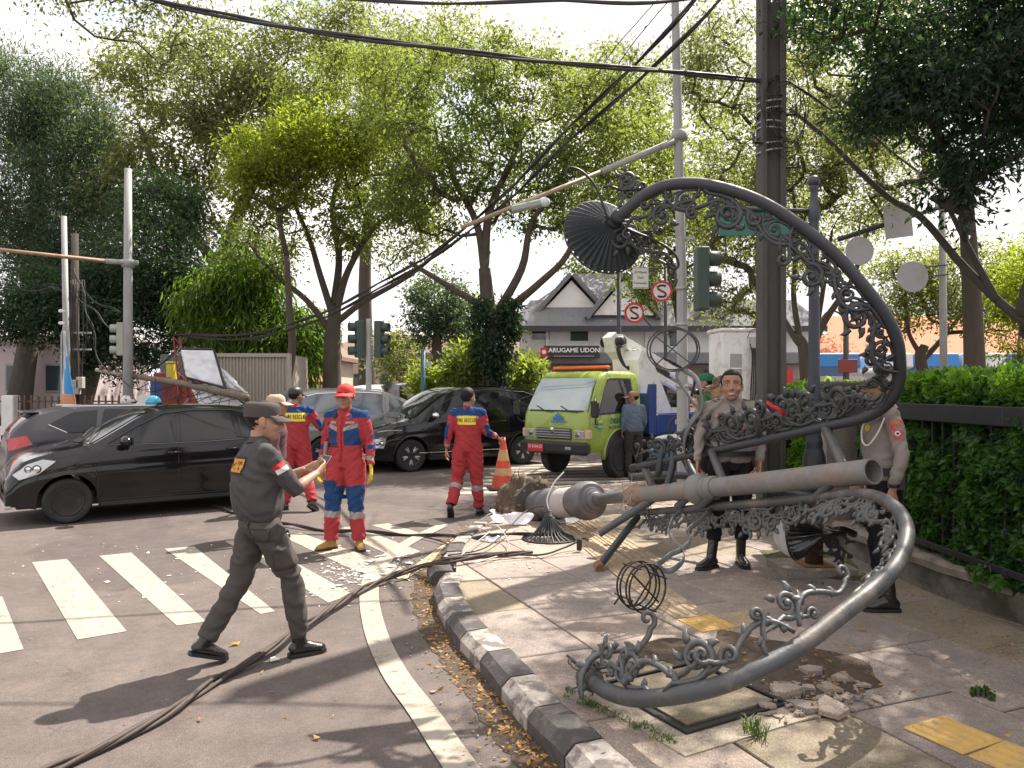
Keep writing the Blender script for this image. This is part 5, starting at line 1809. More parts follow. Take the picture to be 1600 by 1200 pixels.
class CarShape:
 """x forward (0 = middle), y sideways, z up"""
 def __init__(s, L, Wd, top, belt, sill, wheels, wr, front_round=.35, rear_round=.25, roofin=.80, nose=.82, tail=.86):
  s.L, s.W = L, Wd
  s.top = smooth_tab(top)
  s.belt = smooth_tab(belt)
  s.sill, s.wheels, s.wr = sill, wheels, wr
  s.fr, s.rr = front_round, rear_round
  s.roofin, s.nose, s.tail = roofin, nose, tail
 def hw(s, x):
  h = s.W / 2
  d = s.L / 2 - x
  if d < s.fr * 2:
   t = max(0, d / (s.fr * 2)); h *= s.nose + (1 - s.nose) * math.sqrt(max(0, 1 - (1 - t) ** 2))
  d = x + s.L / 2
  if d < s.rr * 2:
   t = max(0, d / (s.rr * 2)); h *= s.tail + (1 - s.tail) * math.sqrt(max(0, 1 - (1 - t) ** 2))
  return h
 def zt(s, x): return lerp_tab(s.top, x)
 def zb(s, x): return min(lerp_tab(s.belt, x), s.zt(x) - .03)
 def edge(s, x):
  return s.zt(x) - .05 if s.zt(x) - s.zb(x) > .12 else s.zt(x) - .02
 def side(s, x, z):
  h = s.hw(x)
  zb = s.zb(x)
  if z <= zb:
   t = (z - .2) / max(.1, zb - .2)
   t = max(0, min(1, t))
   f = .945 + .055 * math.sin(PI * min(1, t * 1.15) * .5 + .0) if t < .62 else 1 - .035 * ((t - .62) / .38) ** 1.5
   # crease
   f -= .012 * math.exp(-((t - .72) / .05) ** 2)
   f -= .010 * math.exp(-((t - .28) / .09) ** 2)
   return h * f
  e = s.edge(x)
  t = (z - zb) / max(.02, e - zb)
  t = max(0, min(1.0, t))
  full = min(1, max(0, (s.zt(x) - zb - .1) / .35))
  inn = (1 - .035) + ((s.roofin) - .965) * t * full + (-.06 * t * (1 - full))
  inn -= .02 * t * t * full
  return h * inn
 def roofpt(s, x, k):
  """k -1..1 across the top"""
  e = s.edge(x)
  y = s.side(x, e)
  return V(x, y * k, e + (s.zt(x) - e) * (1 - abs(k) ** 2.6))
 def low(s, x):
  z = s.sill
  for wx in s.wheels:
   R_ = s.wr + .055
   if abs(x - wx) < R_:
    z = max(z, s.wr + math.sqrt(R_ * R_ - (x - wx) ** 2))
  e1 = s.L / 2 - abs(x)
  if e1 < .35:
   z = max(z, s.sill + .06 * (1 - e1 / .35))
  return z
 def shell(s):
  xs = set()
  n = 84
  for i in range(n + 1):
   xs.add(round(-s.L / 2 + s.L * i / n, 4))
  for wx in s.wheels:
   R_ = s.wr + .055
   for k in range(13):
    xs.add(round(wx + R_ * math.cos(PI * k / 12) * .9999, 4))
  for k in range(6):
   xs.add(round(s.L / 2 - .004 - .012 * k * k, 4)); xs.add(round(-s.L / 2 + .004 + .01 * k * k, 4))
  xs = sorted(xs)
  nl, nm, nt = 16, 6, 5
  vs, fs = [], []
  row = 0
  for x in xs:
   lo, zb, e = s.low(x), s.zb(x), s.edge(x)
   sec = []
   for j in range(nl + 1):
    z = lo + (zb - lo) * j / nl
    sec.append((s.side(x, z), z))
   for j in range(1, nm + 1):
    z = zb + (e - zb) * j / nm
    sec.append((s.side(x, z), z))
   for j in range(1, nt + 1):
    p = s.roofpt(x, 1 - j / nt)
    sec.append((p.y, p.z))
   full = [(x, y, z) for y, z in sec] + [(x, -y, z) for y, z in reversed(sec[:-1])]
   row = len(full)
   vs += full
  for i in range(len(xs) - 1):
   for j in range(row - 1):
    fs.append((i * row + j, i * row + j + 1, (i + 1) * row + j + 1, (i + 1) * row + j))
  k = (len(xs) - 1) * row
  fs.append(tuple(range(row)))
  fs.append(tuple(k + j for j in range(row))[::-1])
  return MB().add(vs, fs)
 def patch_side(s, poly, off=.006, sy=1, nx=26, nz=4):
  """surface patch from an x-monotone outline (list of (x, z))"""
  xs = [p[0] for p in poly]
  x0, x1 = min(xs), max(xs)
  cols = []
  for i in range(nx + 1):
   x = x0 + (x1 - x0) * (i / nx)
   x = min(max(x, x0 + 1e-4), x1 - 1e-4)
   zs = []
   for a, b in zip(poly, poly[1:] + poly[:1]):
    if (a[0] - x) * (b[0] - x) < 0:
     zs.append(a[1] + (b[1] - a[1]) * (x - a[0]) / (b[0] - a[0]))
   if len(zs) >= 2:
    cols.append((x, min(zs), max(zs)))
  vs, fs = [], []
  for x, a, b in cols:
   for j in range(nz + 1):
    z = a + (b - a) * j / nz
    vs.append((x, sy * (s.side(x, z) + off), z))
  for i in range(len(cols) - 1):
   for j in range(nz):
    q = (i * (nz + 1) + j, i * (nz + 1) + j + 1, (i + 1) * (nz + 1) + j + 1, (i + 1) * (nz + 1) + j)
    fs.append(q if sy < 0 else q[::-1])
  return MB().add(vs, fs)
 def patch_top(s, x0, x1, k0, k1, off=.006, nx=14, nk=14, bow=0.0):
  vs, fs = [], []
  for i in range(nx + 1):
   for j in range(nk + 1):
    k = -1 + 2 * j / nk
    x = x0 + (x1 - x0) * i / nx + bow * (1 - k * k) * (1 - i / nx)
    kk = (k0 + (k1 - k0) * i / nx) * k
    p = s.roofpt(x, kk)
    p2 = s.roofpt(x + .02, kk)
    n = V(-(p2.z - p.z), 0, .02).normalized()
    vs.append(p + n * off)
  for i in range(nx):
   for j in range(nk):
    a = i * (nk + 1) + j
    fs.append((a, a + 1, a + nk + 2, a + nk + 1))
  return MB().add(vs, fs)
 def line(s, pts, sy, r=.005, off=.001):
  out = []
  for a, b in zip(pts, pts[1:]):
   m = max(2, int(math.hypot(a[0] - b[0], a[1] - b[1]) / .06))
   for k in range(m):
    out.append((a[0] + (b[0] - a[0]) * k / m, a[1] + (b[1] - a[1]) * k / m))
  out.append(pts[-1])
  return MB().tube([V(x, sy * (s.side(x, z) + off), z) for x, z in out], r, 5)

def wheel(root, x, y, r, w, style, M_tyre=None):
 """y sign gives the outside"""
 sy = 1 if y > 0 else -1
 wh = bpy.data.objects.new('wheel', None)
 COL.objects.link(wh); wh.parent = root
 wh.location = (x, y, r)
 A = frame(V(0, 0, 0), V(1, 0, 0), V(0, 0, -1) * sy, V(0, sy, 0))
 rr_ = r * .64
 MB().lathe([(rr_, -w / 2), (r * .93, -w / 2), (r * .985, -w * .42), (r, -w * .3), (r, -w * .05), (r * .992, -w * .04), (r * .992, 0), (r, .01), (r, w * .3), (r * .985, w * .42), (r * .93, w / 2), (r * .9, w / 2 + .004), (r * .74, w / 2 - .004), (rr_, w * .42)], 36, A).build('tyre', M_rubber, wh, True)
 rim = MB().lathe([(rr_ * .3, w * .2), (rr_ * .9, w * .02), (rr_ * .93, w * .4), (rr_, w * .43), (rr_ * 1.02, w * .46), (rr_ * .97, w * .47), (rr_ * .92, w * .42)], 32, A, False)
 m = M_alloy if style != 'steel' else M_black
 ro = rim.build('rim', mat('rim_barrel', (.06, .06, .065), .5, metal=.4) if style != 'steel' else M_black, wh, True)
 MB().lathe([(.001, w * .0), (rr_ * .9, w * -.02)], 24, A, False).build('brake_disc', mat('brake_disc', (.12, .11, .1), .5, metal=.6), ro)
 if style == 'steel':
  MB().lathe([(.001, w * .30), (rr_ * .25, w * .3), (rr_ * .34, w * .2), (rr_ * .6, w * .15), (rr_ * .8, w * .3), (rr_ * .93, w * .36)], 30, A, False).build('hub_plate', M_black, ro, True)
  for k in range(12):
   a = 2 * PI * k / 12
   MB().lathe([(.018, 0), (.001, .002)], 8, A @ Matrix.Translation((rr_ * .7 * math.cos(a), rr_ * .7 * math.sin(a), w * .24)), False).build('hole', mat('hole_black', (.004, .004, .004), .9), ro)
  for k in range(4):
   a = 2 * PI * k / 4 + .4
   MB().lathe([(.012, 0), (.012, .02), (.001, .022)], 6, A @ Matrix.Translation((rr_ * .25 * math.cos(a), rr_ * .25 * math.sin(a), w * .3)), False).build('wheel_nut', M_chrome, ro)
 else:
  n = 5 if style == 'five' else 6
  sp = MB()
  for k in range(n):
   a = 2 * PI * k / n + .3
   for da in ((-.14, .14) if style == 'five' else (0,)):
    c1, c2 = a + da * .5, a + da * 1.2
    wd = .03 if style == 'five' else .045
    p0 = A @ V(rr_ * .16 * math.cos(c1), rr_ * .16 * math.sin(c1), w * .33)
    p1 = A @ V(rr_ * .6 * math.cos(c1), rr_ * .6 * math.sin(c1), w * .38)
    p2 = A @ V(rr_ * .96 * math.cos(c2), rr_ * .96 * math.sin(c2), w * .36)
    sp.tube([p0, p1, p2], [(wd * 1.1, .012), (wd * .8, .014), (wd * .95, .012)], 8, side=A.to_3x3() @ V(-math.sin(a), math.cos(a), 0))
  sp.build('spokes', m, ro, True, 40)
  MB().lathe([(rr_ * .2, w * .2), (rr_ * .2, w * .37), (rr_ * .12, w * .4), (.001, w * .405)], 20, A, False).build('hub_cap', m, ro, True)
 return wh

def M_carpaint(name, c, metal=.0, rough=.28):
 return mat(name, c, rough, metal=metal, var=.06, scale=3, coat=.35, spec=.4, bump=.05, bscale=3.5, dirt=(tuple(min(1, x * 1.0 + .015) for x in c), .35, 2.2))

def make_car(name, label, cat, S, paint, loc, rz, windows, ws, rw, doors, handles, wheelstyle, mirror, group=None,
    head=None, tail=None, grille=None, plate=None, cladding=False, winmat=None, chrome_line=False, spoiler=False, tyre_w=.19):
 root = thing(name, label, cat, loc, rz, group)
 b = S.shell().build('body', paint, root, True, 48)
 # underbody and arches
 for wx in S.wheels:
  for sy in (-1, 1):
   R_ = S.wr + .055
   pts = [V(wx + R_ * math.cos(a), sy * (S.side(wx, S.wr + .1) - .16), S.wr + R_ * math.sin(a)) for a in [PI * k / 14 for k in range(15)]]
   vs, fs = [], []
   for k, p in enumerate(pts):
    vs += [p, V(p.x, sy * (S.side(p.x, max(p.z, S.sill)) - .004), p.z), V(p.x, sy * .25, p.z)]
   for k in range(14):
    fs += [(3 * k, 3 * k + 1, 3 * k + 4, 3 * k + 3), (3 * k + 2, 3 * k, 3 * k + 3, 3 * k + 5)]
   MB().add(vs, fs).build('wheel_arch_liner', M_black, root)
   if cladding:
    MB().tube([V(wx + (R_ + .012) * math.cos(a), sy * (S.side(wx + R_ * math.cos(a), S.wr + R_ * math.sin(a)) + .004), S.wr + (R_ + .012) * math.sin(a)) for a in [PI * k / 20 for k in range(21)]], [(.02, .012)] * 21, 6, side=(0, 1, 0)).build('arch_trim', M_black, root, True)
 MB().box((0, 0, S.sill + .08), (S.L * .93, S.W * .62, .18)).build('underbody', M_black, root)
 fl_w = S.wheels[0] - S.wheels[1] - 2 * S.wr - .14
 for sy in (-1, 1):
  MB().bbox(((S.wheels[0] + S.wheels[1]) / 2, sy * (S.side(0, S.sill + .05) - .035), S.sill + .02), (fl_w, .07, .09), None, .02).build('sill', M_black, root)
 for wx in S.wheels:
  for sy in (-1, 1):
   wheel(root, wx, sy * (S.W / 2 - tyre_w / 2 - .035), S.wr, tyre_w, wheelstyle)
 wmt = winmat or M_glassdark
 for sy in (-1, 1):
  for poly in windows:
   o = S.patch_side(poly, .006, sy).build('side_window', wmt, root, True)
  if chrome_line:
   for poly in windows:
    pass
  for d in doors:
   S.line(d, sy, .0045, -.0015).build('door_gap', M_black, root)
  for hx, hz in handles:
   y = S.side(hx, hz)
   hd = MB().tube([V(hx - .09, sy * (y + .0), hz), V(hx - .08, sy * (y + .03), hz + .003), V(hx + .08, sy * (y + .032), hz + .005), V(hx + .09, sy * (y + .0), hz + .005)], [(.014, .011)] * 4, 6, side=(0, 0, 1))
   hd.build('door_handle', paint, root, True)
  if mirror:
   mx, mz = mirror[0], mirror[1]
   y = S.side(mx, mz)
   mo = MB().ell((mx + .02, sy * (y + .14), mz + .05), (.075, .115, .075)).build('wing_mirror', mirror[2] if len(mirror) > 2 else paint, root, True)
   MB().box((mx - .045, sy * (y + .14), mz + .05), (.02, .17, .1)).build('mirror_glass', M_glasswind, mo)
   MB().tube([V(mx + .02, sy * (y - .01), mz - .03), V(mx + .02, sy * (y + .09), mz + .02)], .02, 6).build('mirror_stalk', M_black, mo)
  for px in (head or []):
   hl_ = S.patch_side(px, .007, sy).build('headlight', M_lampglass, root, True)
   cx_, cz_ = sum(q[0] for q in px) / len(px), sum(q[1] for q in px) / len(px)
   S.line(px + px[:1], sy, .006, .006).build('lamp_surround', M_black, hl_)
   for d_, r2_ in ((.05, .036), (-.04, .045)):
    yy = sy * (S.side(cx_ + d_, cz_) + .006)
    Ah = axis_mat(V(cx_ + d_, yy, cz_), V(.35, sy, 0))
    MB().lathe([(r2_ * 1.15, .002), (r2_ * 1.1, .008), (r2_ * .8, .004)], 18, Ah, False).build('lamp_bezel', M_black, hl_, True)
    MB().lathe([(r2_ * .8, .003), (r2_ * .4, .009), (.001, .011)], 18, Ah, False).build('projector', M_chrome, hl_, True)
  for px in (tail or []):
   S.patch_side(px, .007, sy).build('tail_light', M_taillamp, root, True)
 if ws:
  S.patch_top(*ws[:4], bow=ws[4] if len(ws) > 4 else 0).build('windscreen', winmat or M_glasswind, root, True)
  a = S.roofpt(ws[0] + .02, .75); c = S.roofpt(ws[0] - (ws[0] - ws[1]) * .35, .1)
  for (k0, k1) in ((.78, .1), (.05, -.6)):
   p, q = S.roofpt(ws[0] - .01, k0), S.roofpt(ws[0] - (ws[0] - ws[1]) * .3, k1)
   MB().tube([p + V(0, 0, .025), p.lerp(q, .5) + V(.0, 0, .045), q + V(0, 0, .03)], .009, 5).build('wiper', M_black, root)
 if rw:
  S.patch_top(*rw[:4]).build('rear_window', wmt, root, True)
 return root

# --- black hatchback, front left
S1 = CarShape(3.68, 1.66,
 top=[(-1.84, .62), (-1.82, .9), (-1.72, 1.1), (-1.5, 1.36), (-1.2, 1.44), (-.6, 1.485), (-.1, 1.475), (.25, 1.41), (.62, 1.2), (.98, 1.0), (1.3, .93), (1.6, .84), (1.74, .74), (1.82, .6), (1.84, .5)],
 belt=[(-1.84, .6), (-1.5, .99), (-.8, .955), (0, .93), (.7, .9), (1.1, .87), (1.6, .74), (1.84, .45)],
 sill=.2, wheels=(1.18, -1.26), wr=.285, roofin=.80, nose=.74, front_round=.42)
fdir = V(-.80, -.60, 0)
rzc = math.atan2(fdir.y, fdir.x)
nfw = V(-.652, .757, 0)
fw = G(105, 817)            # contact of the near front wheel
perp = V(-.60, .80, 0)      # away from the viewer
ctr = fw - fdir * 1.18 + perp * (.83 - .13)
P_black = M_carpaint('black_car_paint', (.006, .006, .008), .0, .12)
car1 = make_car('parked_car', 'glossy black hatchback with plain black steel wheels stopped at the far left', 'car', S1, P_black, ctr, rzc,
 windows=[[(.66, .985), (.36, 1.17), (.02, 1.335), (-.06, 1.36), (-.08, .985)], [(-.17, .985), (-.17, 1.37), (-.5, 1.385), (-.86, 1.365), (-.92, 1.0)], [(-.98, 1.01), (-.96, 1.34), (-1.2, 1.28), (-1.36, 1.13), (-1.34, 1.04)]],
 ws=(.93, .22, .9, .87, .09), rw=(-1.78, -1.52, .8, .8),
 doors=[[(.86, .27), (.84, .6), (.8, .9)], [(-.12, .26), (-.13, .7), (-.12, 1.38)], [(-.9, .62), (-1.0, .8), (-1.02, 1.0)], [(.84, .27), (-.9, .27)], [(1.72, .56), (1.5, .62), (1.3, .66)]],
 handles=[(-.01 + .14 - .2, .84), (-.86, .86)], wheelstyle='steel', mirror=(.52, .97), head=[[(1.3, .80), (1.45, .83), (1.62, .77), (1.77, .64), (1.70, .575), (1.50, .64)]],
 tail=[[(-1.8, .95), (-1.6, .98), (-1.62, .7), (-1.81, .68)]])
for sy in (-1, 1):
 S1.line([(.72, .972), (.1, .965), (-.5, .972), (-1.0, .99)], sy, .006, .002).build('belt_moulding', M_chrome if False else M_black, car1)
 S1.line([(.72, 1.0), (.4, 1.19), (.04, 1.365), (-.3, 1.405), (-.9, 1.4), (-1.25, 1.3)], sy, .011, .006).build('rain_visor', M_glassdark, car1)
 MB().ell((1.66, sy * .62, .36), (.05, .07, .05)).build('fog_lamp', M_lampglass, car1, True)
MB().bbox((1.80, 0, .5), (.09, .9, .14), None, .02).build('grille', M_black, car1)
MB().bbox((1.79, 0, .3), (.1, 1.2, .1), None, .02).build('lower_grille', M_black, car1)
MB().bbox((1.81, 0, .24), (.08, 1.35, .035), None, .01).build('lip', M_chrome if False else mat('silver_trim', (.5, .5, .52), .4, metal=.5), car1)
plt = MB().bbox((1.855, 0, .42), (.01, .42, .13), None, .002).build('number_plate', M_black, car1)

# --- grey hatchback behind it, tail to the left
S2 = CarShape(3.95, 1.7,
 top=[(-1.97, .6), (-1.93, .95), (-1.8, 1.15), (-1.55, 1.33), (-1.1, 1.42), (-.5, 1.45), (0, 1.43), (.4, 1.33), (.8, 1.12), (1.1, .99), (1.5, .9), (1.85, .75), (1.97, .5)],
 belt=[(-1.97, .55), (-1.6, 1.02), (-.8, .97), (.2, .93), (1.0, .88), (1.97, .45)], sill=.2, wheels=(1.25, -1.22), wr=.3, roofin=.8)
P_grey = M_carpaint('grey_car_paint', (.06, .055, .062), .25, .3)
d2 = V(.80, .60, 0)
c2 = V(-7.75, 11.75, 0) + d2 * 1.97 + V(-.6, .8, 0) * .8
car2 = make_car('parked_car', 'dark grey hatchback pointing away behind the black hatchback', 'car', S2, P_grey, c2, math.atan2(d2.y, d2.x),
 windows=[[(.72, .99), (.3, 1.27), (.05, 1.35), (.02, .98)], [(-.1, .98), (-.1, 1.36), (-.6, 1.375), (-.68, 1.0)], [(-.74, 1.0), (-.7, 1.36), (-1.05, 1.33), (-1.38, 1.16), (-1.15, 1.02)]],
 ws=(1.0, .35, .9, .88, .05), rw=(-1.9, -1.6, .85, .8), doors=[[(.95, .3), (.9, .9)], [(-.04, .26), (-.04, 1.36)], [(-.72, .4), (-.85, .75), (-.8, 1.0)]],
 handles=[(.0 - .3 + .2, .9), (-.72, .93)], wheelstyle='five', mirror=(.68, .98), tail=[[(-1.95, .92), (-1.7, .98), (-1.62, .84), (-1.93, .74)]], head=[[(1.45, .8), (1.75, .75), (1.88, .6), (1.6, .62)]])
for sy in (-1, 1):
 S2.line([(.7, .975), (-.68, .985), (-1.15, 1.01), (-1.4, 1.14)], sy, .007, .006).build('window_chrome', M_chrome, car2)
 MB().tube([V(.2, sy * .6, 1.42), V(-1.2, sy * .6, 1.42)], .014, 6).build('roof_rail', M_alloy, car2)
MB().bbox((-1.62, 0, 1.33), (.22, 1.15, .03), None, .01).build('spoiler', P_grey, car2)
MB().tube([V(-1.2, .1, 1.42), V(-1.5, .1, 1.6)], .006, 5).build('aerial', M_black, car2)

# --- black people carrier in the middle
up_ = lambda z: z + max(0, z - 1.0) * .13
S3 = CarShape(4.5, 1.76,
 top=[(-2.25, .6), (-2.22, 1.0), (-2.14, 1.3), (-2.0, 1.63), (-1.6, 1.73), (-.9, 1.78), (-.1, 1.78), (.35, 1.70), (.8, 1.45), (1.32, 1.12), (1.65, 1.04), (1.95, .97), (2.12, .86), (2.22, .66), (2.25, .45)],
 belt=[(-2.25, .6), (-2.1, 1.2), (-1.4, 1.12), (-.6, 1.07), (.4, 1.04), (1.1, 1.0), (1.7, .92), (2.1, .72), (2.25, .42)],
 sill=.24, wheels=(1.37, -1.4), wr=.335, roofin=.80, nose=.78, front_round=.4)
w1, w2 = V(-2.06, 15.8, 0), V(.21, 17.3, 0)
d3 = (w1 - w2).normalized()
per3 = V(-d3.y, d3.x, 0)
if per3.y < 0: per3 = -per3
c3 = (w1 + w2) / 2 + per3 * .80 + d3 * .015
car3 = make_car('parked_car', 'shiny black people carrier with silver five-spoke alloys in the middle of the road', 'people carrier', S3, P_black, c3, math.atan2(d3.y, d3.x),
 windows=[[(.98, 1.1), (.62, 1.36), (.34, 1.53), (.16, 1.61), (.1, 1.1)], [(.0, 1.1), (.04, 1.63), (-.5, 1.65), (-.9, 1.64), (-.95, 1.13)], [(-1.03, 1.14), (-.98, 1.63), (-1.5, 1.60), (-1.85, 1.5), (-1.75, 1.22)]],
 ws=(1.27, .36, .9, .86, .12), rw=(-2.2, -2.02, .85, .85),
 doors=[[(1.0, .34), (1.02, .7), (1.0, 1.03)], [(.05, .3), (.04, .8), (.06, 1.64)], [(-.93, .42), (-1.0, .75), (-.99, 1.12)], [(1.0, .33), (-.9, .32)], [(1.6, .99), (1.85, .86), (2.1, .74)]],
 handles=[(.18, .98), (-.82, 1.0)], wheelstyle='five', mirror=(.86, 1.1, M_chrome), cladding=True,
 head=[[(1.93, .70), (2.14, .70), (2.17, .52), (1.98, .5)]], tail=[[(-2.2, 1.05), (-1.95, 1.12), (-1.98, .95), (-2.2, .85)]])
for sy in (-1, 1):
 S3.line([(1.0, .98), (1.0, 1.09), (.6, 1.39), (.3, 1.56), (.0, 1.66), (-.5, 1.685), (-1.5, 1.64), (-1.85, 1.53)], sy, .01, .006).build('window_trim', M_black, car3)
 S3.line([(1.93, .71), (2.15, .72), (2.18, .51)], sy, .012, .012).build('chrome_blade', M_chrome, car3)
 S3.line([(1.6, .86), (1.9, .86), (2.08, .83)], sy, .014, .006).build('position_lamp', M_lampglass, car3)
 S3.line([(1.2, .38), (-.9, .38)], sy, .009, .003).build('lower_trim', M_chrome, car3)
MB().bbox((2.2, 0, .62), (.09, 1.1, .3), None, .03).build('grille', M_black, car3)
MB().bbox((2.22, 0, .33), (.1, 1.3, .14), None, .03).build('lower_grille', mat('silver_trim', (.5, .5, .52)), car3)
MB().bbox((2.255, 0, .48), (.01, .42, .13), None, .002).build('number_plate', mat('plate_black', (.02, .02, .02), .5), car3)
MB().bbox((-2.1, 0, 1.66), (.26, 1.25, .04), None, .015).build('spoiler', P_black, car3)

# --- silver people carrier behind
S4 = CarShape(4.6, 1.78,
 top=[(-2.3, .6), (-2.27, 1.0), (-2.2, 1.3), (-1.98, 1.6), (-1.6, 1.69), (-.8, 1.73), (-.1, 1.71), (.4, 1.6), (.9, 1.36), (1.3, 1.14), (1.8, 1.02), (2.2, .85), (2.3, .5)],
 belt=[(-2.3, .6), (-2.1, 1.15), (-.6, 1.09), (.4, 1.05), (1.1, 1.0), (2.3, .45)], sill=.24, wheels=(1.38, -1.37), wr=.33, roofin=.8)
P_silver = M_carpaint('silver_car_paint', (.34, .33, .33), .6, .3)
d4 = V(.84, .54, 0)
c4 = V((440 - 800) / 1200 * 16.0, 16.0, 0) + d4 * 2.3 + V(-.54, .84, 0) * .9
car4 = make_car('parked_car', 'silver people carrier half hidden behind the black one and the rescue workers', 'people carrier', S4, P_silver, c4, math.atan2(d4.y, d4.x),
 windows=[[(.98, 1.12), (.5, 1.42), (.2, 1.54), (.14, 1.12)], [(.02, 1.12), (.04, 1.57), (-.5, 1.6), (-.86, 1.6), (-.92, 1.13)], [(-1.0, 1.14), (-.95, 1.6), (-1.6, 1.57), (-1.86, 1.46), (-1.95, 1.2)]],
 ws=(1.25, .42, .9, .86, .08), rw=(-2.25, -2.02, .9, .8), doors=[[(1.0, .34), (1.0, 1.05)], [(.07, .3), (.07, 1.55)], [(-.96, .42), (-1.0, 1.12)]],
 handles=[(.2, 1.0), (-.78, 1.02)], wheelstyle='five', mirror=(.9, 1.12), tail=[[(-2.28, 1.1), (-2.0, 1.16), (-2.02, .9), (-2.28, .85)]], winmat=mat('blueish_window', (.12, .15, .17), .05, coat=1.0, spec=.8))
for sy in (-1, 1):
 S4.line([(-.9, 1.11), (-1.9, 1.15), (-2.0, 1.3), (-1.88, 1.5), (-1.5, 1.6), (-.6, 1.63), (.0, 1.6)], sy, .014, .006).build('window_chrome', M_chrome, car4)

# --- background parked cars
def simple_car(label, loc, rz, S, paint, cat='car'):
 return make_car('parked_car', label, cat, S, paint, loc, rz,
  windows=[[(.95, 1.14), (.5, 1.42), (.15, 1.55), (.12, 1.14)], [(.0, 1.14), (.02, 1.56), (-.86, 1.58), (-.92, 1.14)], [(-1.0, 1.14), (-.95, 1.58), (-1.6, 1.54), (-1.95, 1.2)]],
  ws=(1.22, .42, .9, .86, .05), rw=(-2.25, -2.02, .9, .8), doors=[[(.07, .3), (.07, 1.55)]], handles=[(.2, 1.0)], wheelstyle='five', mirror=(.9, 1.12), tail=[[(-2.28, 1.1), (-2.0, 1.16), (-2.02, .9), (-2.28, .85)]])
P_white = M_carpaint('white_car_paint', (.6, .6, .6), .1, .3)
simple_car('pale off-roader parked far back behind the red-capped worker', (-4.7, 25.5, .12), R(-105), S4, P_white, 'car')
simple_car('dark off-roader parked far back beside the slim sign post', (-3.0, 24.4, .12), R(-60), S3, P_black, 'car')
simple_car('white car glimpsed beyond the lorry bed', (5.4, 24.5, 0), R(-10), S2, P_white, 'car')
simple_car('dark red car glimpsed beyond the lorry bed', (4.2, 27.5, 0), R(10), S2, M_carpaint('maroon_car_paint', (.12, .015, .02)), 'car')

# --- lime green crane lorry
d5 = V(-.69, -.724, 0).normalized()
rz5 = math.atan2(d5.y, d5.x)
near_fw = G(961, 746)
per5 = V(-d5.y, d5.x, 0)
if per5.dot(V(-1, 1, 0)) < 0: per5 = -per5
WB = 2.9
c5 = near_fw - d5 * (WB / 2) + per5 * .72
truck = thing('crane_lorry', 'lime green council crane lorry with blue bed, white boom and orange light bar', 'lorry', c5, rz5)
M_lime = mat('lime_lorry_paint', (.25, .35, .03), .35, var=.08, scale=3, coat=.8, dirt=((.3, .34, .1), .4, 2.5))
M_bluebed = mat('blue_bed_paint', (.01, .045, .22), .5, var=.15, scale=4, dirt=((.08, .1, .2), .5, 3))
M_crane = mat('white_crane_paint', (.8, .79, .77), .45, var=.1, scale=3, dirt=((.3, .24, .18), .7, 4))
# cab by loft: sections at heights, footprint in x (front) and y
fx = WB / 2
cabsec = [ # z, x_front, x_rear, halfwidth
 (.52, fx + .92, fx - .72, .79), (.6, fx + .96, fx - .74, .82), (.95, fx + .97, fx - .75, .83), (1.22, fx + .94, fx - .75, .83), (1.30, fx + .9, fx - .75, .825),
 (1.7, fx + .68, fx - .74, .79), (1.92, fx + .54, fx - .72, .76), (2.0, fx + .42, fx - .68, .73), (2.05, fx + .28, fx - .6, .65)]
def cab_half(z):
 zs = [(c[0], c[3]) for c in cabsec]
 return lerp_tab(zs, z)
def cab_front(z):
 return lerp_tab([(c[0], c[1]) for c in cabsec], z)
def cab_pt(z, a):
 """a: 0..1 round the footprint, rounded-rectangle"""
 xf, xr, h = cab_front(z), lerp_tab([(c[0], c[2]) for c in cabsec], z), cab_half(z)
 return xf, xr, h
def cab_ring(z, n=40):
 xf, xr, h = cab_pt(z, 0)
 r = .13
 out = []
 for cx, cy, a0 in ((xf - r, h - r, 0), (xr + .05, h - .05, 90), (xr + .05, -h + .05, 180), (xf - r, -h + r, 270)):
  rr_ = r if cx > fx else .05
  for k in range(6):
   a = R(a0 + 18 * k)
   out.append(V(cx + rr_ * math.cos(a), cy + rr_ * math.sin(a), z))
 # order goes front-left corner, rear-left, rear-right, front-right
 return out
mb = MB()
zs = [.52, .56, .62, .75, .9, 1.05, 1.2, 1.3, 1.45, 1.6, 1.75, 1.86, 1.92, 1.97, 2.0, 2.03, 2.05]
vs, fs = [], []
for z in zs:
 rg_ = cab_ring(z)
 vs += rg_
n_ = len(rg_)
for i in range(len(zs) - 1):
 for j in range(n_):
  fs.append((i * n_ + j, i * n_ + (j + 1) % n_, (i + 1) * n_ + (j + 1) % n_, (i + 1) * n_ + j))
fs.append(tuple((len(zs) - 1) * n_ + j for j in range(n_)))
# open the wheel arch: drop faces low on the side near the axle
keep = []
for f in fs:
 c = sum((vs[i] for i in f), Vector()) / len(f)
 keep.append(f)
mb.add(vs, keep)
cab = mb.build('cab', M_lime, truck, True, 50)
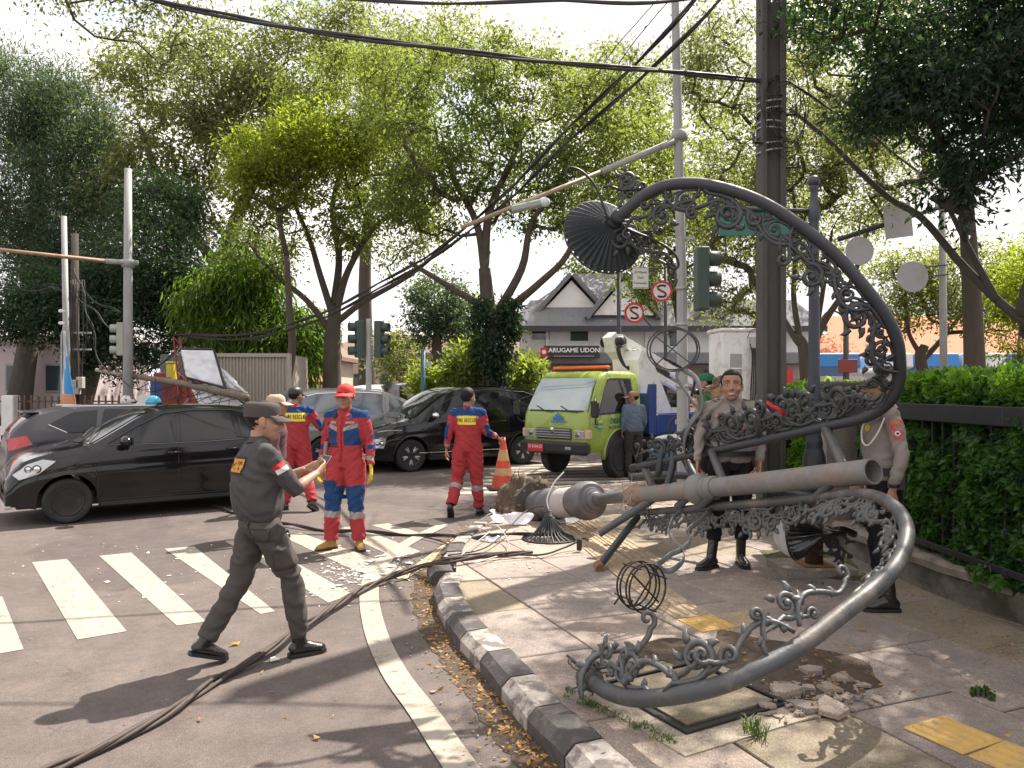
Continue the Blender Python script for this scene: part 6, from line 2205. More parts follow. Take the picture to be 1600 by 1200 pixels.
# wheel arch dark disc and mudguard
for sy in (-1, 1):
 pts = [V(fx + .53 * math.cos(a), sy * (.835), .42 + .53 * math.sin(a)) for a in [PI * (-.02 + 1.04 * k / 16) for k in range(17)]]
 A = frame(V(fx, sy * .832, .42), V(1, 0, 0), V(0, 0, 1), V(0, -1, 0))
 poly = [(.5 * math.cos(PI * k / 16), .5 * math.sin(PI * k / 16)) for k in range(17)]
 poly = [(x, y) for x, y in poly] + [(-.5, .05), (.5, .05)]
 MB().prism([(x, y) for x, y in poly[:17]], -.006, .006, A).build('wheel_arch', M_black, truck)
 MB().tube(pts, [(.05, .012)] * 17, 6, side=(0, 1, 0)).build('mudguard', M_lime, truck, True)
def cab_side_patch(poly, off, sy, name, m, nx=10, nz=6):
 xs = [p[0] for p in poly]
 x0, x1 = min(xs), max(xs)
 vs, fs, cols = [], [], 0
 for i in range(nx + 1):
  x = min(max(x0 + (x1 - x0) * i / nx, x0 + 1e-4), x1 - 1e-4)
  zz_ = [a[1] + (b[1] - a[1]) * (x - a[0]) / (b[0] - a[0]) for a, b in zip(poly, poly[1:] + poly[:1]) if (a[0] - x) * (b[0] - x) < 0]
  if len(zz_) < 2: continue
  cols += 1
  for j in range(nz + 1):
   z = min(zz_) + (max(zz_) - min(zz_)) * j / nz
   vs.append((x, sy * (cab_half(z) + off), z))
 for i in range(cols - 1):
  for j in range(nz):
   q = (i * (nz + 1) + j, i * (nz + 1) + j + 1, (i + 1) * (nz + 1) + j + 1, (i + 1) * (nz + 1) + j)
   fs.append(q if sy < 0 else q[::-1])
 return MB().add(vs, fs).build(name, m, truck, True)
for sy in (-1, 1):
 cab_side_patch([(fx + .66, 1.25), (fx + .40, 1.78), (fx + .30, 1.87), (fx - .48, 1.87), (fx - .52, 1.42), (fx - .1, 1.28)], .006, sy, 'side_window', M_glassdark)
 cab_side_patch([(fx + .70, 1.21), (fx + .38, 1.83), (fx + .29, 1.91), (fx - .53, 1.91), (fx - .57, 1.38), (fx - .1, 1.24)], .003, sy, 'window_seal', M_black)
 for line_ in ([(fx + .74, 1.0), (fx + .72, 1.22), (fx + .33, 1.94)], [(fx - .6, .85), (fx - .6, 1.93)], [(fx + .8, 1.0), (fx + .6, .95)]):
  MB().tube([V(x, sy * (cab_half(z) + .001), z) for x, z in line_], .006, 5).build('door_gap', M_black, truck)
 MB().bbox((fx - .42, sy * .845, 1.14), (.16, .03, .05), None, .01).build('door_handle', M_black, truck)
 MB().bbox((fx - .1, sy * .82, .62), (.5, .1, .04), None, .01).build('step', M_black, truck)
# windscreen on the sloping front
def cab_front_patch(z0, z1, h0, h1, off, name, m, n=12):
 vs, fs = [], []
 for i in range(7):
  z = z0 + (z1 - z0) * i / 6
  hh_ = h0 + (h1 - h0) * i / 6
  for j in range(n + 1):
   y = hh_ * (-1 + 2 * j / n)
   over = max(0, abs(y) - (cab_half(z) - .13))
   r = .13
   x = cab_front(z) - (r - math.sqrt(max(0, r * r - over * over)))
   vs.append((x + off * .9, y, z + off * .5))
 for i in range(6):
  for j in range(n):
   a = i * (n + 1) + j
   fs.append((a, a + 1, a + n + 2, a + n + 1))
 return MB().add(vs, fs).build(name, m, truck, True)
cab_front_patch(1.27, 1.93, .77, .70, .004, 'screen_seal', M_black)
cab_front_patch(1.30, 1.90, .745, .67, .010, 'windscreen', mat('pale_windscreen', (.28, .36, .36), .04, coat=1.0, spec=.9, var=.35, scale=1.4))
for y0, y1 in ((.55, .1), (-.05, -.5)):
 MB().tube([V(cab_front(1.28) + .03, y0, 1.27), V(cab_front(1.3) + .05, (y0 + y1) / 2, 1.3), V(cab_front(1.38) + .03, y1, 1.38)], .01, 5).build('wiper', M_black, truck)
xb = fx + .98
gr = MB().bbox((xb - .005, 0, .86), (.05, .88, .2), None, .02).build('grille', mat('grille_grey', (.1, .1, .11), .4, metal=.5), truck)
for k in range(4):
 MB().bbox((xb + .022, 0, .79 + .048 * k), (.02, .84, .016), None, .004).build('grille_bar', M_alloy, gr)
MB().lathe([(.055, 0), (.05, .02), (.001, .025)], 18, frame(V(xb + .03, 0, .93), V(0, 1, 0), V(0, 0, 1), V(1, 0, 0))).build('round_emblem', M_chrome, gr)
for sy in (-1, 1):
 h_ = MB().bbox((xb - .05, sy * .61, .85), (.1, .3, .22), None, .04).build('headlight', M_lampglass, truck)
 MB().bbox((xb - .08, sy * .78, .86), (.14, .1, .2), None, .03).build('indicator', mat('indicator_amber', (.6, .45, .3), .2, coat=1), truck)
 MB().lathe([(.05, 0), (.045, .01), (.001, .012)], 12, frame(V(xb + .0, sy * .58, .85), V(0, 1, 0), V(0, 0, 1), V(1, 0, 0))).build('bulb', M_chrome, h_)
bm_ = MB().bbox((xb - .02, 0, .6), (.2, 1.66, .24), None, .05).build('bumper', M_black, truck)
MB().bbox((xb + .085, .42, .6), (.02, .14, .06), None, .01).build('fog_lamp', M_lampglass, bm_)
pl_ = MB().bbox((xb + .09, -.38 * -1 * -1, .585), (.012, .4, .15), None, .003).build('number_plate', M_signr, truck)
A = frame(V(xb + .098, -.38, .6), V(0, 1, 0), V(0, 0, 1), V(1, 0, 0))
text_on('D 8194 D', .085, A, M_signw, pl_, 'lettering', bold=.002)
# emblem and lettering
A = frame(V(xb - .005, .12, 1.12), V(0, 1, 0), V(-.1, 0, 1).normalized(), V(1, 0, .1).normalized())
M_logo = mat('logo_blue', (.02, .16, .4), .5)
lgm = MB()
for k, (x, h) in enumerate([(-.12, .05), (-.07, .1), (-.02, .13), (.03, .09), (.08, .06)]):
 lgm.prism([(x - .03, .0), (x + .03, .0), (x + .015, h), (x, h + .02), (x - .015, h)], .002, .004, A)
lg_ = lgm.build('skyline_emblem', M_logo, truck)
text_on('BANDUNG', .075, A @ Matrix.Translation((0, -.035, .003)), M_logo, lg_, 'lettering', bold=.002)
text_on('KOTA BANDUNG', .035, A @ Matrix.Translation((0, -.085, .003)), M_logo, lg_, 'lettering')
M_dtxt = mat('dark_green_letter', (.0, .10, .13), .5)
for sy in (-1, 1):
 A = frame(V(fx + .06, sy * (cab_half(1.08) + .006), 1.06), V(-sy * -1 * -1, 0, 0) if False else V(-1 if sy > 0 else 1, 0, 0), V(0, 0, 1), V(0, sy, 0))
 text_on('DISHUB', .14, A @ Matrix.Translation((.0, .03, 0)), M_dtxt, truck, 'lettering', bold=.004)
 text_on('KOTA BANDUNG', .085, A @ Matrix.Translation((.06, -.09, 0)), M_dtxt, truck, 'lettering', bold=.002)
 A2 = frame(V(fx + .62, sy * (cab_half(1.08) + .006), 1.03), V(-1 if sy > 0 else 1, 0, 0), V(0, 0, 1), V(0, sy, 0))
 cr = MB().prism([(-.07, -.07), (0, -.1), (.07, -.07), (.07, .1), (-.07, .1)], 0, .003, A2).build('council_crest', mat('crest_green', (.03, .3, .16), .5), truck)
 MB().prism([(-.07, .04), (.07, .04), (.07, .1), (-.07, .1)], .0035, .005, A2).build('crest_band', mat('crest_yellow', (.65, .5, .08), .5), cr)
 MB().prism([(-.06, -.05), (-.02, -.02), (.02, -.05), (.06, -.02), (.06, -.005), (.02, -.035), (-.02, -.005), (-.06, -.035)], .0035, .005, A2).build('crest_wave', M_white, cr)
# mirrors
for sy in (-1, 1):
 MB().tube(spline([V(fx + .7, sy * .83, 1.05), V(fx + .92, sy * .95, 1.1), V(fx + .96, sy * .97, 1.45), V(fx + .7, sy * .80, 1.57)], 4), .012, 6).build('mirror_arm', M_black, truck, True)
 MB().bbox((fx + .96, sy * .97, 1.33), (.08, .18, .3), None, .03).build('wing_mirror', M_black, truck)
# light bar
MB().bbox((fx + .15, 0, 2.07), (.12, 1.25, .04), None, .01).build('light_bar_base', M_black, truck)
MB().bbox((fx + .15, 0, 2.12), (.16, 1.35, .065), None, .02).build('light_bar', M_orange, truck)
# chassis and wheels
MB().box((-.7, 0, .6), (4.6, .7, .2)).build('chassis', M_black, truck)
for x, ys in ((fx, (.72,)), (-fx, (.72, .5))):
 for sy in (-1, 1):
  for y in ys:
   wheel(truck, x, sy * (y + .05), .385, .21, 'steel')
# blue bed
bx = fx - .95
MB().bbox((bx - .12, 0, 1.22), (.2, 1.7, .8), None, .02).build('front_panel', M_bluebed, truck)
for sy in (-1, 1):
 MB().prism([(bx - .2, .8), (bx - .2, 1.8), (bx + .02, 1.8), (bx + .06, 1.65), (bx + .06, .8)][::-1], -.03, .03, frame(V(0, sy * .88, 0), V(1, 0, 0), V(0, 0, 1), V(0, -1, 0))).build('corner_panel', M_bluebed, truck)
 sdp = MB().bbox((bx - 1.75, sy * .9, 1.0), (3.1, .06, .38), None, .015).build('side_panel', M_bluebed, truck)
 MB().bbox((bx - 1.75, sy * .94, 1.2), (3.1, .03, .03), None, .005).build('panel_rib', M_bluebed, sdp)
 MB().bbox((bx - 1.1, sy * .935, 1.02), (.5, .012, .1), None, .004).build('number_panel', M_back, sdp)
 MB().bbox((bx - .9, sy * .93, .78), (.16, .02, .05), None, .004).build('side_marker', M_orange, sdp)
 MB().bbox((bx - 1.9, sy * .93, .78), (.16, .02, .05), None, .004).build('side_marker', M_orange, sdp)
MB().bbox((bx - 1.75, 0, .8), (3.2, 1.75, .06), None, .01).build('bed_floor', M_bluebed, truck)
# crane: slewing pedestal (white slanted column), folded boom, bucket
cw = lambda u, v, Y: Matrix.Rotation(-rz5, 4, 'Z') @ (W(u, v, Y) - Vector(c5))
def slab_between(pts, w, name, m, side=(0, 1, 0), bev=.02):
 mb = MB(); mb.tube(pts, [w[i] if isinstance(w, list) else w for i in range(len(pts))], 4, side=side, phase=PI / 4)
 return mb.build(name, m, truck)
# pedestal as tapered prism in the xz plane
A = frame(V(0, 0, 0), V(1, 0, 0), V(0, 0, 1), V(0, -1, 0))
MB().prism([(-1.15, .83), (.1, .83), (.32, 1.55), (.42, 2.3), (.28, 2.5), (.0, 2.45)][::1], -.55, .1, A).build('pedestal', M_crane, truck)
MB().bbox((-.5, 0, .88), (1.3, .9, .12), None, .03).build('turntable', M_black, truck)
j0 = V(.42, 0, 2.35); j1 = V(.62, 0, 2.75)
slab_between([V(.2, .0, 2.3), V(.5, 0, 2.55), V(.66, 0, 2.82)], [(.17, .17), (.19, .18), (.15, .16)], 'knuckle', M_crane)
slab_between([V(.55, .12, 2.72), V(-1.2, .12, 2.2), V(-3.3, .12, 1.62)], [(.15, .17), (.13, .14), (.1, .11)], 'lower_boom', M_crane)
slab_between([V(.4, -.2, 2.55), V(-1.2, -.2, 2.05), V(-2.9, -.2, 1.55)], [(.11, .12), (.1, .1), (.08, .09)], 'upper_boom', M_crane)
MB().tube([V(.3, -.05, 2.2), V(-1.2, -.05, 1.85)], [.05, .05], 10).build('hydraulic_ram', M_chrome, truck, True)
MB().lathe([(.11, -.26), (.11, .26)], 14, frame(V(.52, 0, 2.68), V(1, 0, 0), V(0, 0, 1), V(0, -1, 0))).build('pivot_pin', M_black, truck, True)
MB().lathe([(.09, -.3), (.09, .3)], 14, frame(V(.1, 0, 2.45), V(1, 0, 0), V(0, 0, 1), V(0, -1, 0))).build('pivot_pin', M_black, truck, True)
rb_ = random.Random(8)
for k in range(4):
 o_ = .03 * k
 MB().tube(spline([V(.45, .2 + .02 * k, 2.7 - o_), V(.75 - o_, .26, 2.5), V(.5 - o_, .3, 2.15 - o_ * .5), V(-.1, .3, 2.35 - o_), V(-1.2, .27, 2.05 - o_)], 5), .018, 6).build('hydraulic_hose', M_wire, truck, True)
# work bucket at the boom's end: white box
bkc = cw(1148, 560, 15.8)
bko = thing('crane_bucket', 'tall white work bucket with bundled black hoses hanging by the concrete pole', 'bucket', W(1150, 645, 15.8) , R(8))
MB().bbox((0, 0, .84), (.9, .7, 1.62), None, .03).build('bucket_shell', M_crane, bko)
MB().bbox((0, 0, 1.68), (.96, .76, .07), None, .02).build('rim', M_crane, bko)
MB().bbox((-.16, -.36, .72), (.24, .03, .95), None, .01).build('step_recess', mat('recess_grey', (.35, .34, .32), .6), bko)
for z in (.55, .9):
 MB().bbox((-.16, -.38, z), (.24, .03, .03), None, .005).build('rung', M_crane, bko)
MB().bbox((.2, -.4, 1.42), (.16, .12, .24), None, .02).build('control_box', M_back, bko)
for k in range(5):
 x = .12 + .035 * k
 MB().tube(spline([(x, -.42, 1.4), (x + .02, -.46, 1.1), (x + .01 * k, -.44, .5), (x, -.42, .1)], 4), .015, 6).build('hose', M_wire, bko, True)
MB().tube(spline([(.06, -.4, 1.5), (.1, -.44, 1.64), (.22, -.44, 1.68), (.34, -.44, 1.6), (.36, -.4, 1.4)], 4), .008, 5).build('guard_loop', M_black, bko, True)
# base that the bucket rests on (second lorry bed glimpsed behind)
MB().bbox((0, .0, -.28), (.8, .6, .5), None, .02).build('bucket_mount', M_black, bko)

# small turquoise scooter half hidden behind the fallen post
sc = thing('parked_scooter', 'scooter with pale turquoise seat half hidden behind the scrollwork', 'scooter', G(1075, 755, .12), R(20))
MB().tube([V(.62, 0, .26), V(.55, 0, .5), V(.45, 0, .85), V(.42, 0, .98)], [.03, .04, .05, .03], 8).build('steering_column', M_black, sc, True)
MB().tube([(.4, -.3, .98), (.44, 0, .96), (.4, .3, .98)], .016, 6).build('handlebar', M_black, sc)
MB().ell((.45, 0, .62), (.06, .16, .2)).build('front_shield', M_black, sc, True)
MB().ell((-.25, 0, .55), (.5, .15, .15)).build('body_shell', mat('turquoise', (.03, .3, .38), .4), sc, True)
MB().ell((-.22, 0, .76), (.42, .16, .07)).build('seat', mat('pale_seat', (.5, .55, .55), .6), sc, True)
MB().bbox((.2, 0, .27), (.5, .3, .08), None, .03).build('footboard', M_black, sc)
for x in (.62, -.55):
 A = frame(V(x, 0, .26), V(1, 0, 0), V(0, 0, 1), V(0, -1, 0))
 MB().lathe([(.16, -.04), (.24, -.045), (.26, 0), (.24, .045), (.16, .04)], 24, A).build('wheel', M_rubber, sc, True)
# ================================================================== THE FALLEN ORNAMENTAL LAMP POST
LA_, LB_ = V(.55, 9.0, .36), V(2.33, 4.95, 1.17)
lamp = thing('fallen_lamp_post', 'huge fallen grey ornamental lamp post with swan-neck arms and cast scrollwork lying over the pavement', 'lamp post', (.55, 9.0, 0))
LO = V(.55, 9.0, 0)
axd = (LB_ - LA_)
axl = axd.length
axn = axd.normalized()
AX = axis_mat(LA_ - LO, axn, (1, 0, 0))
def ax(t):
 return LA_ + axd * t
def seg(prof, name, m, n=32, ends=True):
 return MB().lathe([(r, t * axl) for t, r in prof], n, AX, ends).build(name, m, lamp, True, 40)
M_drum = mat('grey_cast_base', (.13, .13, .14), .5, metal=.25, var=.25, scale=6, bump=.3, bscale=30, dirt=((.28, .22, .17), .6, 5))
seg([(-.135, .17), (-.12, .185), (-.075, .19), (-.06, .2), (-.05, .185), (-.035, .165), (-.01, .185), (.0, .185), (.004, .172), (.12, .165)], 'base_drum', M_drum)
seg([(.115, .165), (.125, .2), (.15, .215), (.17, .205), (.178, .18), (.18, .14), (.184, .135), (.186, .11), (.195, .105), (.197, .08), (.2, .07)], 'base_collar', M_drum)
seg([(.02, .1735), (.095, .1715)], 'paper_label', mat('pale_label', (.42, .4, .38), .7, var=.3, scale=30), 32, False)
seg([(.18, .062), (.37, .060)], 'lower_pipe', M_steelgrey)
seg([(.345, .06), (.35, .1), (.375, .115), (.395, .1), (.405, .082), (.41, .078)], 'rope_collar', mat('dusty_collar', (.25, .19, .13), .9, var=.4, scale=20, bump=.8, dirt=((.35, .15, .07), .7, 6)))
M_pipem = mat('stained_grey_pipe', (.2, .205, .19), .6, metal=.15, var=.25, scale=6, bump=.25, dirt=((.32, .15, .07), 1.0, 3.5))
seg([(.40, .078), (.515, .078), (.518, .084), (.524, .084), (.527, .078), (.585, .08)], 'middle_pipe', M_pipem)
seg([(.572, .08), (.576, .11), (.584, .13), (.594, .135), (.603, .128), (.609, .108), (.612, .088), (.618, .088), (.62, .1), (.626, .1), (.628, .09)], 'pipe_collar', M_pipem)
seg([(.628, .092), (.632, .1), (.64, .1), (.645, .088)], 'pipe_ring', M_pipe)
# open upper pipe (hollow)
seg([(.64, .08), (1.0, .084), (1.0, .073), (.82, .071)], 'upper_pipe', M_pipe, 36, False)
# octagonal base plate and root ball of soil and concrete
oc = [(.30 * math.cos(R(22.5 + 45 * k)), .30 * math.sin(R(22.5 + 45 * k))) for k in range(8)]
MB().prism(oc, -.155 * axl, -.135 * axl, AX).build('base_plate', mat('dark_plate', (.06, .055, .05), .7, var=.3, dirt=((.2, .13, .08), .8, 6)), lamp)
for k in range(8):
 a = R(45 * k)
 MB().lathe([(.016, -.135 * axl), (.016, -.127 * axl)], 6, AX @ Matrix.Translation((.25 * math.cos(a), .25 * math.sin(a), 0))).build('anchor_bolt', M_rust, lamp)
# root ball
rbm = MB()
nb, mb_ = 34, 18
cvs = []
cc = ax(-.2) - LO + V(-.02, .02, .02)
for i in range(mb_ + 1):
 t = PI * i / mb_
 for j in range(nb):
  a = 2 * PI * j / nb
  d = V(math.sin(t) * math.cos(a), math.sin(t) * math.sin(a), math.cos(t))
  k = 1 + .3 * noise.noise(d * 2.2 + V(3, 1, 0)) + .22 * noise.noise(d * 6.5) + .1 * noise.noise(d * 17)
  q = V(d.x * .34, d.y * .30, d.z * .36) * k
  # flattened towards the plate
  cvs.append(cc + q)
cvs = [V(p.x, p.y, max(p.z, .02)) for p in cvs]
fs = []
for i in range(mb_):
 for j in range(nb):
  fs.append((i * nb + j, (i + 1) * nb + j, (i + 1) * nb + (j + 1) % nb, i * nb + (j + 1) % nb))
M_root = mat('root_soil', (.1, .07, .048), .95, var=.6, scale=9, bump=1.0, bscale=28, dirt=((.26, .19, .13), .9, 7))
ball = MB().add(cvs, fs).build('root_ball', M_root, lamp, True)
r9 = random.Random(9)
for k in range(42):
 d = V(r9.gauss(0, 1), r9.gauss(0, 1), abs(r9.gauss(0, 1)) + .1).normalized()
 p0 = cc + V(d.x * .34, d.y * .30, d.z * .34)
 pts = [p0]
 q = p0.copy(); dd = d.copy()
 for i in range(5):
  dd = (dd + V(r9.gauss(0, .6), r9.gauss(0, .6), r9.gauss(0, .5)) * .6).normalized()
  q = q + dd * r9.uniform(.02, .05)
  pts.append(q.copy())
 MB().tube(pts, [.008, .007, .006, .005, .003, .002], 4).build('root', M_bark, lamp)

# four swan-neck arms
def arm_line(px):
 return [W(u, v, Y) - LO for u, v, Y in px]
UP = [(986, 731, 7.6), (1070, 713, 7.1), (1155, 696, 6.55), (1225, 681, 6.05), (1286, 667, 5.7), (1339, 656, 5.4), (1368, 645, 5.25), (1392, 624, 5.13), (1404, 598, 5.06), (1406, 566, 5.0), (1401, 530, 4.95), (1382, 490, 4.92), (1346, 443, 4.9), (1306, 399, 4.9), (1259, 360, 4.9), (1204, 323, 4.92), (1150, 300, 4.95), (1092, 287, 5.0), (1041, 290, 5.05), (1005, 307, 5.1), (976, 331, 5.16), (962, 345, 5.2)]
DN = [(979, 803, 7.7), (1040, 798, 7.15), (1102, 793, 6.6), (1160, 788, 6.15), (1215, 784, 5.8), (1275, 778, 5.4), (1327, 773, 5.05), (1360, 774, 4.8), (1386, 784, 4.5), (1406, 801, 4.3), (1417, 826, 4.1), (1414, 855, 3.92), (1397, 888, 3.76), (1366, 920, 3.6), (1322, 954, 3.45), (1253, 1007, 3.3), (1184, 1046, 3.22), (1114, 1074, 3.22), (1045, 1088, 3.34), (989, 1091, 3.52), (945, 1078, 3.72), (918, 1056, 3.92)]
def arm(px, name, r0=.032, r1=.0395, m=None):
 line = spline(arm_line(px), 5)
 n = len(line)
 rr_ = [r0 + (r1 - r0) * min(1, i / n * 3) for i in range(n)]
 MB().tube(line, rr_, 18).build(name, m or M_steelgrey, lamp, True)
 return [Vector(p) for p in line]
up = arm(UP, 'swan_neck_arm', m=mat('upper_arm_paint', (.042, .046, .054), .5, metal=.15, var=.25, scale=6, bump=.15, rvar=.1))
dn = arm(DN, 'swan_neck_arm', m=mat('lower_arm_paint', (.075, .08, .085), .5, metal=.1, var=.22, scale=5, bump=.15, dirt=((.35, .27, .2), .55, 4), rvar=.1))
# stubs joining arms and pole
def stub(a, b, r=.03, m=None):
 MB().tube([a - LO, b - LO], r, 12).build('strut', m or M_steelgrey, lamp, True, 50)
stub(W(1290, 669, 5.68), W(1318, 728, 5.2), .037)
stub(W(1112, 706, 6.8), W(1130, 752, 6.35), .036)
stub(W(1007, 730, 7.5), W(1022, 768, 7.35), .036)
stub(W(1312, 742, 5.15), W(1276, 776, 5.38), .033)
stub(W(1126, 764, 6.3), W(1095, 790, 6.55), .034)
stub(W(1086, 768, 6.7), W(1058, 792, 6.9), .034)
stub(W(1070, 716, 7.3), W(1089, 752, 6.9), .04, M_steeldark)
stub(W(1033, 772, 7.25), W(936, 834, 7.3), .037)
stub(W(996, 808, 7.45), W(937, 884, 6.7), .034, M_steeldark)
stub(W(936, 778, 8.0), W(983, 771, 7.6), .03)
stub(W(1190, 762, 6.4), W(1265, 776, 6.1), .03, M_steeldark)
MB().tube([p - LO for p in (W(938, 888, 6.66), W(934, 882, 6.72))], .042, 12).build('strut_flange', M_rust, lamp)
MB().tube(spline([p - LO for p in (W(1028, 745, 7.3), W(1036, 700, 7.3), W(1046, 690, 7.3), W(1052, 720, 7.2), W(1040, 768, 7.1))], 4), .035, 8).build('black_bracket', M_steeldark, lamp, True)

# ---- scrollwork: one piece = tapered curl + counter curl + leaf lobes, local X along the arm, local Y inwards
def spiral(c, r0, turns, a0, sgn, n=26, k=.80):
 out = []
 for i in range(n + 1):
  t = i / n
  r = r0 * (1 - t) ** .9 * k + r0 * .1
  a = a0 + sgn * turns * 2 * PI * t
  out.append((c[0] + r * math.cos(a), c[1] + r * math.sin(a)))
 return out
def curl_tube(mb, pts2, w0, w1, d0=.011, flat=.85):
 n = len(pts2)
 pts = [V(x, y, 0) for x, y in pts2]
 rad = []
 for i in range(n):
  t = i / (n - 1)
  bulge = (w0 + (w1 - w0) * t) * .62
  rad.append((.013 * (1 - .35 * t), bulge * 1.55 * (.45 + .55 * min(1, t * 6))))
 mb.tube(pts, rad, 6, side=(0, 0, 1) if False else (0, 0, 1))
def lobe(mb, p, d, L, w):
 L *= .8; w *= .85
 d = Vector(d).normalized(); p = Vector(p)
 s = V(-d.y, d.x, 0)
 p = p - d * L * .35
 pts = [p, p + d * L * .5 + s * L * .12, p + d * L * .85 + s * L * .32, p + d * L + s * L * .6]
 mb.tube(pts, [(w * .9, w * 1.5), (w * .9, w * 1.5), (w * .6, w * .9), (w * .15, w * .2)], 6, side=(0, 0, 1))
def scroll_mesh(variant):
 mb = MB()
 if variant == 0:
  main = [(-.17, .0), (-.14, .035), (-.09, .07), (-.03, .08)]
  sp_ = spiral((.045, .115), .062, 1.35, R(215), 1, 28)
  path = [(-.16, -.005), (-.15, .04), (-.11, .075), (-.055, .075)] + sp_
  curl_tube(mb, path, .016, .008)
  sp2 = spiral((-.10, .135), .034, 1.1, R(-60), 1, 18)
  curl_tube(mb, [(-.14, .05), (-.11, .085)] + sp2, .012, .006)
  sp3 = spiral((.12, .035), .03, 1.1, R(170), -1, 16)
  curl_tube(mb, [(.03, .06), (.07, .05)] + sp3, .012, .006)
  for p, d, L in (((-.05, .08, 0), (.2, 1, 0), .06), ((.10, .10, 0), (1, .3, 0), .06), ((.09, .155, 0), (.7, 1, 0), .05), ((-.13, .06, 0), (-1, .4, 0), .05), ((.0, .16, 0), (-.6, 1, 0), .045)):
   lobe(mb, p, d, L, .012)
  mb.ell((.048, .115, 0), (.018, .018, .016), None, 8, 6)
  mb.ell((-.098, .135, 0), (.012, .012, .013), None, 8, 6)
  mb.ell((.122, .035, 0), (.012, .012, .013), None, 8, 6)
 elif variant == 1:
  sp_ = spiral((0, .085), .07, 1.6, R(250), -1, 32)
  curl_tube(mb, [(.15, .0), (.11, .02), (.06, .012), (.01, .012)] + sp_, .017, .008)
  sp2 = spiral((-.12, .06), .04, 1.2, R(-20), 1, 20)
  curl_tube(mb, [(-.02, .02), (-.06, .03)] + sp2, .013, .006)
  for p, d, L in (((.07, .10, 0), (1, .4, 0), .055), ((.03, .155, 0), (.4, 1, 0), .05), ((-.06, .12, 0), (-1, .6, 0), .05), ((.1, .03, 0), (.5, 1, 0), .04)):
   lobe(mb, p, d, L, .012)
  mb.ell((0, .085, 0), (.02, .02, .017), None, 8, 6)
  mb.ell((-.12, .06, 0), (.013, .013, .013), None, 8, 6)
 else:   # long waving leaf stem linking the curls
  path = [(-.2, .03), (-.15, .09), (-.08, .11), (0, .08), (.07, .04), (.13, .05)] 
  path = [p[:2] for p in spline([(a, b, 0) for a, b in path], 4)] + spiral((.16, .095), .036, 1.1, R(-110), 1, 16)
  curl_tube(mb, path, .015, .007)
  for p, d, L in (((-.12, .105, 0), (-.3, 1, 0), .055), ((-.03, .1, 0), (.3, 1, 0), .05), ((.05, .05, 0), (.5, 1, 0), .05), ((-.17, .06, 0), (-1, .3, 0), .04)):
   lobe(mb, p, d, L, .013)
 return mb
M_scroll = mat('cast_scroll_grey', (.11, .115, .115), .5, metal=.3, var=.3, scale=16, bump=.3, dirt=((.08, .08, .08), .7, 10))
M_scrolld = mat('cast_scroll_dark', (.06, .066, .07), .45, metal=.3, var=.3, scale=16, bump=.25)
sm_g = [scroll_mesh(k).mesh('scroll', M_scroll, True) for k in range(3)]
sm_d = [scroll_mesh(k).mesh('scroll', M_scrolld, True) for k in range(3)]
def along(line):
 s = [0]
 for a, b in zip(line, line[1:]):
  s.append(s[-1] + (b - a).length)
 return s
def put_scroll(me, P, T, N, scale, flip=1, tilt=0.0):
 T = T.normalized()
 N = (N - T * T.dot(N)).normalized()
 Z = T.cross(N)
 if tilt:
  q = Matrix.Rotation(tilt, 3, T)
  N = q @ N; Z = q @ Z
 if flip < 0:
  T = -T; Z = -Z
 m = frame(P, T, N, Z)
 o = link('scroll', me, lamp)
 o.matrix_local = m @ Matrix.Diagonal((scale * 1.15, scale * 1.2, scale * 1.35, 1))
 return o
def scroll_run(line, center, specs, meshes, tilt=0.0):
 if len(specs) > 7:
  specs = specs + [((a[0] + b[0]) / 2, (a[1] + 1) % 2, a[2] * .66, -a[3]) for a, b in zip(specs, specs[1:])]
 s = along(line)
 tot = s[-1]
 for f, var, sc, fl in specs:
  d = f * tot
  i = max(1, min(len(line) - 2, next(k for k, x in enumerate(s) if x >= d)))
  P = line[i]
  T = line[i + 1] - line[i - 1]
  N = center(P) if callable(center) else (center - P)
  put_scroll(meshes[var], P + (N - T.normalized() * T.normalized().dot(N)).normalized() * .032, T, N, sc, fl, tilt)
# upper arm: scrollwork inside the big hook (towards its middle), and standing above the straight part
cU = W(1200, 500, 5.0) - LO
scroll_run(up, cU, [(.965, 2, .9, 1), (.925, 0, 1.15, 1), (.88, 2, 1.15, -1), (.845, 1, 1.25, 1), (.80, 2, 1.2, 1), (.765, 2, 1.0, -1), (.725, 0, 1.25, -1), (.685, 2, 1.1, 1), (.645, 1, 1.2, -1), (.605, 2, 1.2, 1), (.565, 0, 1.0, 1), (.54, 2, .9, -1)], sm_d, R(8))
upN = lambda P: V(0, 0, 1)
scroll_run(up, upN, [(.035, 0, 1.0, 1), (.065, 1, 1.1, -1), (.10, 0, 1.0, 1), (.14, 1, 1.3, 1), (.185, 0, 1.4, -1), (.23, 1, 1.45, 1), (.275, 1, 1.45, -1), (.315, 0, 1.5, 1), (.355, 1, 1.4, 1), (.395, 0, 1.35, -1), (.43, 1, 1.35, -1), (.475, 2, 1.15, 1)], sm_g[:0] + [sm_d[0], sm_d[1], sm_d[2]], R(12))
cD = W(1180, 930, 4.6) - LO
dnN = lambda P: V(0, 0, -1)
scroll_run(dn, dnN, [(.03, 2, .8, 1), (.06, 0, .8, 1), (.09, 1, .9, 1), (.125, 2, .9, 1), (.155, 0, 1.0, 1), (.19, 1, 1.0, -1), (.225, 2, 1.0, 1), (.255, 0, 1.1, 1), (.29, 1, 1.1, 1), (.325, 0, 1.0, -1), (.36, 2, 1.05, 1)], sm_g, R(-14))
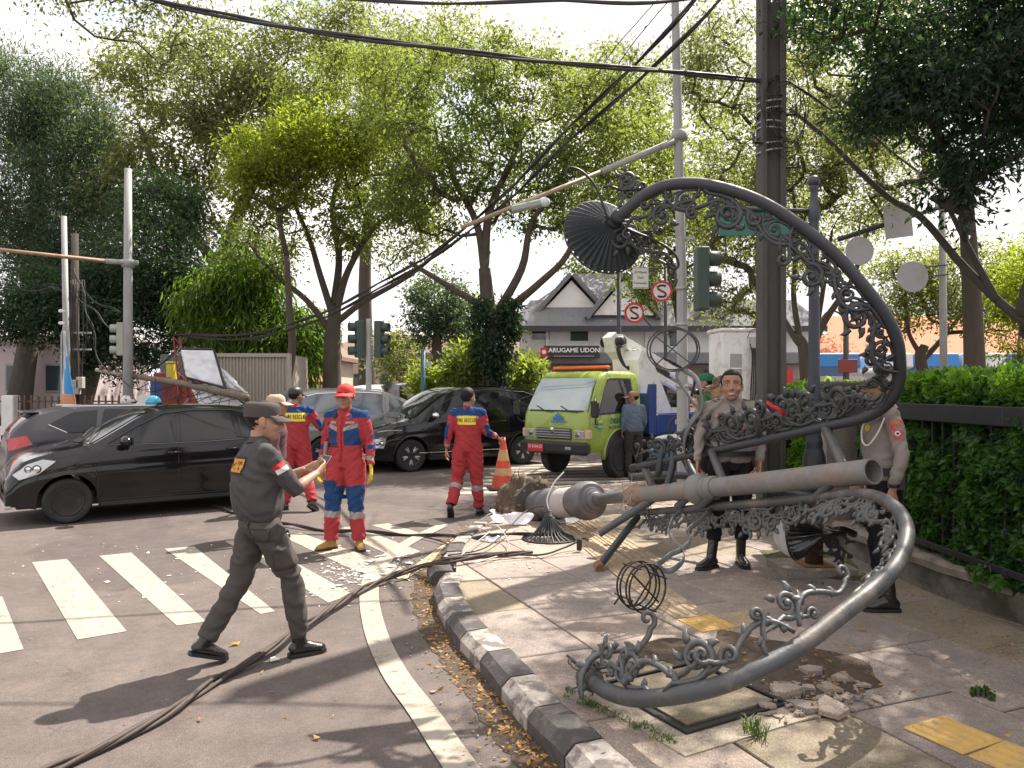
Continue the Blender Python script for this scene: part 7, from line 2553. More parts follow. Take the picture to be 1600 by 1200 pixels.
scroll_run(dn, cD, [(.40, 0, 1.05, 1), (.435, 1, 1.05, 1), (.47, 2, 1.0, 1), (.51, 1, .95, -1), (.55, 2, .95, 1), (.60, 1, .85, 1), (.66, 1, .9, -1), (.70, 2, .9, 1)], sm_g, R(10))
cD2 = W(1100, 900, 4.4) - LO
scroll_run(dn, lambda P: V(.1, .5, .8), [(.745, 2, .95, -1), (.785, 0, 1.0, -1), (.825, 2, 1.0, 1), (.865, 1, 1.05, 1), (.90, 2, 1.0, -1), (.935, 1, 1.0, -1), (.965, 0, .95, 1)], sm_g, R(0))
# broken free curl standing off the low end
put_scroll(sm_g[2], W(985, 1048, 3.85) - LO, V(.8, .35, .5), V(-.3, .2, .8), 1.25, 1)
# end boss at low end of lower arm
Tn = (dn[-1] - dn[-4]).normalized()
Ae = axis_mat(dn[-1], Tn, (0, 0, 1))
MB().lathe([(.043, -.09), (.055, -.085), (.055, -.06), (.046, -.055), (.046, -.02), (.06, -.015), (.062, .01), (.04, .02), (.03, .05), (.012, .055)], 20, Ae).build('end_boss', M_steelgrey, lamp, True)
for k in range(5):
 a = 2 * PI * k / 5
 d = Ae.to_3x3() @ V(math.cos(a), math.sin(a), .1)
 put_scroll(sm_g[2], dn[-1] - Tn * .03 + d * .04, (d + Tn * .55), Tn.cross(d), .42, 1)
MB().tube([dn[-1] + Tn * .02 + V(-.1, 0, .1), dn[-1] + V(.02, -.02, 0), dn[-1] - Tn * .16 + V(0, -.05, -.02)], [.006, .014, .006], 6).build('broken_leaf', M_steeldark, lamp, True)

# ---- ribbed shade on the upper arm
def shade(c, axis, r, depth, m, name='lamp_shade', ribs=36, hint=(0, 0, 1)):
 A = axis_mat(c, axis, hint)
 vs, fs = [], []
 n = ribs * 2
 prof = [(.10, 0), (.14, .04), (.2, .1), (.34, .25), (.52, .43), (.72, .64), (.88, .83), (.97, .95), (1.0, 1.0)]
 for i, (pr, pz) in enumerate(prof):
  for j in range(n):
   a = 2 * PI * j / n
   k = 1 + (.02 * (1 if j % 2 else -1)) * (pr > .12)
   zo = (.075 * (1 if j % 2 else -1)) * min(1, pr * 1.2)
   vs.append(A @ V(pr * r * k * math.cos(a), pr * r * k * math.sin(a), (pz + zo) * depth))
 for i in range(len(prof) - 1):
  for j in range(n):
   fs.append((i * n + j, i * n + (j + 1) % n, (i + 1) * n + (j + 1) % n, (i + 1) * n + j))
 o = MB().add(vs, fs).build(name, m, lamp, False)
 MB().lathe([(r * .995, depth * .99), (r * 1.02, depth * 1.0), (r * 1.02, depth * 1.06), (r * .98, depth * 1.06)], 48, A, False).build('rim', m, o, True)
 MB().lathe([(r * .95, depth * .9), (r * .5, depth * .93), (.001, depth * .96)], 32, A, False).build('inner_face', m, o)
 return o, A
M_shade = mat('black_shade_enamel', (.022, .028, .032), .5, var=.3, scale=10, bump=.1, spec=.4)
sc_ = W(956, 350, 5.22) - LO
sdir = (W(940, 373, 5.5) - W(962, 345, 5.2)).normalized()
sdir = V(-.27, .9, -.34).normalized()
shd, A = shade(W(957, 349, 5.22) - LO, sdir, .285, .17, M_shade)
MB().lathe([(.046, -.06), (.05, -.05), (.05, -.03), (.043, -.025), (.043, .0), (.052, .01), (.052, .03), (.03, .04)], 20, axis_mat(W(962, 344, 5.2) - LO, sdir)).build('shade_collar', M_shade, lamp, True)
# four leafy brackets round the shade
for (u1, v1, du, dv, sc2, var) in ((955, 302, .3, .9, .9, 0), (975, 300, -.9, .2, .85, 1), (985, 355, .5, -.4, 1.0, 1), (1005, 345, .9, -.2, .9, 0), (1030, 375, .8, -.6, 1.0, 2), (1050, 400, .6, -.9, .8, 2)):
 put_scroll(sm_d[var], W(u1, v1, 5.22) - LO, V(du, 0, dv), V(dv, .1, -du), sc2, 1)
MB().tube(spline([W(u, v, 5.2) - LO for u, v in ((952, 345), (942, 320), (934, 298), (922, 280), (906, 266), (890, 262), (884, 270), (890, 277), (898, 274))], 4), [(.014, .009)] * 33, 6, side=(0, 1, 0)).build('curl_bracket', M_shade, lamp, True)
MB().tube(spline([W(u, v, 5.2) - LO for u, v in ((968, 352), (990, 362), (1015, 372), (1040, 385), (1056, 400), (1060, 416), (1050, 420), (1044, 410), (1050, 405))], 4), [(.014, .009)] * 33, 6, side=(0, 1, 0)).build('curl_bracket', M_shade, lamp, True)

# ---- lamp at the far end of the third arm: black shade with white bowl, on the ground by the blue post
s3 = W(1290, 832, 6.2) - LO
d3_ = V(-.80, .58, -.10).normalized()
M_shade2 = mat('glossy_black_shade', (.012, .012, .013), .22, var=.2, coat=.6)
shd2, A3 = shade(s3, d3_, .225, .24, M_shade2, ribs=30)
# white bowl
prof = [(.21 * math.cos(t), .24 + .17 * math.sin(t)) for t in [PI / 2 * k / 9 for k in range(10)]]
prof[-1] = (.001, prof[-1][1])
MB().lathe(prof, 32, A3, False).build('glass_bowl', mat('opal_bowl', (.74, .74, .76), .3, var=.03), shd2, True)
MB().lathe([(.03, -.16), (.035, -.05), (.055, -.03), (.055, .02), (.03, .03)], 16, A3).build('shade_collar', M_shade2, lamp, True)
for (u1, v1, du, dv, sc2, var) in ((1270, 812, .9, .1, .8, 1), (1292, 818, .9, -.2, .9, 0), (1312, 832, .8, -.5, .9, 1), (1325, 848, .5, -.8, .8, 0), (1300, 852, .8, -.5, .8, 2), (1240, 800, -.9, .3, .8, 2)):
 put_scroll(sm_d[var], W(u1, v1, 6.3) - LO, V(du, .1, dv), V(dv, .1, -du), sc2, 1)
# rest of that arm, hidden behind the pole for most of its length
arm([(1318, 790, 6.35), (1300, 775, 6.5), (1265, 768, 6.7), (1200, 757, 7.0), (1120, 748, 7.4), (1040, 742, 7.8), (985, 746, 8.1)], 'swan_neck_arm', .034, .038, M_steeldark)
line4 = arm([(1335, 835, 6.4), (1318, 828, 6.35), (1300, 830, 6.3)], 'arm_end', .03, .03, M_shade2)

# ---- wire hoop cages
def hoop(u, v, Y, ru, rv, nrings, depth, m, yaw, name='hoop_cage', rr=.0065):
 c = W(u, v, Y) - LO
 root_ = bpy.data.objects.new(name, None)
 COL.objects.link(root_); root_.parent = lamp
 X = V(math.cos(yaw), math.sin(yaw), 0)
 N = V(-math.sin(yaw), math.cos(yaw), 0)
 rx, rz = ru / 1200 * Y, rv / 1200 * Y
 for k in range(nrings):
  o_ = c + N * (k - (nrings - 1) / 2) * depth
  sc2 = 1 - .07 * (k % 2)
  pts = [o_ + X * rx * sc2 * math.cos(a) + V(0, 0, 1) * rz * sc2 * math.sin(a) for a in [2 * PI * i / 36 for i in range(37)]]
  MB().tube(pts, rr, 6).build('ring', m, root_, True)
 for a in (R(48), R(138)):
  MB().tube([c - N * depth + X * rx * math.cos(a) + V(0, 0, rz * math.sin(a)), c - N * depth - X * rx * math.cos(a) - V(0, 0, rz * math.sin(a))], rr, 6).build('cross_bar', m, root_)
 for a in (R(20), R(120), R(200), R(290)):
  p = c + X * rx * math.cos(a) + V(0, 0, rz * math.sin(a))
  MB().tube([p - N * depth * nrings / 2, p + N * depth * nrings / 2], rr, 5).build('stay', m, root_)
 return root_
M_hoop = mat('rusty_black_wire', (.035, .024, .02), .55, metal=.3, var=.4)
hoop(1001, 916, 5.15, 35, 38, 4, .05, M_hoop, R(28))
MB().tube([W(966, 935, 5.1) - LO, W(960, 944, 5.05) - LO], .007, 6).build('wire_end', M_hoop, lamp)
M_strap = mat('strap_grey', (.2, .21, .21), .45, metal=.4, var=.2)
def strap(px, w=.02, m=None, t=.005):
 line = spline([W(u, v, Y) - LO for u, v, Y in px], 5)
 MB().tube(line, [(w, t)] * len(line), 8, side=(0, .5, .85)).build('bent_strap', m or M_strap, lamp, True)
strap([(1067, 797, 6.6), (1052, 810, 6.3), (1045, 830, 6.0), (1052, 846, 5.8), (1066, 858, 5.6), (1068, 874, 5.45), (1055, 888, 5.3), (1040, 892, 5.25), (1024, 880, 5.2)])
strap([(1112, 796, 6.5), (1092, 815, 6.2), (1076, 828, 6.0), (1078, 845, 5.8), (1066, 858, 5.6), (1048, 866, 5.5), (1034, 878, 5.35), (1022, 884, 5.2)])
hoop(1052, 546, 6.9, 39, 34, 3, .06, mat('grey_hoop', (.06, .06, .06), .5, metal=.3), R(-22))
strap([(1020, 512, 6.9), (1008, 498, 6.9), (1005, 488, 6.9)], .014, M_steeldark, .008)
strap([(1065, 575, 6.9), (1088, 592, 6.9), (1096, 620, 6.85), (1094, 640, 6.85), (1080, 660, 6.9), (1070, 685, 7.0), (1071, 715, 7.1), (1076, 735, 7.1)], .034, mat('grey_strap', (.16, .165, .16), .5, metal=.3), .012)
strap([(1060, 577, 6.9), (1058, 592, 6.88), (1072, 612, 6.86), (1084, 630, 6.86), (1094, 640, 6.85)], .02, mat('grey_strap', (.16, .165, .16)), .01)
MB().tube(spline([W(1040, 560, 6.9) - LO, W(1065, 575, 6.95) - LO, W(1085, 590, 7.0) - LO, W(1080, 620, 7.0) - LO], 5), .012, 6).build('dangling_wire', M_wire, lamp, True)

# frayed fibre and wire tangled round the rope collar
for k in range(40):
 t = .375 + r9.uniform(-.02, .03)
 p = ax(t) - LO + V(r9.uniform(-.09, .09), r9.uniform(-.08, .05), r9.uniform(-.1, .12))
 pts = [p]
 for i in range(4):
  p = p + V(r9.gauss(0, .04), r9.gauss(0, .03), r9.gauss(-.02, .045))
  pts.append(p)
 MB().tube(pts, .003, 4).build('frayed_strand', M_rust if k % 2 else M_galv, lamp)
# red ribbon caught in the scrollwork
MB().tube([W(u, v, 5.9) - LO for u, v in ((1198, 628), (1208, 636), (1218, 640), (1226, 650))], [(.016, .003)] * 4, 6, side=(0, .2, 1)).build('red_ribbon', mat('red_ribbon_cloth', (.55, .02, .02), .6), lamp, True)

# ---- small ribbed shade lying loose, with white broken bowl pieces
fsh = thing('loose_lampshade', 'small black ribbed lamp shade standing loose on the pavement by the grey drum', 'lamp shade', G(858, 842, .12))
n = 26
for j in range(n):
 a = 2 * PI * j / n
 pts = [V(r_ * math.cos(a), r_ * math.sin(a), z) for r_, z in ((.045, .235), (.06, .22), (.1, .13), (.16, .06), (.265, .015), (.28, .0))]
 MB().tube(pts, [(.006, .006), (.009, .006), (.009, .006), (.011, .006), (.014, .006), (.012, .006)], 5, side=(-math.sin(a), math.cos(a), 0)).build('rib', M_shade, fsh, True)
MB().lathe([(.278, -.002), (.29, 0), (.29, .014), (.276, .014)], 40, None, True if False else False).build('rim', M_shade, fsh, True)
MB().lathe([(.04, .21), (.055, .215), (.055, .245), (.035, .25), (.03, .3), (.02, .305)], 18).build('cap', M_shade, fsh, True)
MB().tube(spline([V(0, 0, .3), V(-.02, .0, .42), V(.05, .03, .58), V(.12, .05, .66), V(.16, .05, .7)], 5), .008, 6).build('white_cord', M_white, fsh, True)
bkt = thing('broken_bracket', 'small black bracket on the end of the looping cable beside the loose shade', 'bracket', G(905, 862, .12))
MB().bbox((0, 0, .07), (.05, .04, .12), None, .008).build('bracket_block', M_black, bkt)
MB().tube([(0, 0, .12), (.05, 0, .13), (.09, 0, .11)], .012, 6).build('bracket_pin', M_black, bkt)
MB().tube([(-.04, 0, .1), (-.07, 0, .14)], .01, 6).build('bracket_pin', M_black, bkt)
# curved bowl fragments
def bowl_piece(u, v, z, r, a0, a1, rz, label):
 p = G(u, v, z)
 o_ = thing('broken_bowl_piece', label, 'bowl fragment', p, rz, 'white lamp bowl fragments by the drum')
 vs, fs = [], []
 n, m_ = 10, 6
 rr2 = random.Random(int(u))
 for i in range(m_ + 1):
  t = .25 + 1.1 * i / m_
  for j in range(n + 1):
   a = a0 + (a1 - a0) * j / n
   k = 1 + (rr2.uniform(-.06, .06) if i == m_ else 0)
   vs.append((r * math.sin(t) * math.cos(a) * k, r * math.sin(t) * math.sin(a) * k, r * .7 * (1 - math.cos(t)) * k))
 for i in range(m_):
  for j in range(n):
   b_ = i * (n + 1) + j
   fs.append((b_, b_ + 1, b_ + n + 2, b_ + n + 1))
 q = MB().add(vs, fs).build('shell', mat('opal_shard', (.74, .73, .76), .3, var=.04), o_, True)
 s_ = q.modifiers.new('thickness', 'SOLIDIFY'); s_.thickness = .005
for u, v, r_, a0, a1, rz_, lb in ((812, 822, .22, .2, 2.4, .4, 'curved white bowl piece left of the loose black shade'), (885, 820, .24, 0, 2.2, .2, 'largest curved white bowl piece right of the loose shade'), (786, 818, .15, .5, 2.2, 1, 'small curved white bowl piece by the clod of earth'), (780, 806, .12, 0, 1.8, 2, 'tiny white bowl sliver leaning at the kerb'), (768, 848, .1, 0, 2.5, 0, 'white bowl scrap among the cables')):
 bowl_piece(u, v, .125, r_, a0, a1, rz_, lb)
# clods torn up by the base
for u, v, s_, lb in ((810, 806, .17, 'long clod of torn earth and paving left of the drum'), (786, 800, .12, 'small clod of earth at the kerb edge'), (832, 812, .11, 'dark clod of earth under the octagonal plate')):
 c = thing('earth_clod', lb, 'earth clod', G(u, v, .12), rnd.uniform(0, 3))
 vs = []
 nb2, m2 = 16, 8
 for i in range(m2 + 1):
  t = PI * i / m2
  for j in range(nb2):
   a = 2 * PI * j / nb2
   d = V(math.sin(t) * math.cos(a), math.sin(t) * math.sin(a), math.cos(t))
   k = 1 + .35 * noise.noise(d * 2 + V(u, 0, 0)) + .2 * noise.noise(d * 6)
   vs.append((d.x * s_ * 1.4 * k, d.y * s_ * .7 * k, max(-.0, d.z * s_ * .6 * k + s_ * .35)))
 fs = [(i * nb2 + j, (i + 1) * nb2 + j, (i + 1) * nb2 + (j + 1) % nb2, i * nb2 + (j + 1) % nb2) for i in range(m2) for j in range(nb2)]
 MB().add(vs, fs).build('clod_body', M_root, c, True)
# ================================================================== PEOPLE
def remeshed(mb, voxel, it=6, fac=.5):
 me = mb.mesh('tmp', [])
 ob = bpy.data.objects.new('tmp', me)
 COL.objects.link(ob)
 m = ob.modifiers.new('r', 'REMESH')
 m.mode = 'VOXEL'
 m.voxel_size = voxel
 if it:
  s = ob.modifiers.new('s', 'SMOOTH')
  s.iterations = it
  s.factor = fac
 dg = bpy.context.evaluated_depsgraph_get()
 dg.update()
 out = bpy.data.meshes.new_from_object(ob.evaluated_get(dg))
 bpy.data.objects.remove(ob)
 bpy.data.meshes.remove(me)
 n = len(out.vertices)
 co = np.empty(n * 3, np.float32)
 out.vertices.foreach_get('co', co)
 return out, co.reshape(-1, 3)

def finish(me, name, mats, parent, classify=None, wrinkle=0.0, wfreq=(7, 7, 13), seed=0):
 n = len(me.vertices)
 if wrinkle:
  co = np.empty(n * 3, np.float32); me.vertices.foreach_get('co', co); co = co.reshape(-1, 3)
  no = np.empty(n * 3, np.float32); me.vertices.foreach_get('normal', no); no = no.reshape(-1, 3)
  d = np.empty(n, np.float32)
  for i in range(n):
   p = co[i]
   q = Vector((p[0] * wfreq[0] + seed + p[2] * 4, p[1] * wfreq[1], p[2] * wfreq[2] + p[0] * 9 + 1.2 * noise.noise(Vector((p[0] * 6, p[1] * 6, p[2] * 5)))))
   a = noise.noise(q)
   b = noise.noise(Vector((p[0] * 22, p[1] * 22 + seed, p[2] * 30)))
   d[i] = wrinkle * ((.45 - 2.4 * abs(a)) * 1.0 + b * .22)
  co += no * d[:, None]
  me.vertices.foreach_set('co', co.ravel())
 if not isinstance(mats, (list, tuple)):
  mats = [mats]
 me.materials.clear()
 for m in mats:
  me.materials.append(m)
 if classify:
  idx = [classify(p.center) for p in me.polygons]
  me.polygons.foreach_set('material_index', idx)
 me.polygons.foreach_set('use_smooth', [True] * len(me.polygons))
 me.update()
 o = bpy.data.objects.new(name, me)
 COL.objects.link(o)
 o.parent = parent
 return o

def join_meshes(parts):
 mb = MB()
 for me in parts:
  mb.add([tuple(v.co) for v in me.vertices], [tuple(p.vertices) for p in me.polygons])
 return mb

def fabric(name, col, var=.2, rough=.85, bump=.12):
 return mat(name, col, rough, var=var, scale=9, bump=bump, bscale=180, spec=.25)
SKIN = mat('tan_skin', (.42, .235, .155), .5, var=.1, scale=10, bump=.08, bscale=120, sss=.15, spec=.4)
SKIN2 = mat('brown_skin', (.35, .19, .125), .5, var=.1, scale=10, bump=.08, bscale=120, sss=.15, spec=.4)
HAIR = mat('black_hair', (.012, .011, .011), .65, var=.4, scale=60, bump=.3, bscale=90, spec=.25)
EYEW = mat('eye_white', (.7, .68, .65), .25, var=.03)
EYED = mat('eye_dark', (.02, .012, .008), .15, var=.03)
LIP = mat('lip', (.3, .1, .08), .45, var=.1)
TEETH = mat('teeth', (.75, .72, .66), .3, var=.03)

BASE = dict(pelvis=(0, 0, .93), waist=(0, 0, 1.06), chest=(0, .005, 1.27), neck=(0, -.01, 1.44), head=(0, .02, 1.60),
   shR=(.185, -.005, 1.40), shL=(-.185, -.005, 1.40), elR=(.25, -.02, 1.12), elL=(-.25, -.02, 1.12), wrR=(.265, .06, .88), wrL=(-.265, .06, .88),
   hiR=(.095, 0, .90), hiL=(-.095, 0, .90), knR=(.11, .02, .49), knL=(-.11, .02, .49), anR=(.12, -.01, .09), anL=(-.12, -.01, .09))

def hand_mesh(J, side, wr, d, n, curl, s=1.0, thumb_sign=1, spread=.0, voxel=.0042):
 """wrist point, pointing direction, palm normal"""
 d = Vector(d).normalized(); n = Vector(n); n = (n - d * n.dot(d)).normalized()
 w = d.cross(n) * thumb_sign       # towards the thumb
 mb = MB()
 wr = Vector(wr)
 P = lambda a, b, c: wr + d * a * s + w * b * s + n * c * s
 mb.tube([P(-.06, 0, 0), P(-.02, 0, 0), P(.02, 0, 0), P(.06, .002, .002), P(.088, .002, .002)], [(.027 * s, .021 * s), (.026 * s, .019 * s), (.032 * s, .016 * s), (.04 * s, .0145 * s), (.039 * s, .012 * s)], 12, side=w)
 for b, ln, r in ((.029, .074, .0086), (.010, .083, .009), (-.009, .078, .0087), (-.027, .062, .0078)):
  ph = [ln * .46, ln * .30, ln * .24]
  p = P(.078, b * .95, .001)
  dir_ = (d + w * (b * spread * 8)).normalized()
  pts = [p, P(.088, b, .001)]
  a = 0
  q = pts[-1]
  for k, l in enumerate(ph):
   a += curl * (.75, 1.0, .7)[k]
   dd = dir_ * math.cos(a) + n * math.sin(a)
   q = q + dd * l * s
   pts.append(q)
  mb.tube(pts, [r * s * 1.05, r * s * 1.05, r * s, r * s * .92, r * s * .72], 8)
  mb.ell(pts[-1], (r * s * .75,) * 3, None, 8, 6)
  for q2 in pts[1:-1]:
   mb.ell(q2, (r * s * 1.03,) * 3, None, 8, 6)
 # thumb leaves the side of the palm
 t0 = P(.018, .024, .004); t1 = P(.045, .046, .012)
 td = (d * .75 + w * .45 + n * (.25 + curl * .5)).normalized()
 t2 = t1 + td * .033 * s
 td2 = (td + n * curl * .5 - w * .25 * curl).normalized()
 t3 = t2 + td2 * .026 * s
 mb.tube([t0, t1, t2, t3], [.014 * s, .0125 * s, .0105 * s, .0085 * s], 8)
 mb.ell(t3, (.0088 * s,) * 3, None, 8, 6)
 me, _ = remeshed(mb, voxel, 2)
 return me

def head_geo(mb, M, s=1.0, fat=1.0, ears=True):
 def e(c, r, rot=None):
  mb.ell(M @ (Vector(c) * s), tuple(x * s for x in r), (M.to_3x3() @ rot) if rot is not None else M.to_3x3(), 16, 12)
 e((0, -.012, .035), (.076, .094, .086))
 e((0, .022, -.02), (.063 * fat, .073, .088))
 e((0, .034, -.072), (.049 * fat, .052, .042))
 e((0, .068, -.095), (.022, .018, .017))
 e((.034 * fat, .062, -.028), (.026, .024, .026)); e((-.034 * fat, .062, -.028), (.026, .024, .026))
 T = lambda p: M @ (Vector(p) * s)
 X = M.to_3x3() @ V(1, 0, 0)
 mb.tube([T((0, .088, .016)), T((0, .100, -.006)), T((0, .113, -.026)), T((0, .104, -.038))], [(.008 * s, .009 * s), (.009 * s, .009 * s), (.0125 * s, .011 * s), (.010 * s, .007 * s)], 10, side=X)
 for sx in (-1, 1):
  e((sx * .013, .098, -.031), (.0085, .01, .0075))
  mb.tube([T((sx * .05, .068, .024)), T((sx * .03, .084, .030)), T((sx * .008, .089, .024))], [.008 * s, .0095 * s, .007 * s], 8)
  if ears:
   e((sx * .079, -.008, -.006), (.009, .021, .033), Matrix.Rotation(sx * -.25, 3, 'Z'))
   e((sx * .076, .002, -.03), (.009, .012, .012))
 mb.tube([T((-.026, .084, -.060)), T((-.01, .096, -.057)), T((.01, .096, -.057)), T((.026, .084, -.060))], [.005 * s, .0075 * s, .0075 * s, .005 * s], 8)
 mb.tube([T((-.022, .082, -.070)), T((0, .094, -.071)), T((.022, .082, -.070))], [.005 * s, .0085 * s, .005 * s], 8)

def person(label, loc, rz, J=None, H=1.70, outfit=None, skin=None, hair='short', cap=None, yaw=0, pitch=0, fat=1.0, hands=None, group=None, voxel=.0105, feet=None, mouth='plain', detail=True, tilt=0):
 """outfit: dict(top, top_cls, bottom, bottom_cls, sleeve('long'|'short'), boot, boot_h, one_piece, belt)"""
 k = H / 1.70
 P = {a: Vector(b) * k for a, b in BASE.items()}
 for a, b in (J or {}).items():
  P[a] = Vector(b) * k
 skin = skin or SKIN
 root = thing('person', label, 'person', loc, rz, group)
 o = outfit
 X = V(1, 0, 0)
 hf = P['hiR'] - P['hiL']
 sf = (P['shR'] - P['shL']).normalized()
 def torso(mb, g, top=1.0, low=True):
  pl, wa, ch, nk = P['pelvis'], P['waist'], P['chest'], P['neck']
  pts = [pl + V(0, 0, (-.06 if o.get('one_piece') or g < 0 else -.015) * k), pl + V(0, 0, .02 * k), wa.lerp(pl, .4), wa, wa.lerp(ch, .5), ch, ch.lerp(nk, .55), ch.lerp(nk, .82), nk]
  rr_ = [(.15, .10), (.165, .112), (.158 * fat, .11 * fat), (.15 * fat, .107 * fat ** 1.5), (.16 * fat ** .7, .115 * fat ** 1.3), (.170 * fat ** .4, .118 * fat ** .5), (.152, .1), (.105, .078), (.058, .058)]
  if not low:
   pts, rr_ = pts[1:], rr_[1:]
  mb.tube(pts, [((a + g) * k, (b + g) * k) for a, b in rr_], 22, side=sf)
  for s_ in ('shR', 'shL'):
   mb.ell(P[s_] + V(0, 0, -.014 * k), ((.053 + g * .8) * k,) * 3, None, 12, 8)
  mb.tube([P['shL'] + V(0, 0, .0), P['neck'] + V(0, 0, -.012 * k), P['shR'] + V(0, 0, .0)], [(.040 + g * .7) * k, (.052 + g) * k, (.040 + g * .7) * k], 12)
 def limb(mb, a, b, c, ra, rb, rc, rd=None, end=1.0):
  A_, B_, C_ = P[a], P[b], P[c]
  C2 = B_.lerp(C_, end)
  pts = [A_, A_.lerp(B_, .3), A_.lerp(B_, .7), B_, B_.lerp(C2, .3), B_.lerp(C2, .65), C2]
  r2 = rb if rd is None else rd
  mb.tube(pts, [x * k for x in (ra, ra * .98, (ra + rb * 1.1) / 2.05, rb, r2, (r2 + rc) / 2, rc)], 14)
  mb.ell(A_, (ra * k,) * 3, None, 12, 8); mb.ell(B_, (rb * k * 1.0,) * 3, None, 12, 8)
 # ---- skin body: one continuous surface, hands and head fused at finer detail
 body = MB()
 torso(body, -.012)
 for s_ in 'RL':
  limb(body, 'sh' + s_, 'el' + s_, 'wr' + s_, .048, .038, .025, .037)
  limb(body, 'hi' + s_, 'kn' + s_, 'an' + s_, .082, .052, .036, .052)
 hd = P['head']
 Mh = Matrix.Translation(hd) @ Matrix.Rotation(yaw, 4, 'Z') @ Matrix.Rotation(tilt, 4, 'Y') @ Matrix.Rotation(pitch, 4, 'X') @ Matrix.Diagonal((k, k, k, 1))
 k0 = k; k = k * 1.14
 Mr = Matrix.Translation(hd) @ Matrix.Rotation(yaw, 4, 'Z') @ Matrix.Rotation(tilt, 4, 'Y') @ Matrix.Rotation(pitch, 4, 'X')
 nb = Mr @ V(0, -.02 * k, -.06 * k)
 kh = k; k = k0
 body.tube([P['neck'] + V(0, 0, -.05 * k), P['neck'] + V(0, 0, .02), nb], [.062 * k, .054 * k, .055 * k], 14)
 me_body, _ = remeshed(body, voxel * 1.15, 4)
 hm = MB()
 head_geo(hm, Mr, kh, fat ** .6)
 hm.tube([P['neck'] + V(0, 0, .0), nb.lerp(P['neck'], .5), nb], [.055 * k, .054 * k, .056 * k], 14)
 me_head, _ = remeshed(hm, .0052 if detail else .008, 3)
 parts = [me_body, me_head]
 hands = hands or {}
 gl = []
 for s_ in 'RL':
  d = P['wr' + s_] - P['el' + s_]
  hp = hands.get(s_, {})
  if hp is None:
   continue
  dd = Vector(hp.get('d', d.normalized()))
  inward = V(-1 if s_ == 'R' else 1, .25, 0)
  nn = Vector(hp.get('n', inward))
  hme = hand_mesh(P, s_, P['wr' + s_], dd, nn, hp.get('curl', .35), k * hp.get('s', 1.0), hp.get('thumb', 1 if s_ == 'L' else -1) * 1, voxel=.0042 if detail else .0065)
  if o.get('glove'):
   gl.append(hme)
  else:
   parts.append(hme)
 jm = join_meshes(parts)
 bo = jm.build('body', skin, root, True)
 if gl:
  for g_ in gl:
   gm = join_meshes([g_])
   gm.v = [tuple(Vector(p)) for p in gm.v]
   go_ = gm.build('glove', o['glove'], root, True)
 # ---- face details
 k = kh
 if detail:
  for sx in (-1, 1):
   e = MB().ell(Mr @ (V(sx * .031, .0795, .007) * k), (.0115 * k, .0092 * k, (.0038 if mouth == 'smile' else .0055) * k), Mr.to_3x3(), 12, 8).build('eye', EYEW, root, True)
   MB().ell(Mr @ (V(sx * .031, .0855, .0075) * k), (.005 * k, .004 * k, (.0036 if mouth == 'smile' else .005) * k), Mr.to_3x3(), 10, 6).build('iris', EYED, e, True)
   MB().tube([Mr @ (V(sx * .012, .0925, .031) * k), Mr @ (V(sx * .032, .091, .038) * k), Mr @ (V(sx * .053, .074, .030) * k)], [(.0045 * k, .004 * k), (.0055 * k, .004 * k), (.002, .002)], 6).build('eyebrow', HAIR, root, True)
  lm = MB().tube([Mr @ (V(-.025, .0885, -.0635) * k), Mr @ (V(-.01, .1005, -.066) * k), Mr @ (V(.01, .1005, -.066) * k), Mr @ (V(.025, .0885, -.0635) * k)], [(.002, .0015), (.005 * k, .003), (.005 * k, .003), (.002, .0015)], 6, side=Mr.to_3x3() @ V(0, 0, 1)).build('mouth', LIP, root, True)
  if mouth == 'smile':
   MB().tube([Mr @ (V(-.024, .090, -.060) * k), Mr @ (V(-.010, .1025, -.0665) * k), Mr @ (V(.010, .1025, -.0665) * k), Mr @ (V(.024, .090, -.060) * k)], [(.002, .0015), (.0036 * k, .0025), (.0036 * k, .0025), (.002, .0015)], 6, side=Mr.to_3x3() @ V(0, 0, 1)).build('teeth', TEETH, root, True)
 # ---- hair
 if hair:
  hr = MB()
  n_, m_ = 28, 18
  vs = []
  Rr = (.082, .1, .093) if not cap else (.078, .096, .086)
  for i in range(m_ + 1):
   t = PI * i / m_ * .82
   for j in range(n_):
    a = 2 * PI * j / n_
    d = V(math.sin(t) * math.cos(a), math.sin(t) * math.sin(a), math.cos(t))
    low = -.055 if d.y < .1 else .045
    p = V(d.x * Rr[0], d.y * Rr[1] - .014, d.z * Rr[2] + .037)
    # keep only the scalp: push the rest inside the head
    front = max(0, (d.y - .15)) / .85
    lim = -.03 + .115 * min(1, front * 2.6) - (.03 if d.y < -.2 else 0)
    if abs(d.x) > .75 and d.y > -.35: lim = max(lim, .005)
    k2 = 1.0 if p.z > lim else max(.72, 1 - (lim - p.z) * 14)
    p = V(p.x * k2, (p.y + .014) * k2 - .014, p.z)
    p += d * .0035 * noise.noise(d * 12)
    vs.append(Mr @ (p * k))
  fs = [(i * n_ + j, (i + 1) * n_ + j, (i + 1) * n_ + (j + 1) % n_, i * n_ + (j + 1) % n_) for i in range(m_) for j in range(n_)]
  hr.add(vs, fs)
  hr.build('hair', HAIR, root, True)
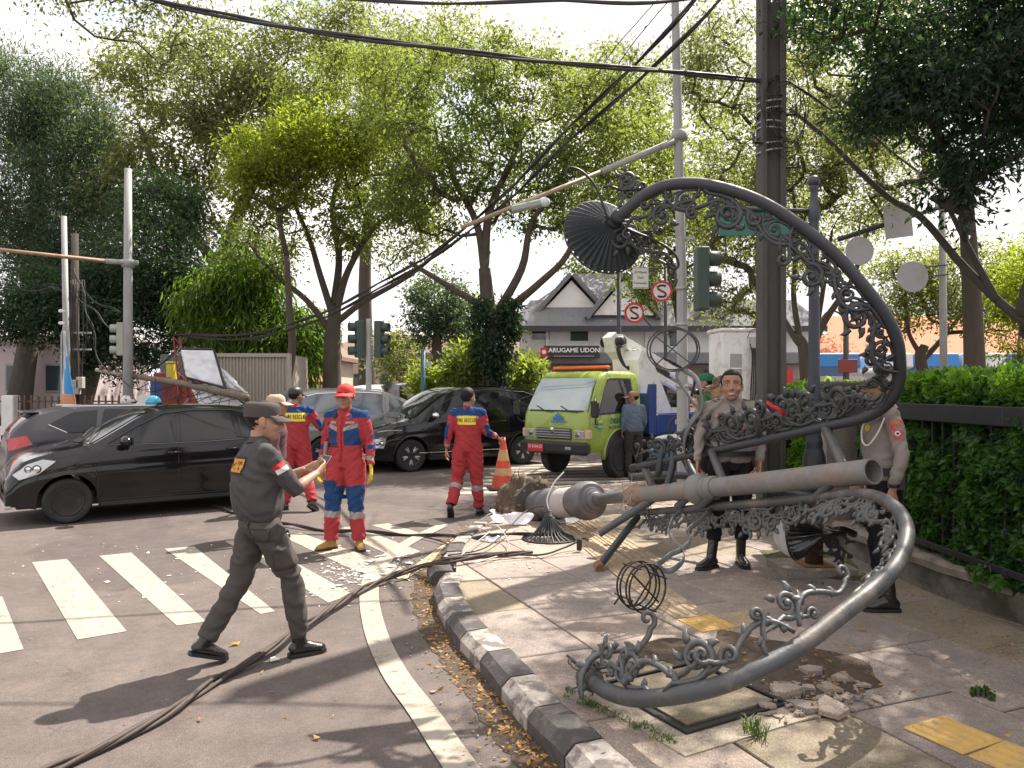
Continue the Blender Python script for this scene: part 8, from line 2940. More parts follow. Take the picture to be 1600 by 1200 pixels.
 # ---- headwear
 if cap:
  kind_, cm = cap[0], cap[1]
  c_ = MB()
  n_ = 28
  def ringz(z, rx, ry, y0=-.012):
   return [Mr @ (V(rx * math.cos(2 * PI * j / n_), y0 + ry * math.sin(2 * PI * j / n_), z) * k) for j in range(n_)]
  if kind_ == 'baseball' or kind_ == 'beret':
   prof = [(.028, .083, .101), (.05, .083, .102), (.078, .078, .096), (.1, .064, .08), (.114, .04, .05), (.119, .012, .018)]
  elif kind_ == 'patrol':
   prof = [(.020, .081, .100), (.05, .083, .102), (.078, .082, .104), (.096, .076, .098), (.105, .066, .084), (.109, .05, .06), (.110, .01, .01)]
  else:   # peaked
   prof = [(.03, .087, .104), (.06, .09, .107), (.075, .115, .125), (.09, .128, .138), (.105, .12, .13), (.115, .08, .09), (.118, .01, .01)]
  vs, fs = [], []
  for z, rx, ry in prof:
   vs += ringz(z + (.0 if kind_ != 'peaked' else 0), rx, ry)
  for i in range(len(prof) - 1):
   for j in range(n_):
    fs.append((i * n_ + j, i * n_ + (j + 1) % n_, (i + 1) * n_ + (j + 1) % n_, (i + 1) * n_ + j))
  fs.append(tuple((len(prof) - 1) * n_ + j for j in range(n_)))
  hat = c_.add(vs, fs).build('cap', cm, root, True)
  if kind_ != 'beret':
   vs, fs = [], []
   L = {'baseball': .085, 'patrol': .078, 'peaked': .05}[kind_]
   nv, na = 6, 16
   for i in range(nv + 1):
    for j in range(na + 1):
     a = R(22 + 136 * j / na)
     t = i / nv
     rx, ry = .086, .104
     x = rx * math.cos(a) * (1 + .05 * t); y = -.012 + ry * math.sin(a) + L * t * math.sin(a) ** .7
     z = .030 - .030 * t - .25 * (x ** 2) * 8 * .6 * t
     vs.append(Mr @ (V(x, y, z) * k))
   for i in range(nv):
    for j in range(na):
     a = i * (na + 1) + j
     fs.append((a, a + 1, a + na + 2, a + na + 1))
   bi = MB().add(vs, fs).build('bill', cap[2] if len(cap) > 2 else cm, hat, True)
   s_ = bi.modifiers.new('thickness', 'SOLIDIFY'); s_.thickness = .004
 # ---- clothes
 k = k0
 sleeve = o.get('sleeve', 'long')
 top = MB()
 g = o.get('loose', .012)
 if o.get('one_piece'):
  torso(top, g + .004)
 else:
  torso(top, g + .008, low=True)
 send = .93 if sleeve == 'long' else 0
 for s_ in 'RL':
  if sleeve == 'long':
   limb(top, 'sh' + s_, 'el' + s_, 'wr' + s_, .053 + g * .8, .042 + g * .7, .032 + g * .4, .042 + g * .6, .95)
  elif sleeve == 'rolled':
   A_, B_, C_ = P['sh' + s_], P['el' + s_], P['wr' + s_]
   C2 = B_.lerp(C_, .12)
   top.tube([A_, A_.lerp(B_, .35), A_.lerp(B_, .75), B_, C2], [(.054 + g) * k, (.054 + g) * k, (.05 + g) * k, (.046 + g) * k, (.047 + g) * k], 14)
 legs = top if o.get('one_piece') else MB()
 lg = o.get('leg_loose', .014)
 for s_ in 'RL':
  hem = o.get('hem', .93)
  limb(legs, 'hi' + s_, 'kn' + s_, 'an' + s_, .093 + lg, .062 + lg, .050 + lg * 1.1, .062 + lg, hem)
 if not o.get('one_piece'):
  pl, wa = P['pelvis'], P['waist']
  legs.tube([pl + V(0, 0, -.08 * k), pl, pl.lerp(wa, .3)], [((.15 + lg) * k, (.105 + lg) * k), ((.162 + lg * .6) * k, (.110 + lg * .6) * k), ((.145 + lg * .2) * k, (.10 + lg * .2) * k)], 20, side=sf)
  # shirt hem: tucked or hanging
 segs = {}
 for s_ in 'RL':
  segs['ua' + s_] = (P['sh' + s_], P['el' + s_]); segs['fa' + s_] = (P['el' + s_], P['wr' + s_])
  segs['th' + s_] = (P['hi' + s_], P['kn' + s_]); segs['sh_' + s_] = (P['kn' + s_], P['an' + s_])
 segs['torso'] = (P['pelvis'], P['neck'])
 rad_ = {'ua': .06, 'fa': .05, 'th': .09, 'sh': .06, 'to': .15}
 def near(p):
  best = None
  for nme, (a, b) in segs.items():
   ab = b - a
   t = (p - a).dot(ab) / ab.length_squared
   tc = max(0, min(1, t))
   d = (p - (a + ab * tc)).length - rad_[nme[:2]] * k
   if best is None or d < best[0]:
    best = (d, nme, t)
  return best[1], best[2]
 me_top, _ = remeshed(top, voxel, 5)
 tc_ = o.get('top_cls')
 coat = finish(me_top, 'coverall' if o.get('one_piece') else 'shirt', o['top'], root, (lambda c: tc_(c, near, P, k)) if tc_ else None, o.get('wr', .007), seed=len(label))
 if not o.get('one_piece'):
  me_leg, _ = remeshed(legs, voxel, 5)
  bc_ = o.get('bottom_cls')
  tr_ = finish(me_leg, 'trousers', o['bottom'], root, (lambda c: bc_(c, near, P, k)) if bc_ else None, o.get('wr', .007) * 1.2, seed=len(label) + 9)
  if o.get('belt'):
   q = P['pelvis'].lerp(P['waist'], .55)
   up_ = (P['waist'] - P['pelvis']).normalized()
   bt = MB().tube([q - up_ * .022, q + up_ * .022], [((.162 * fat + .034) * k, (.112 * fat ** 1.2 + .034) * k)] * 2, 26, side=sf).build('belt', o['belt'], root, True, 40)
 else:
  tr_ = coat
 # collar
 if o.get('collar', True):
  cn = P['neck']
  up_ = (nb - cn).normalized()
  cl2 = MB().tube([cn - up_ * .012, cn + up_ * .03, cn + up_ * .034, cn + up_ * .0], [.07 * k, .064 * k, .069 * k, .083 * k], 16, caps=False)
  cl2.build('collar', o['top'][0] if isinstance(o['top'], (list, tuple)) else o['top'], root, True)
 # boots
 for s_ in 'RL':
  an = P['an' + s_]
  fd = Vector((feet or {}).get(s_, (0.06 if s_ == 'R' else -0.06, 1, 0)))
  toe_z = fd.z
  fd2 = V(fd.x, fd.y, 0).normalized()
  pitch_ = fd.z
  sh = (P['kn' + s_] - an).normalized()
  fw_ = (fd2 * math.cos(pitch_) + V(0, 0, math.sin(pitch_))).normalized()
  upv = V(0, 0, math.cos(pitch_)) - fd2 * math.sin(pitch_)
  side_ = fd2.cross(V(0, 0, 1))
  b_ = MB()
  dn_ = lambda f, u: an + fw_ * f * k + upv * u * k
  an_h = .09
  hgt = o.get('boot_h', .16)
  b_.tube([an + sh * hgt * k, an + sh * hgt * .5 * k, an + sh * .01, dn_(-.005, -.03)], [(.048 * k, .052 * k), (.044 * k, .048 * k), (.042 * k, .05 * k), (.038 * k, .055 * k)], 14, side=side_)
  b_.tube([dn_(-.068, -.05), dn_(-.05, -.042), dn_(-.01, -.033), (dn_(.05, -.036)), dn_(.10, -.048), dn_(.145, -.055), dn_(.178, -.06)], [(.022 * k, .022 * k), (.035 * k, .038 * k), (.038 * k, .048 * k), (.042 * k, .042 * k), (.047 * k, .034 * k), (.042 * k, .027 * k), (.02 * k, .016 * k)], 16, side=side_)
  me_b, _ = remeshed(b_, .0075, 3)
  bt_ = finish(me_b, 'boot', o['boot'], root, None, .0016, (40, 40, 60))
  so = MB()
  outl = []
  for f, w in ((-.078, .018), (-.066, .033), (-.02, .037), (.04, .040), (.10, .048), (.15, .043), (.182, .022)):
   outl.append((f, w))
  poly = [(f, w) for f, w in outl] + [(f, -w) for f, w in outl[::-1]]
  A = frame(an, fw_, -side_, upv)
  ar = sum(poly[i][0] * poly[(i + 1) % len(poly)][1] - poly[(i + 1) % len(poly)][0] * poly[i][1] for i in range(len(poly)))
  if ar < 0: poly = poly[::-1]
  so.prism([(a * k, b * k) for a, b in poly], -.089 * k, -.066 * k, A)
  so.build('sole', o.get('sole', M_black), bt_)
  if detail:
   for q in range(4):
    c = dn_(.035 - q * .012, .005 + q * .018 - .004)
    MB().tube([c - side_ * .02 * k, c + fw_ * .008, c + side_ * .02 * k], .003, 5).build('lace', o.get('lace', M_black), bt_)
 root['_p'] = 1
 del root['_p']
 # raycast helper for badges: returns function projecting plane coordinates onto the garment
 me_ = coat.data
 bvh = BVHTree.FromPolygons([tuple(v.co) for v in me_.vertices], [tuple(p.vertices) for p in me_.polygons])
 me2 = tr_.data
 bvh2 = BVHTree.FromPolygons([tuple(v.co) for v in me2.vertices], [tuple(p.vertices) for p in me2.polygons])
 def badge(c, U, Vv, w, h, m, name='badge', off=.004, poly=None, text=None, tm=None, tsize=None, on=None, parent=None, tsx=1.0, nx=8, ny=5):
  bv = bvh2 if on == 'legs' else bvh
  c = Vector(c) * k
  U = Vector(U).normalized(); Vv = Vector(Vv); Vv = (Vv - U * Vv.dot(U)).normalized()
  N = U.cross(Vv)
  par_ = parent or (tr_ if on == 'legs' else coat)
  def proj(a, b, of):
   q = c + U * a * k + Vv * b * k
   hit, nn, i, d = bv.ray_cast(q + N * .25, -N, .6)
   if hit is None:
    return q
   return hit + N * of
  if poly is None:
   vs, fs = [], []
   for i in range(nx + 1):
    for j in range(ny + 1):
     vs.append(proj(-w / 2 + w * i / nx, -h / 2 + h * j / ny, off))
   for i in range(nx):
    for j in range(ny):
     a = i * (ny + 1) + j
     fs.append((a, a + ny + 1, a + ny + 2, a + 1))
  else:
   vs = [proj(0, 0, off)] + [proj(x, y, off) for x, y in poly]
   fs = [(0, 1 + i, 1 + (i + 1) % len(poly)) for i in range(len(poly))]
  b_ = MB().add(vs, fs).build(name, m, par_, True)
  if text:
   tv, tf = text_mesh(text, tsize)
   MB().add([proj(x * tsx, y, off + .0025) for x, y in tv], tf).build('lettering', tm, b_)
   MB().add([proj(x * tsx + .0022, y, off + .0027) for x, y in tv], tf).build('lettering', tm, b_)
  return b_
 return root, P, k, badge, coat, tr_, Mr

ell_poly = lambda rx, ry, n=18: [(rx * math.cos(2 * PI * i / n), ry * math.sin(2 * PI * i / n)) for i in range(n)]
BOOTK = mat('black_boot_leather', (.014, .013, .013), .3, var=.3, scale=12, coat=.4)
BOOTT = mat('tan_boot_leather', (.36, .19, .05), .7, var=.25, scale=9, bump=.3, dirt=((.2, .13, .07), .6, 8))

# --- 1. officer in dark grey walking across with a phone (nearest)
F_grey = fabric('dark_grey_twill', (.07, .067, .067))
F_grey2 = fabric('dark_grey_trouser_twill', (.075, .067, .061))
out1 = dict(top=F_grey, bottom=F_grey2, sleeve='rolled', boot=BOOTK, boot_h=.19, loose=.012, leg_loose=.012, hem=.94, wr=.012)
J1 = dict(pelvis=(0, .0, .93), waist=(0, -.015, 1.06), chest=(0, -.02, 1.27), neck=(0, -.01, 1.435), head=(0, .025, 1.585),
   shR=(.185, -.02, 1.385), shL=(-.185, -.0, 1.385), elR=(.225, .155, 1.145), elL=(-.215, .17, 1.15), wrR=(.10, .36, 1.225), wrL=(-.10, .36, 1.235),
   hiR=(.09, .0, .90), hiL=(-.09, .0, .90), knR=(.10, .185, .53), knL=(-.10, -.10, .52), anR=(.095, .235, .093), anL=(-.09, -.33, .15))
r1, P1, k1, badge1, coat1, leg1, M1 = person('officer in dark grey uniform and patrol cap striding past with a phone in both hands', G(406, 1030), R(-54), J1, 1.61, out1, SKIN, 'short', ('patrol', F_grey2), R(-18), R(-3), 1.22,
 hands={'R': dict(d=(-.5, .75, .35), n=(-.7, -.3, .3), curl=.62), 'L': dict(d=(.45, .8, .3), n=(.7, -.3, .3), curl=.6)}, voxel=.009, feet={'R': (.05, 1, 0), 'L': (-.02, 1, -.32)}, detail=True)
Mpatch = mat('patch_black', (.02, .018, .015), .8, var=.05)
Mpo = mat('patch_orange', (.6, .28, .04), .8, var=.1)
b_ = badge1((.01, -.2, 1.30), (1, 0, 0), (0, 0, 1), .19, .105, Mpo, 'back_patch', .004)
for a, bq, w, h in ((0, .05, .2, .012), (0, -.05, .2, .012), (-.098, 0, .012, .11), (.098, 0, .012, .11)):
 badge1((.01 + a, -.2, 1.30 + bq), (1, 0, 0), (0, 0, 1), w, h, Mpatch, 'patch_border', .006, parent=b_)
badge1((.01, -.2, 1.30), (1, 0, 0), (0, 0, 1), .001, .001, Mpatch, 'patch_core', .002, text='POL PP', tm=Mpatch, tsize=.072, parent=b_, tsx=.68)
# flag on the sleeve
e_ = (Vector(J1['elR']) - Vector(J1['shR'])).normalized()
cF = Vector(J1['shR']).lerp(Vector(J1['elR']), .42)
badge1(cF + e_ * -.016, V(0, 1, .5), -e_, .085, .032, mat('flag_red', (.55, .015, .02), .7), 'flag_red_half', .005)
badge1(cF + e_ * .018, V(0, 1, .5), -e_, .085, .032, mat('flag_white', (.7, .7, .7), .7), 'flag_white_half', .005)
# phone
ph = thing('mobile_phone', 'dark mobile phone in a pale case held by the grey-uniformed officer', 'phone', (0, 0, 0))
Mw = Matrix.Translation(G(406, 1030)) @ Matrix.Rotation(R(-54), 4, 'Z')
pc = Mw @ (V(.0, .455, 1.30) * k1)
ph.location = pc
MB().bbox((0, 0, 0), (.125, .009, .065), Matrix.Rotation(R(-54), 3, 'Z') @ Matrix.Rotation(R(-35), 3, 'X'), .003).build('phone_body', M_black, ph)
MB().bbox((0, 0, 0), (.129, .005, .069), Matrix.Rotation(R(-54), 3, 'Z') @ Matrix.Rotation(R(-35), 3, 'X'), .002).build('case', mat('phone_case', (.5, .45, .42), .4), ph)
# cargo pockets, shoulder seam, back pocket
def pocket(badge, c, U, Vv, w, h, m, on='legs'):
 q = badge(c, U, Vv, w, h, m, 'pocket', .012, on=on)
 s_ = q.modifiers.new('thickness', 'SOLIDIFY'); s_.thickness = .012
 badge(Vector(c) + Vector(Vv).normalized() * (h / 2 - .012), U, Vv, w * 1.03, .04, m, 'pocket_flap', .022, on=on, parent=q)
cT = V(.15, .095, .70)
pocket(badge1, cT, V(0, 1, .25), V(0, -.4, .9), .13, .17, F_grey2)
pocket(badge1, (.065, -.14, .87), V(1, .3, 0), V(0, 0, 1), .12, .12, F_grey2)
pocket(badge1, (.14, -.05, .87), V(.3, 1, 0), V(0, 0, 1), .12, .12, F_grey2)

# --- rescue workers
C_RED = fabric('rescue_red', (.36, .042, .05)); C_BLUE = fabric('rescue_blue', (.016, .052, .15)); C_SILV = mat('reflective_strip', (.3, .28, .27), .45, metal=.2, var=.1, scale=20)
def cls_rescue(c, near, P, k):
 nme, t = near(c)
 z = c.z
 if nme == 'torso' or (nme[:2] == 'ua' and t < .12):
  zs = P['shR'].z
  if c.y < .0:
   if z > zs - .035 * k: return 1
   if z > zs - .075 * k: return 2
  else:
   ax_ = abs(c.x)
   if z > zs - .02 * k and ax_ > .07 * k: return 1
   dz = (zs - .10 * k) - (ax_ - .03) * -.35
   zz_ = zs - .13 * k + (ax_ - .06 * k) * .35
   if ax_ > .035 * k:
    if zz_ - .02 * k < z < zz_ + .022 * k: return 2
    if zs - .30 * k < z < zz_ - .02 * k and ax_ > .04 * k: return 1
  return 0
 if nme[:2] == 'ua':
  if t < .18 and c.y < .03: return 1
  side = abs(c.x) > abs(P['sh' + nme[2]].x + (P['el' + nme[2]].x - P['sh' + nme[2]].x) * t)
  if t > .62 and side and c.y < P['el' + nme[2]].y + .02: return 1
  return 0
 if nme[:2] == 'fa':
  if t < .35 and abs(c.x) > abs(P['el' + nme[2]].x): return 1
  if .60 < t < .78: return 2
  return 0
 if nme[:2] == 'th':
  if t > .55 and c.y > P['kn' + nme[2]].y - .02: return 1
  return 0
 if nme[:3] == 'sh_':
  if t < .10 and c.y > P['kn' + nme[3]].y: return 1
  if .18 < t < .36: return 2
  if t <= .18 and c.y > P['kn' + nme[3]].y + .02: return 1
  return 0
 return 0
GLY = mat('yellow_glove', (.62, .42, .02), .6, var=.2, dirt=((.05, .04, .03), .7, 30))
outR = dict(top=[C_RED, C_BLUE, C_SILV], top_cls=cls_rescue, one_piece=True, sleeve='long', boot=BOOTT, boot_h=.1, loose=.02, leg_loose=.022, hem=.96, wr=.013, glove=GLY, sole=mat('dark_sole', (.03, .025, .02), .8))
J2 = dict(elR=(.245, -.035, 1.12), elL=(-.25, -.035, 1.12), wrR=(.275, .02, .88), wrL=(-.29, .02, .885), anR=(.15, .05, .09), anL=(-.13, -.04, .09), knR=(.125, .045, .49), knL=(-.12, .02, .49), head=(0, .02, 1.60))
r2, P2, k2, badge2, coat2, leg2, M2 = person('rescue worker in red and blue coverall with red cap and yellow gloves', G(541, 858), R(166), J2, 1.72, outR, SKIN2, 'short', ('baseball', mat('red_cap_cloth', (.55, .03, .03), .75, bump=.2)), R(12), R(2), 1.0, voxel=.0085,
 feet={'R': (.5, .85, 0), 'L': (-.55, .8, 0)}, hands={'R': dict(curl=.3, s=1.15), 'L': dict(curl=.35, s=1.15)})
M_yel = mat('yellow_label', (.75, .62, .03), .6, var=.05)
M_navy = mat('navy_letter', (.015, .02, .08), .6)
badge2((-.095, .2, 1.335), (-1, 0, 0), (0, 0, 1), .085, .022, C_SILV, 'name_tape', .006)
badge2((.095, .2, 1.335), (-1, 0, 0), (0, 0, 1), .085, .022, C_SILV, 'name_tape', .006)
bq = badge2((.30, 0, 1.30), (0, -1, 0) if False else (0, 1, 0), (0, 0, 1), .09, .1, Mpatch, 'sleeve_badge', .006)
badge2((.30, 0, 1.30), (0, 1, 0), (0, 0, 1), .05, .055, C_SILV, 'badge_emblem', .009, poly=ell_poly(.026, .03), parent=bq)
# zip, chest pocket outline, radio
MB().tube([(Vector(p) * k2) for p in ((0, .148, 1.41), (0, .158, 1.27), (0, .15, 1.1), (0, .148, .93))], [(.013, .004)] * 4, 8, side=(1, 0, 0)).build('zip_flap', C_RED, coat2, True)
badge2((.085, .2, 1.085), (-1, 0, 0), (0, 0, 1), .12, .012, Mpatch, 'pocket_line', .006)
MB().bbox(V(.075, .10, 1.40) * k2, (.04, .03, .07), None, .008).build('radio_microphone', M_black, coat2)
MB().tube([V(.19, .06, 1.13) * k2, V(.2, .08, 1.0) * k2, V(.19, .07, .86) * k2], [(.035, .02)] * 3, 8, side=(0, 1, 0)).build('hanging_tool_pouch', mat('grey_red_webbing', (.3, .2, .2), .8, var=.5, scale=30), coat2, True)
pocket(badge2, (.15, .1, .63), V(-.7, .7, 0), V(0, 0, 1), .14, .19, C_BLUE, None)

# cone bearer: back to the viewer, walking
outC = dict(outR); outC.pop('glove'); outC['boot'] = BOOTK
J3 = dict(neck=(0, -.005, 1.44), head=(.0, .02, 1.60), elR=(.25, .0, 1.14), wrR=(.37, .22, 1.06), elL=(-.25, -.06, 1.13), wrL=(-.29, -.02, .90), knL=(-.14, .0, .49), anL=(-.20, -.20, .16), knR=(.11, .06, .49), anR=(.14, .09, .09))
r3_, P3, k3, badge3, coat3, leg3, M3 = person('bareheaded rescue worker seen from behind carrying a traffic cone', G(731, 806), R(-6), J3, 1.68, outC, SKIN2, 'short', None, R(-28), 0, 1.0, voxel=.0125,
 feet={'L': (-.05, 1, -.75), 'R': (.1, 1, 0)}, hands={'R': dict(d=(.5, .8, -.5), n=(-.2, -.2, -1), curl=.8), 'L': dict(curl=.5)}, detail=False)
badge3((0, -.3, 1.30), (1, 0, 0), (0, 0, 1), .25, .115, M_yel, 'back_label', .006, text='FIRE RESCUE', tm=M_navy, tsize=.075, tsx=.62)
cq = wm(r3_) @ (V(.445, .33, 1.02) * k3)
cone = thing('traffic_cone', 'scuffed orange traffic cone with pale bands hanging from the worker\'s hand', 'traffic cone', (cq.x, cq.y, cq.z - .69), 0)
M_cone = mat('cone_orange', (.62, .075, .025), .5, var=.2, scale=6, dirt=((.12, .06, .04), .7, 7))
M_coneb = mat('cone_band', (.55, .36, .16), .5, var=.3, scale=9, dirt=((.2, .12, .06), .7, 9))
MB().lathe([(.03, .70), (.033, .72), (.033, .66), (.04, .63), (.055, .55)], 20, None, False).build('tip', M_cone, cone, True)
MB().lathe([(.055, .55), (.085, .40)], 24, None, False).build('upper_band', M_coneb, cone, True)
MB().lathe([(.085, .40), (.108, .30)], 24, None, False).build('middle_cone', M_cone, cone, True)
MB().lathe([(.108, .30), (.13, .2)], 24, None, False).build('lower_band', M_coneb, cone, True)
MB().lathe([(.13, .2), (.165, .05), (.17, .03)], 24, None, False).build('lower_cone', M_cone, cone, True)
MB().bbox((0, 0, .015), (.44, .4, .03), Matrix.Rotation(R(8), 3, 'Z'), .01).build('base', M_black, cone)

# left rescue worker: back, walking left, black cap
J4 = dict(elR=(.31, .04, 1.18), wrR=(.45, .12, 1.05), elL=(-.27, -.03, 1.14), wrL=(-.30, .1, .98), knR=(.14, .02, .49), anR=(.24, -.20, .13), knL=(-.10, .08, .49), anL=(-.14, .06, .09))
r4, P4, k4, badge4, coat4, leg4, M4 = person('rescue worker with black cap seen from behind by the silver car', G(462, 797), R(12), J4, 1.70, outC, SKIN2, 'short', ('baseball', M_black), R(-35), 0, 1.02, voxel=.013,
 feet={'R': (.5, .8, -.5), 'L': (-.3, .9, 0)}, detail=False)
badge4((0, -.3, 1.31), (1, 0, 0), (0, 0, 1), .27, .12, M_yel, 'back_label', .006, text='FIRE RESCUE', tm=M_navy, tsize=.08, tsx=.62)

# maroon-shirted man mostly hidden behind the officer
outM = dict(top=fabric('maroon_knit', (.11, .06, .07)), bottom=fabric('dark_trouser', (.03, .03, .035)), sleeve='long', boot=BOOTK, loose=.015)
person('man with tan cap and maroon shirt mostly hidden behind the grey-uniformed officer', G(430, 838), R(-70), None, 1.61, outM, SKIN2, 'short', ('baseball', mat('tan_cap_cloth', (.42, .33, .24), .8)), R(0), 0, 1.0, voxel=.014, detail=False)

# blue-shirted man by the lorry
outB = dict(top=fabric('blue_grey_shirt', (.12, .16, .21)), bottom=fabric('olive_dark_trouser', (.045, .04, .035)), sleeve='long', boot=BOOTK, loose=.018, leg_loose=.016)
person('man in blue-grey shirt and brown cap standing beside the lorry cab', G(990, 746), R(14), dict(elR=(.25, .03, 1.12), wrR=(.25, .16, .92), elL=(-.24, -.03, 1.12), wrL=(-.25, .03, .88)), 1.63, outB, SKIN2, 'short', ('baseball', mat('brown_cap_cloth', (.3, .17, .11), .8)), R(55), 0, 1.1, voxel=.014, detail=False)

# smiling policeman in tan shirt
F_tan = fabric('tan_police_shirt', (.26, .225, .20)); F_blk = fabric('black_trouser_cloth', (.013, .012, .014))
outP = dict(top=F_tan, bottom=F_blk, sleeve='long', boot=BOOTK, boot_h=.24, loose=.012, leg_loose=.01, hem=.62, wr=.010, belt=M_black)
J5 = dict(elR=(.275, -.0, 1.13), wrR=(.30, .07, .92), elL=(-.26, .0, 1.12), wrL=(-.22, .12, .92), knR=(.13, .06, .49), anR=(.19, .10, .09), knL=(-.09, .02, .49), anL=(-.09, -.02, .09), head=(.0, .03, 1.59))
r5_, P5, k5, badge5, coat5, leg5, M5 = person('smiling bareheaded policeman in tan shirt standing behind the fallen pole', G(1142, 884, .12), R(176), J5, 1.72, outP, SKIN2, 'short', None, R(-12), R(2), 1.14, voxel=.0105, mouth='smile',
 feet={'R': (.75, .6, 0), 'L': (-.1, 1, 0)}, hands={'R': dict(curl=1.0), 'L': dict(curl=.7)})
badge5((-.085, .3, 1.22), (-1, 0, 0), (0, 0, 1), .05, .05, M_signr, 'round_badge', .006, poly=ell_poly(.024, .024))
badge5((-.085, .3, 1.22), (-1, 0, 0), (0, 0, 1), .05, .05, M_signw, 'badge_centre', .009, poly=ell_poly(.013, .013))
badge5((.09, .3, 1.33), (-1, 0, 0), (0, 0, 1), .12, .02, mat('orange_tape', (.6, .25, .06), .6), 'ribbon_bar', .006)
MB().tube([V(0, .155, 1.38) * k5, V(0, .175, 1.25) * k5, V(0, .185, 1.1) * k5], [(.014, .004)] * 3, 8, side=(1, 0, 0)).build('button_placket', F_tan, coat5, True)
for q in range(5):
 MB().ell(V(0, .168 + .004 * q, 1.36 - .065 * q) * k5, (.007, .005, .007), None, 8, 6).build('button', M_whitecream, coat5, True)
for sx in (-1, 1):
 MB().tube([V(sx * .2, .0, 1.455) * k5, V(sx * .1, .01, 1.475) * k5], [(.02, .006)] * 2, 6, side=(0, 1, 0)).build('shoulder_strap', F_tan, coat5, True)
 # glasses
 pts = [M5 @ (V(sx * .033 + .024 * math.cos(a), .098, .006 + .015 * math.sin(a)) * k5) for a in [2 * PI * i / 14 for i in range(15)]]
 MB().tube(pts, .0008, 5).build('glasses_rim', M_black, r5_)
 MB().tube([M5 @ (V(sx * .056, .096, .01) * k5), M5 @ (V(sx * .082, .0, .008) * k5)], .0015, 5).build('glasses_arm', M_black, r5_)

# right policeman, profile, white cap
J6 = dict(elR=(.24, -.02, 1.13), wrR=(.23, .10, .92), elL=(-.25, -.06, 1.12), wrL=(-.26, .0, .87), knR=(.10, .02, .49), knL=(-.1, .02, .49))
r6, P6, k6, badge6, coat6, leg6, M6 = person('policeman in tan shirt and white peaked cap standing side-on at the hedge', G(1381, 948, .12), R(76), J6, 1.70, outP, SKIN, 'short', ('peaked', mat('white_cap_cloth', (.7, .7, .7), .6), M_black), R(8), 0, 1.1, voxel=.0105,
 feet={'R': (.2, 1, 0), 'L': (-.15, 1, 0)}, hands={'L': dict(curl=.5)})
eL = (V(*J6['elL']) - V(*BASE['shL'])).normalized()
cB = V(*BASE['shL']).lerp(V(*J6['elL']), .42)
q6 = badge6(cB, V(0, -1, 0), V(0, 0, 1), .085, .1, M_signr, 'sleeve_badge', .006, poly=[(-.04, .045), (-.043, 0), (-.02, -.045), (0, -.055), (.02, -.045), (.043, 0), (.04, .045)])
badge6(cB + V(0, 0, -.008), V(0, -1, 0), V(0, 0, 1), .03, .03, M_signw, 'badge_emblem', .009, poly=ell_poly(.018, .018), parent=q6)
badge6(cB + V(0, 0, -.008), V(0, -1, 0), V(0, 0, 1), .03, .03, M_signk, 'badge_centre', .011, poly=ell_poly(.009, .009), parent=q6)
badge6(cB + V(0, 0, .065), V(0, -1, 0), V(0, 0, 1), .085, .026, mat('orange_red_tape', (.6, .14, .03), .6), 'sleeve_tab', .006)
badge6((-.08, .3, 1.3), (-1, 0, 0), (0, 0, 1), .05, .05, mat('gold_badge', (.7, .45, .05)), 'gold_badge', .006, poly=ell_poly(.02, .026))
MB().tube(spline([V(-.19, .05, 1.42) * k6, V(-.15, .16, 1.34) * k6, V(-.12, .17, 1.22) * k6, V(-.16, .14, 1.18) * k6, V(-.21, .09, 1.26) * k6, V(-.22, .04, 1.38) * k6], 5), .006, 6).build('white_lanyard', M_white, coat6, True)
MB().tube([V(-.26, -.03, .90) * k6 + V(0, .02, .0), V(-.26, -.01, .925) * k6 + V(0, .0, .0)], .036, 16).build('wristwatch', M_black, r6, True)
MB().bbox(V(-.20, -.05, .95) * k6, (.05, .1, .16), None, .01).build('holster', M_black, leg6)
for q in ((.05, .11), ):
 MB().bbox(V(-.17, .06, 1.0) * k6, (.06, .05, .05), None, .005).build('belt_pouch', M_black, leg6)

# officers beyond, photographing
outG = dict(top=mat('green_uniform', (.02, .13, .04), .8, col2=(.04, .05, .02), thr=(.5, .56), scale=18), bottom=F_blk, sleeve='long', boot=BOOTK, loose=.015)
person('soldier in green uniform and green beret behind the camouflage-capped officer', W(1104, 608, 10.2) - V(0, 0, CAM_H - .12), R(70), None, 1.76, outG, SKIN2, 'short', ('beret', mat('green_beret', (.01, .12, .05), .8)), 0, 0, 1.0, voxel=.014, detail=False)
M_camo = mat('camouflage_cloth', (.16, .13, .07), .85, col2=(.05, .045, .03), thr=(.48, .54), scale=30)
outS = dict(top=fabric('grey_checked_shirt', (.3, .29, .31)), bottom=F_blk, sleeve='rolled', boot=BOOTK, loose=.014)
J8 = dict(elR=(.22, .16, 1.17), wrR=(.1, .3, 1.38), elL=(-.22, .16, 1.17), wrL=(-.1, .3, 1.38))
person('officer in pale shirt and camouflage cap raising a camera near the concrete pole', W(1130, 608, 8.9) - V(0, 0, CAM_H - .12), R(72), J8, 1.70, outS, SKIN, 'short', ('patrol', M_camo), 0, 0, 1.05, voxel=.013, detail=False,
  hands={'R': dict(d=(-.5, .3, .8), n=(-1, .1, .2), curl=.8), 'L': dict(d=(.5, .3, .8), n=(1, .1, .2), curl=.8)})
cmr = thing('camera', 'small black camera held up by the officer in the camouflage cap', 'camera', W(1094, 612, 8.95))
MB().bbox((0, 0, 0), (.05, .13, .08), None, .01).build('camera_body', M_black, cmr)
MB().tube([(-.02, 0, 0), (-.08, 0, 0)], .03, 12).build('lens', M_black, cmr, True)

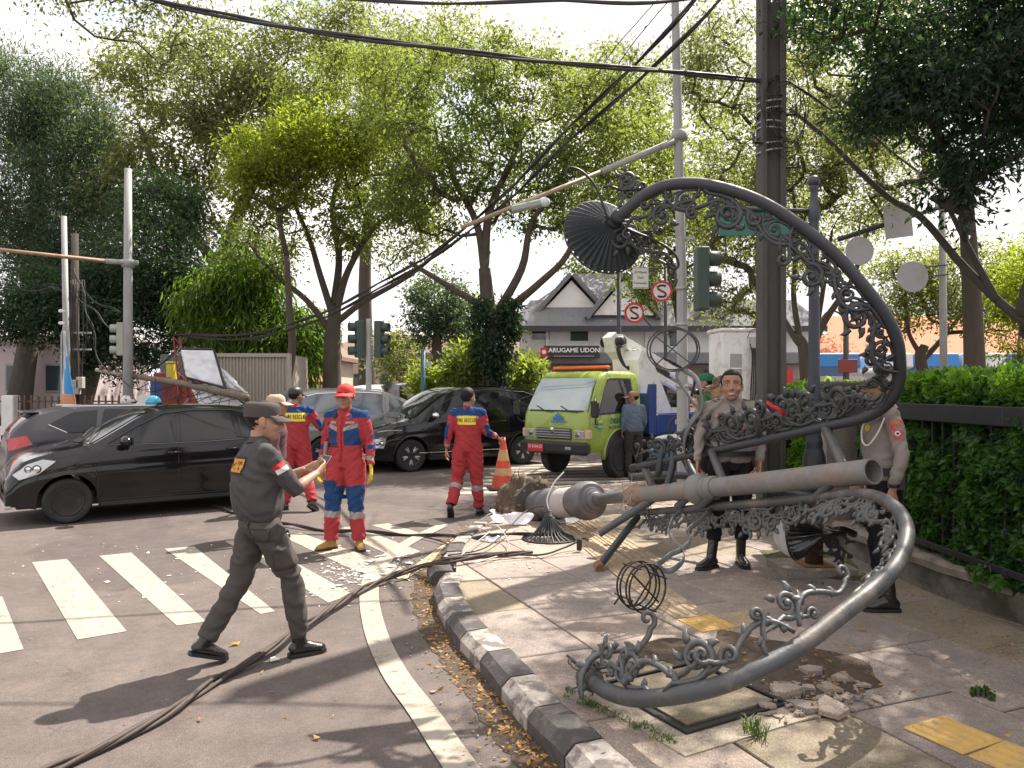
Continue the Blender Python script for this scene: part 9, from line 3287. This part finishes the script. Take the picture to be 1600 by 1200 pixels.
# motorcycle riders waiting behind the cars
def rider(label, u, v, Y, rz, helmet, shirt, extra=None):
 base = V((u - 800) / 1200 * Y, Y, 0)
 J = dict(pelvis=(0, 0, .80), waist=(0, .03, .93), chest=(0, .06, 1.13), neck=(0, .09, 1.29), head=(0, .12, 1.43), shR=(.18, .07, 1.25), shL=(-.18, .07, 1.25), elR=(.26, .22, 1.03), elL=(-.26, .22, 1.03), wrR=(.3, .46, .98), wrL=(-.3, .46, .98),
    hiR=(.1, 0, .78), hiL=(-.1, 0, .78), knR=(.18, .4, .68), knL=(-.18, .4, .68), anR=(.22, .3, .28), anL=(-.22, .3, .28))
 z0 = W(u, v, Y).z - 1.46
 base.z = 0
 r_, P_, k_, b_, c_, l_, M_ = person(label, base + V(0, 0, max(0, z0)), rz, J, 1.7, dict(top=shirt, bottom=F_blk, sleeve='long', boot=BOOTK, loose=.015), SKIN2, None, None, 0, 0, 1.0, voxel=.016, detail=False)
 MB().ell(M_ @ V(0, -.005, .02), (.125, .145, .135), M_.to_3x3(), 20, 14).build('helmet', helmet, r_, True)
 MB().ell(M_ @ V(0, .03, -.005), (.118, .125, .06), M_.to_3x3(), 16, 10).build('visor', M_glassdark, r_, True)
 mc = thing('motorcycle', 'motorcycle ridden by the ' + extra, 'motorcycle', base + V(0, 0, max(0, z0)), rz)
 MB().ell((0, .38, .72), (.14, .2, .13)).build('tank', M_black, mc, True)
 MB().ell((0, -.1, .73), (.13, .38, .07)).build('seat', M_rubber, mc, True)
 MB().bbox((0, .2, .45), (.2, .5, .3), None, .05).build('engine', M_galv, mc)
 MB().tube([(-.35, .5, 1.0), (0, .55, .98), (.35, .5, 1.0)], .015, 6).build('handlebar', M_black, mc)
 MB().tube([(0, .58, .98), (0, .78, .3)], .04, 8).build('fork', M_chrome, mc)
 for y in (.78, -.5):
  A = frame(V(0, y, .3), V(0, 1, 0), V(0, 0, 1), V(1, 0, 0))
  MB().lathe([(.2, -.05), (.28, -.05), (.3, 0), (.28, .05), (.2, .05)], 24, A).build('wheel', M_rubber, mc, True)
rider('motorcyclist in a white and black helmet waiting behind the cars', 190, 634, 15.5, R(-60), mat('white_helmet', (.55, .53, .5), .25, col2=(.04, .04, .04), thr=(.5, .54), scale=5, coat=1), fabric('black_jacket', (.02, .02, .02)), 'rider with the white and black helmet')
rider('motorcyclist in a bright blue helmet and red jacket behind the black hatchback', 229, 633, 14.6, R(-55), mat('blue_helmet', (.01, .3, .5), .25, col2=(.02, .45, .6), thr=(.4, .6), scale=9, coat=1), fabric('red_jacket', (.4, .03, .03)), 'rider with the bright blue helmet')
# ================================================================== LITTER
rg = np.random.default_rng(77)
def polyshard(r_, s):
 n = r_.randint(4, 6)
 a = sorted(r_.uniform(0, 2 * PI) for _ in range(n))
 return [(s * r_.uniform(.5, 1) * math.cos(x), s * r_.uniform(.4, .9) * math.sin(x)) for x in a]
r3 = random.Random(12)
# white shards scattered over the crossing: the larger ones one by one
big = [(585, 876, .13), (570, 893, .09), (548, 902, .08), (612, 885, .07), (600, 898, .06), (530, 915, .05), (560, 880, .05), (625, 875, .05), (535, 905, .045), (520, 918, .04), (640, 880, .05), (655, 890, .04), (575, 905, .05), (430, 1030, .06), (480, 898, .03), (596, 868, .08), (548, 872, .03), (487, 926, .03)]
for k, (u, v, s) in enumerate(big):
 P = polyshard(r3, s)
 p = G(u, v, .012)
 o = MB().prism(P, 0, .006).build('plaster_shard', M_whitecream, None)
 o.location = p
 o.rotation_euler = (r3.uniform(-.1, .1), r3.uniform(-.1, .1), r3.uniform(0, 6))
 tag(o, 'white shard on the asphalt by the officer\'s front boot' if (u, v) == (430, 1030) else 'flat white shard among the broken pieces on the crossing', 'shard', 'white shards scattered on the crossing')
mb = MB()
for k in range(620):
 if k < 400:
  u = r3.gauss(565, 42); v = r3.gauss(896, 14) + (565 - u) * .12
 elif k < 520:
  u = r3.uniform(20, 640); v = r3.uniform(850, 950)
 else:
  u = r3.uniform(600, 860); v = r3.uniform(835, 905)
 if v < 800: continue
 z = .006 if (u < 690) else .128
 p = G(u, v, z)
 s = abs(r3.gauss(.012, .008)) + .005
 P = polyshard(r3, s)
 A = Matrix.Translation(p) @ Matrix.Rotation(r3.uniform(-.25, .25), 4, 'X')
 mb.prism(P, 0, .003, A)
kind(mb.build('litter', M_whitecream, None), 'stuff')

mb = MB()
for k in range(90):
 c_ = G(r3.gauss(1285, 45), r3.gauss(1088, 18), .13)
 P = polyshard(r3, abs(r3.gauss(.018, .012)) + .008)
 mb.prism(P, 0, r3.uniform(.006, .018), Matrix.Translation(c_) @ Matrix.Rotation(r3.uniform(-.4, .4), 4, 'X'))
for k in range(160):
 i = r3.randrange(20, len(curb) - 60)
 c_ = V(curb[i][0] - r3.uniform(.0, .35), curb[i][1], .006)
 if 1.5 < c_.y < 9.5:
  mb.prism(polyshard(r3, abs(r3.gauss(.008, .006)) + .004), 0, .006, Matrix.Translation(c_))
kind(mb.build('rubble', M_slab, None), 'stuff')

# fallen leaves: dense in the gutter, sparse elsewhere
def leaves(n, fn, seed, L=.05):
 g = np.random.default_rng(seed)
 C = np.array([fn(g) for _ in range(n)])
 return leaf_mesh('fallen_leaves', LEAF_DRY, C, L, .5, g, g.uniform(0, 1, n), flatz=.25, curl=.12)
cl_ = [(c[0], c[1]) for c in curb if 1.3 < c[1] < 9.5 and c[0] < 2]
def gut(g):
 i = g.integers(len(cl_) - 1)
 t = g.random()
 x = cl_[i][0] * (1 - t) + cl_[i + 1][0] * t; y = cl_[i][1] * (1 - t) + cl_[i + 1][1] * t
 o = abs(g.normal()) * .09 + .01
 dx = cl_[i + 1][0] - cl_[i][0]; dy = cl_[i + 1][1] - cl_[i][1]
 l = math.hypot(dx, dy) + 1e-6
 return (x - dy / l * o, y + dx / l * o, .012 + g.random() * .02)
kind(link('fallen_leaves', leaves(900, gut, 1, .036)), 'stuff')
def side_in(g):
 i = g.integers(len(cl_) - 1)
 x, y = cl_[i]
 return (x + .26 + abs(g.normal()) * .03, y, .132 + g.random() * .01)
def spread(g):
 if g.random() < .5:
  return (g.uniform(.2, 3.2), g.uniform(2.6, 11), .134 + g.random() * .006)
 return (g.uniform(-6, .0), g.uniform(2.6, 12), .011 + g.random() * .006)
def spread_ok(g):
 while True:
  p = spread(g)
  if p[2] > .1:
   return p
  # stay on the road side of the kerb
  if p[0] < -.75 or p[1] > 12: return p
kind(link('fallen_leaves', leaves(520, spread_ok, 2, .024)), 'stuff')
kind(link('fallen_leaves', leaves(160, lambda g: (g.normal(1.75, .22), g.normal(4.3, .35), .15 + g.random() * .02), 3, .03)), 'stuff')
kind(link('fallen_leaves', leaves(260, lambda g: (g.normal(3.0, .12), g.uniform(2.6, 8), .134 + g.random() * .01), 4, .024)), 'stuff')
for u, v, s, lb in ((312, 1127, .1, 'single curled yellow leaf on the dark asphalt'), (495, 1156, .11, 'pale folded leaf on the asphalt near the edge line'), (368, 1008, .08, 'orange brown leaf lying between the officer\'s boots'), (1345, 985, .07, 'bright tan leaf on the sunlit pavement slabs')):
 g = np.random.default_rng(int(u))
 me = leaf_mesh('fallen_leaf', LEAF_DRY, np.array([[0, 0, .02]]), s, .55, g, np.array([.8]), flatz=.2, curl=.2)
 o = link('fallen_leaf', me, None, G(u, v, .12 if u > 1000 else .0))
 tag(o, lb, 'leaf')
# grass tufts and moss at kerb and pit edge
def tuft(label, p, n, h, seed, spreadr=.05):
 r_ = random.Random(seed)
 mb = MB()
 for k in range(n):
  a = r_.uniform(0, 6.28); l = r_.uniform(.5, 1) * h; o = r_.uniform(0, spreadr)
  b0 = V(math.cos(a + 1) * o, math.sin(a + 1) * o, 0)
  d = V(math.cos(a), math.sin(a), 0) * l * r_.uniform(.3, .9)
  w = .003
  s = V(-math.sin(a), math.cos(a), 0) * w
  m1 = b0 + d * .5 + V(0, 0, l * .7); t1 = b0 + d + V(0, 0, l * .75)
  mb.add([b0 - s, b0 + s, m1 + s * .8, m1 - s * .8, t1], [(0, 1, 2, 3), (3, 2, 4)])
 o = mb.build('grass_tuft', mat('grass_blade', (.09, .15, .02), .6, var=.4, scale=30), None)
 o.location = p
 return kind(o, 'stuff')
tuft('', G(1180, 1150, .12), 60, .11, 1)
for k in range(46):
 t = r3.random()
 q = G(880 + 190 * t, 1082 + 85 * t, .125)
 tuft('', q + V(r3.gauss(0, .02), r3.gauss(0, .02), 0), 9, .022, 100 + k, .03)
for k in range(24):
 q = V(r3.gauss(2.85, .15), r3.uniform(6.2, 7.6), .125)
 tuft('', q, 12, .04, 200 + k, .06)
bush('weed', 'small dark weed lying on the slabs at the right', [((2.42, 3.95, .14), (.05, .05, .015))], 14, .03, LEAF_HEDGE, 99, lpc=8, crad=.02, cat='weed')
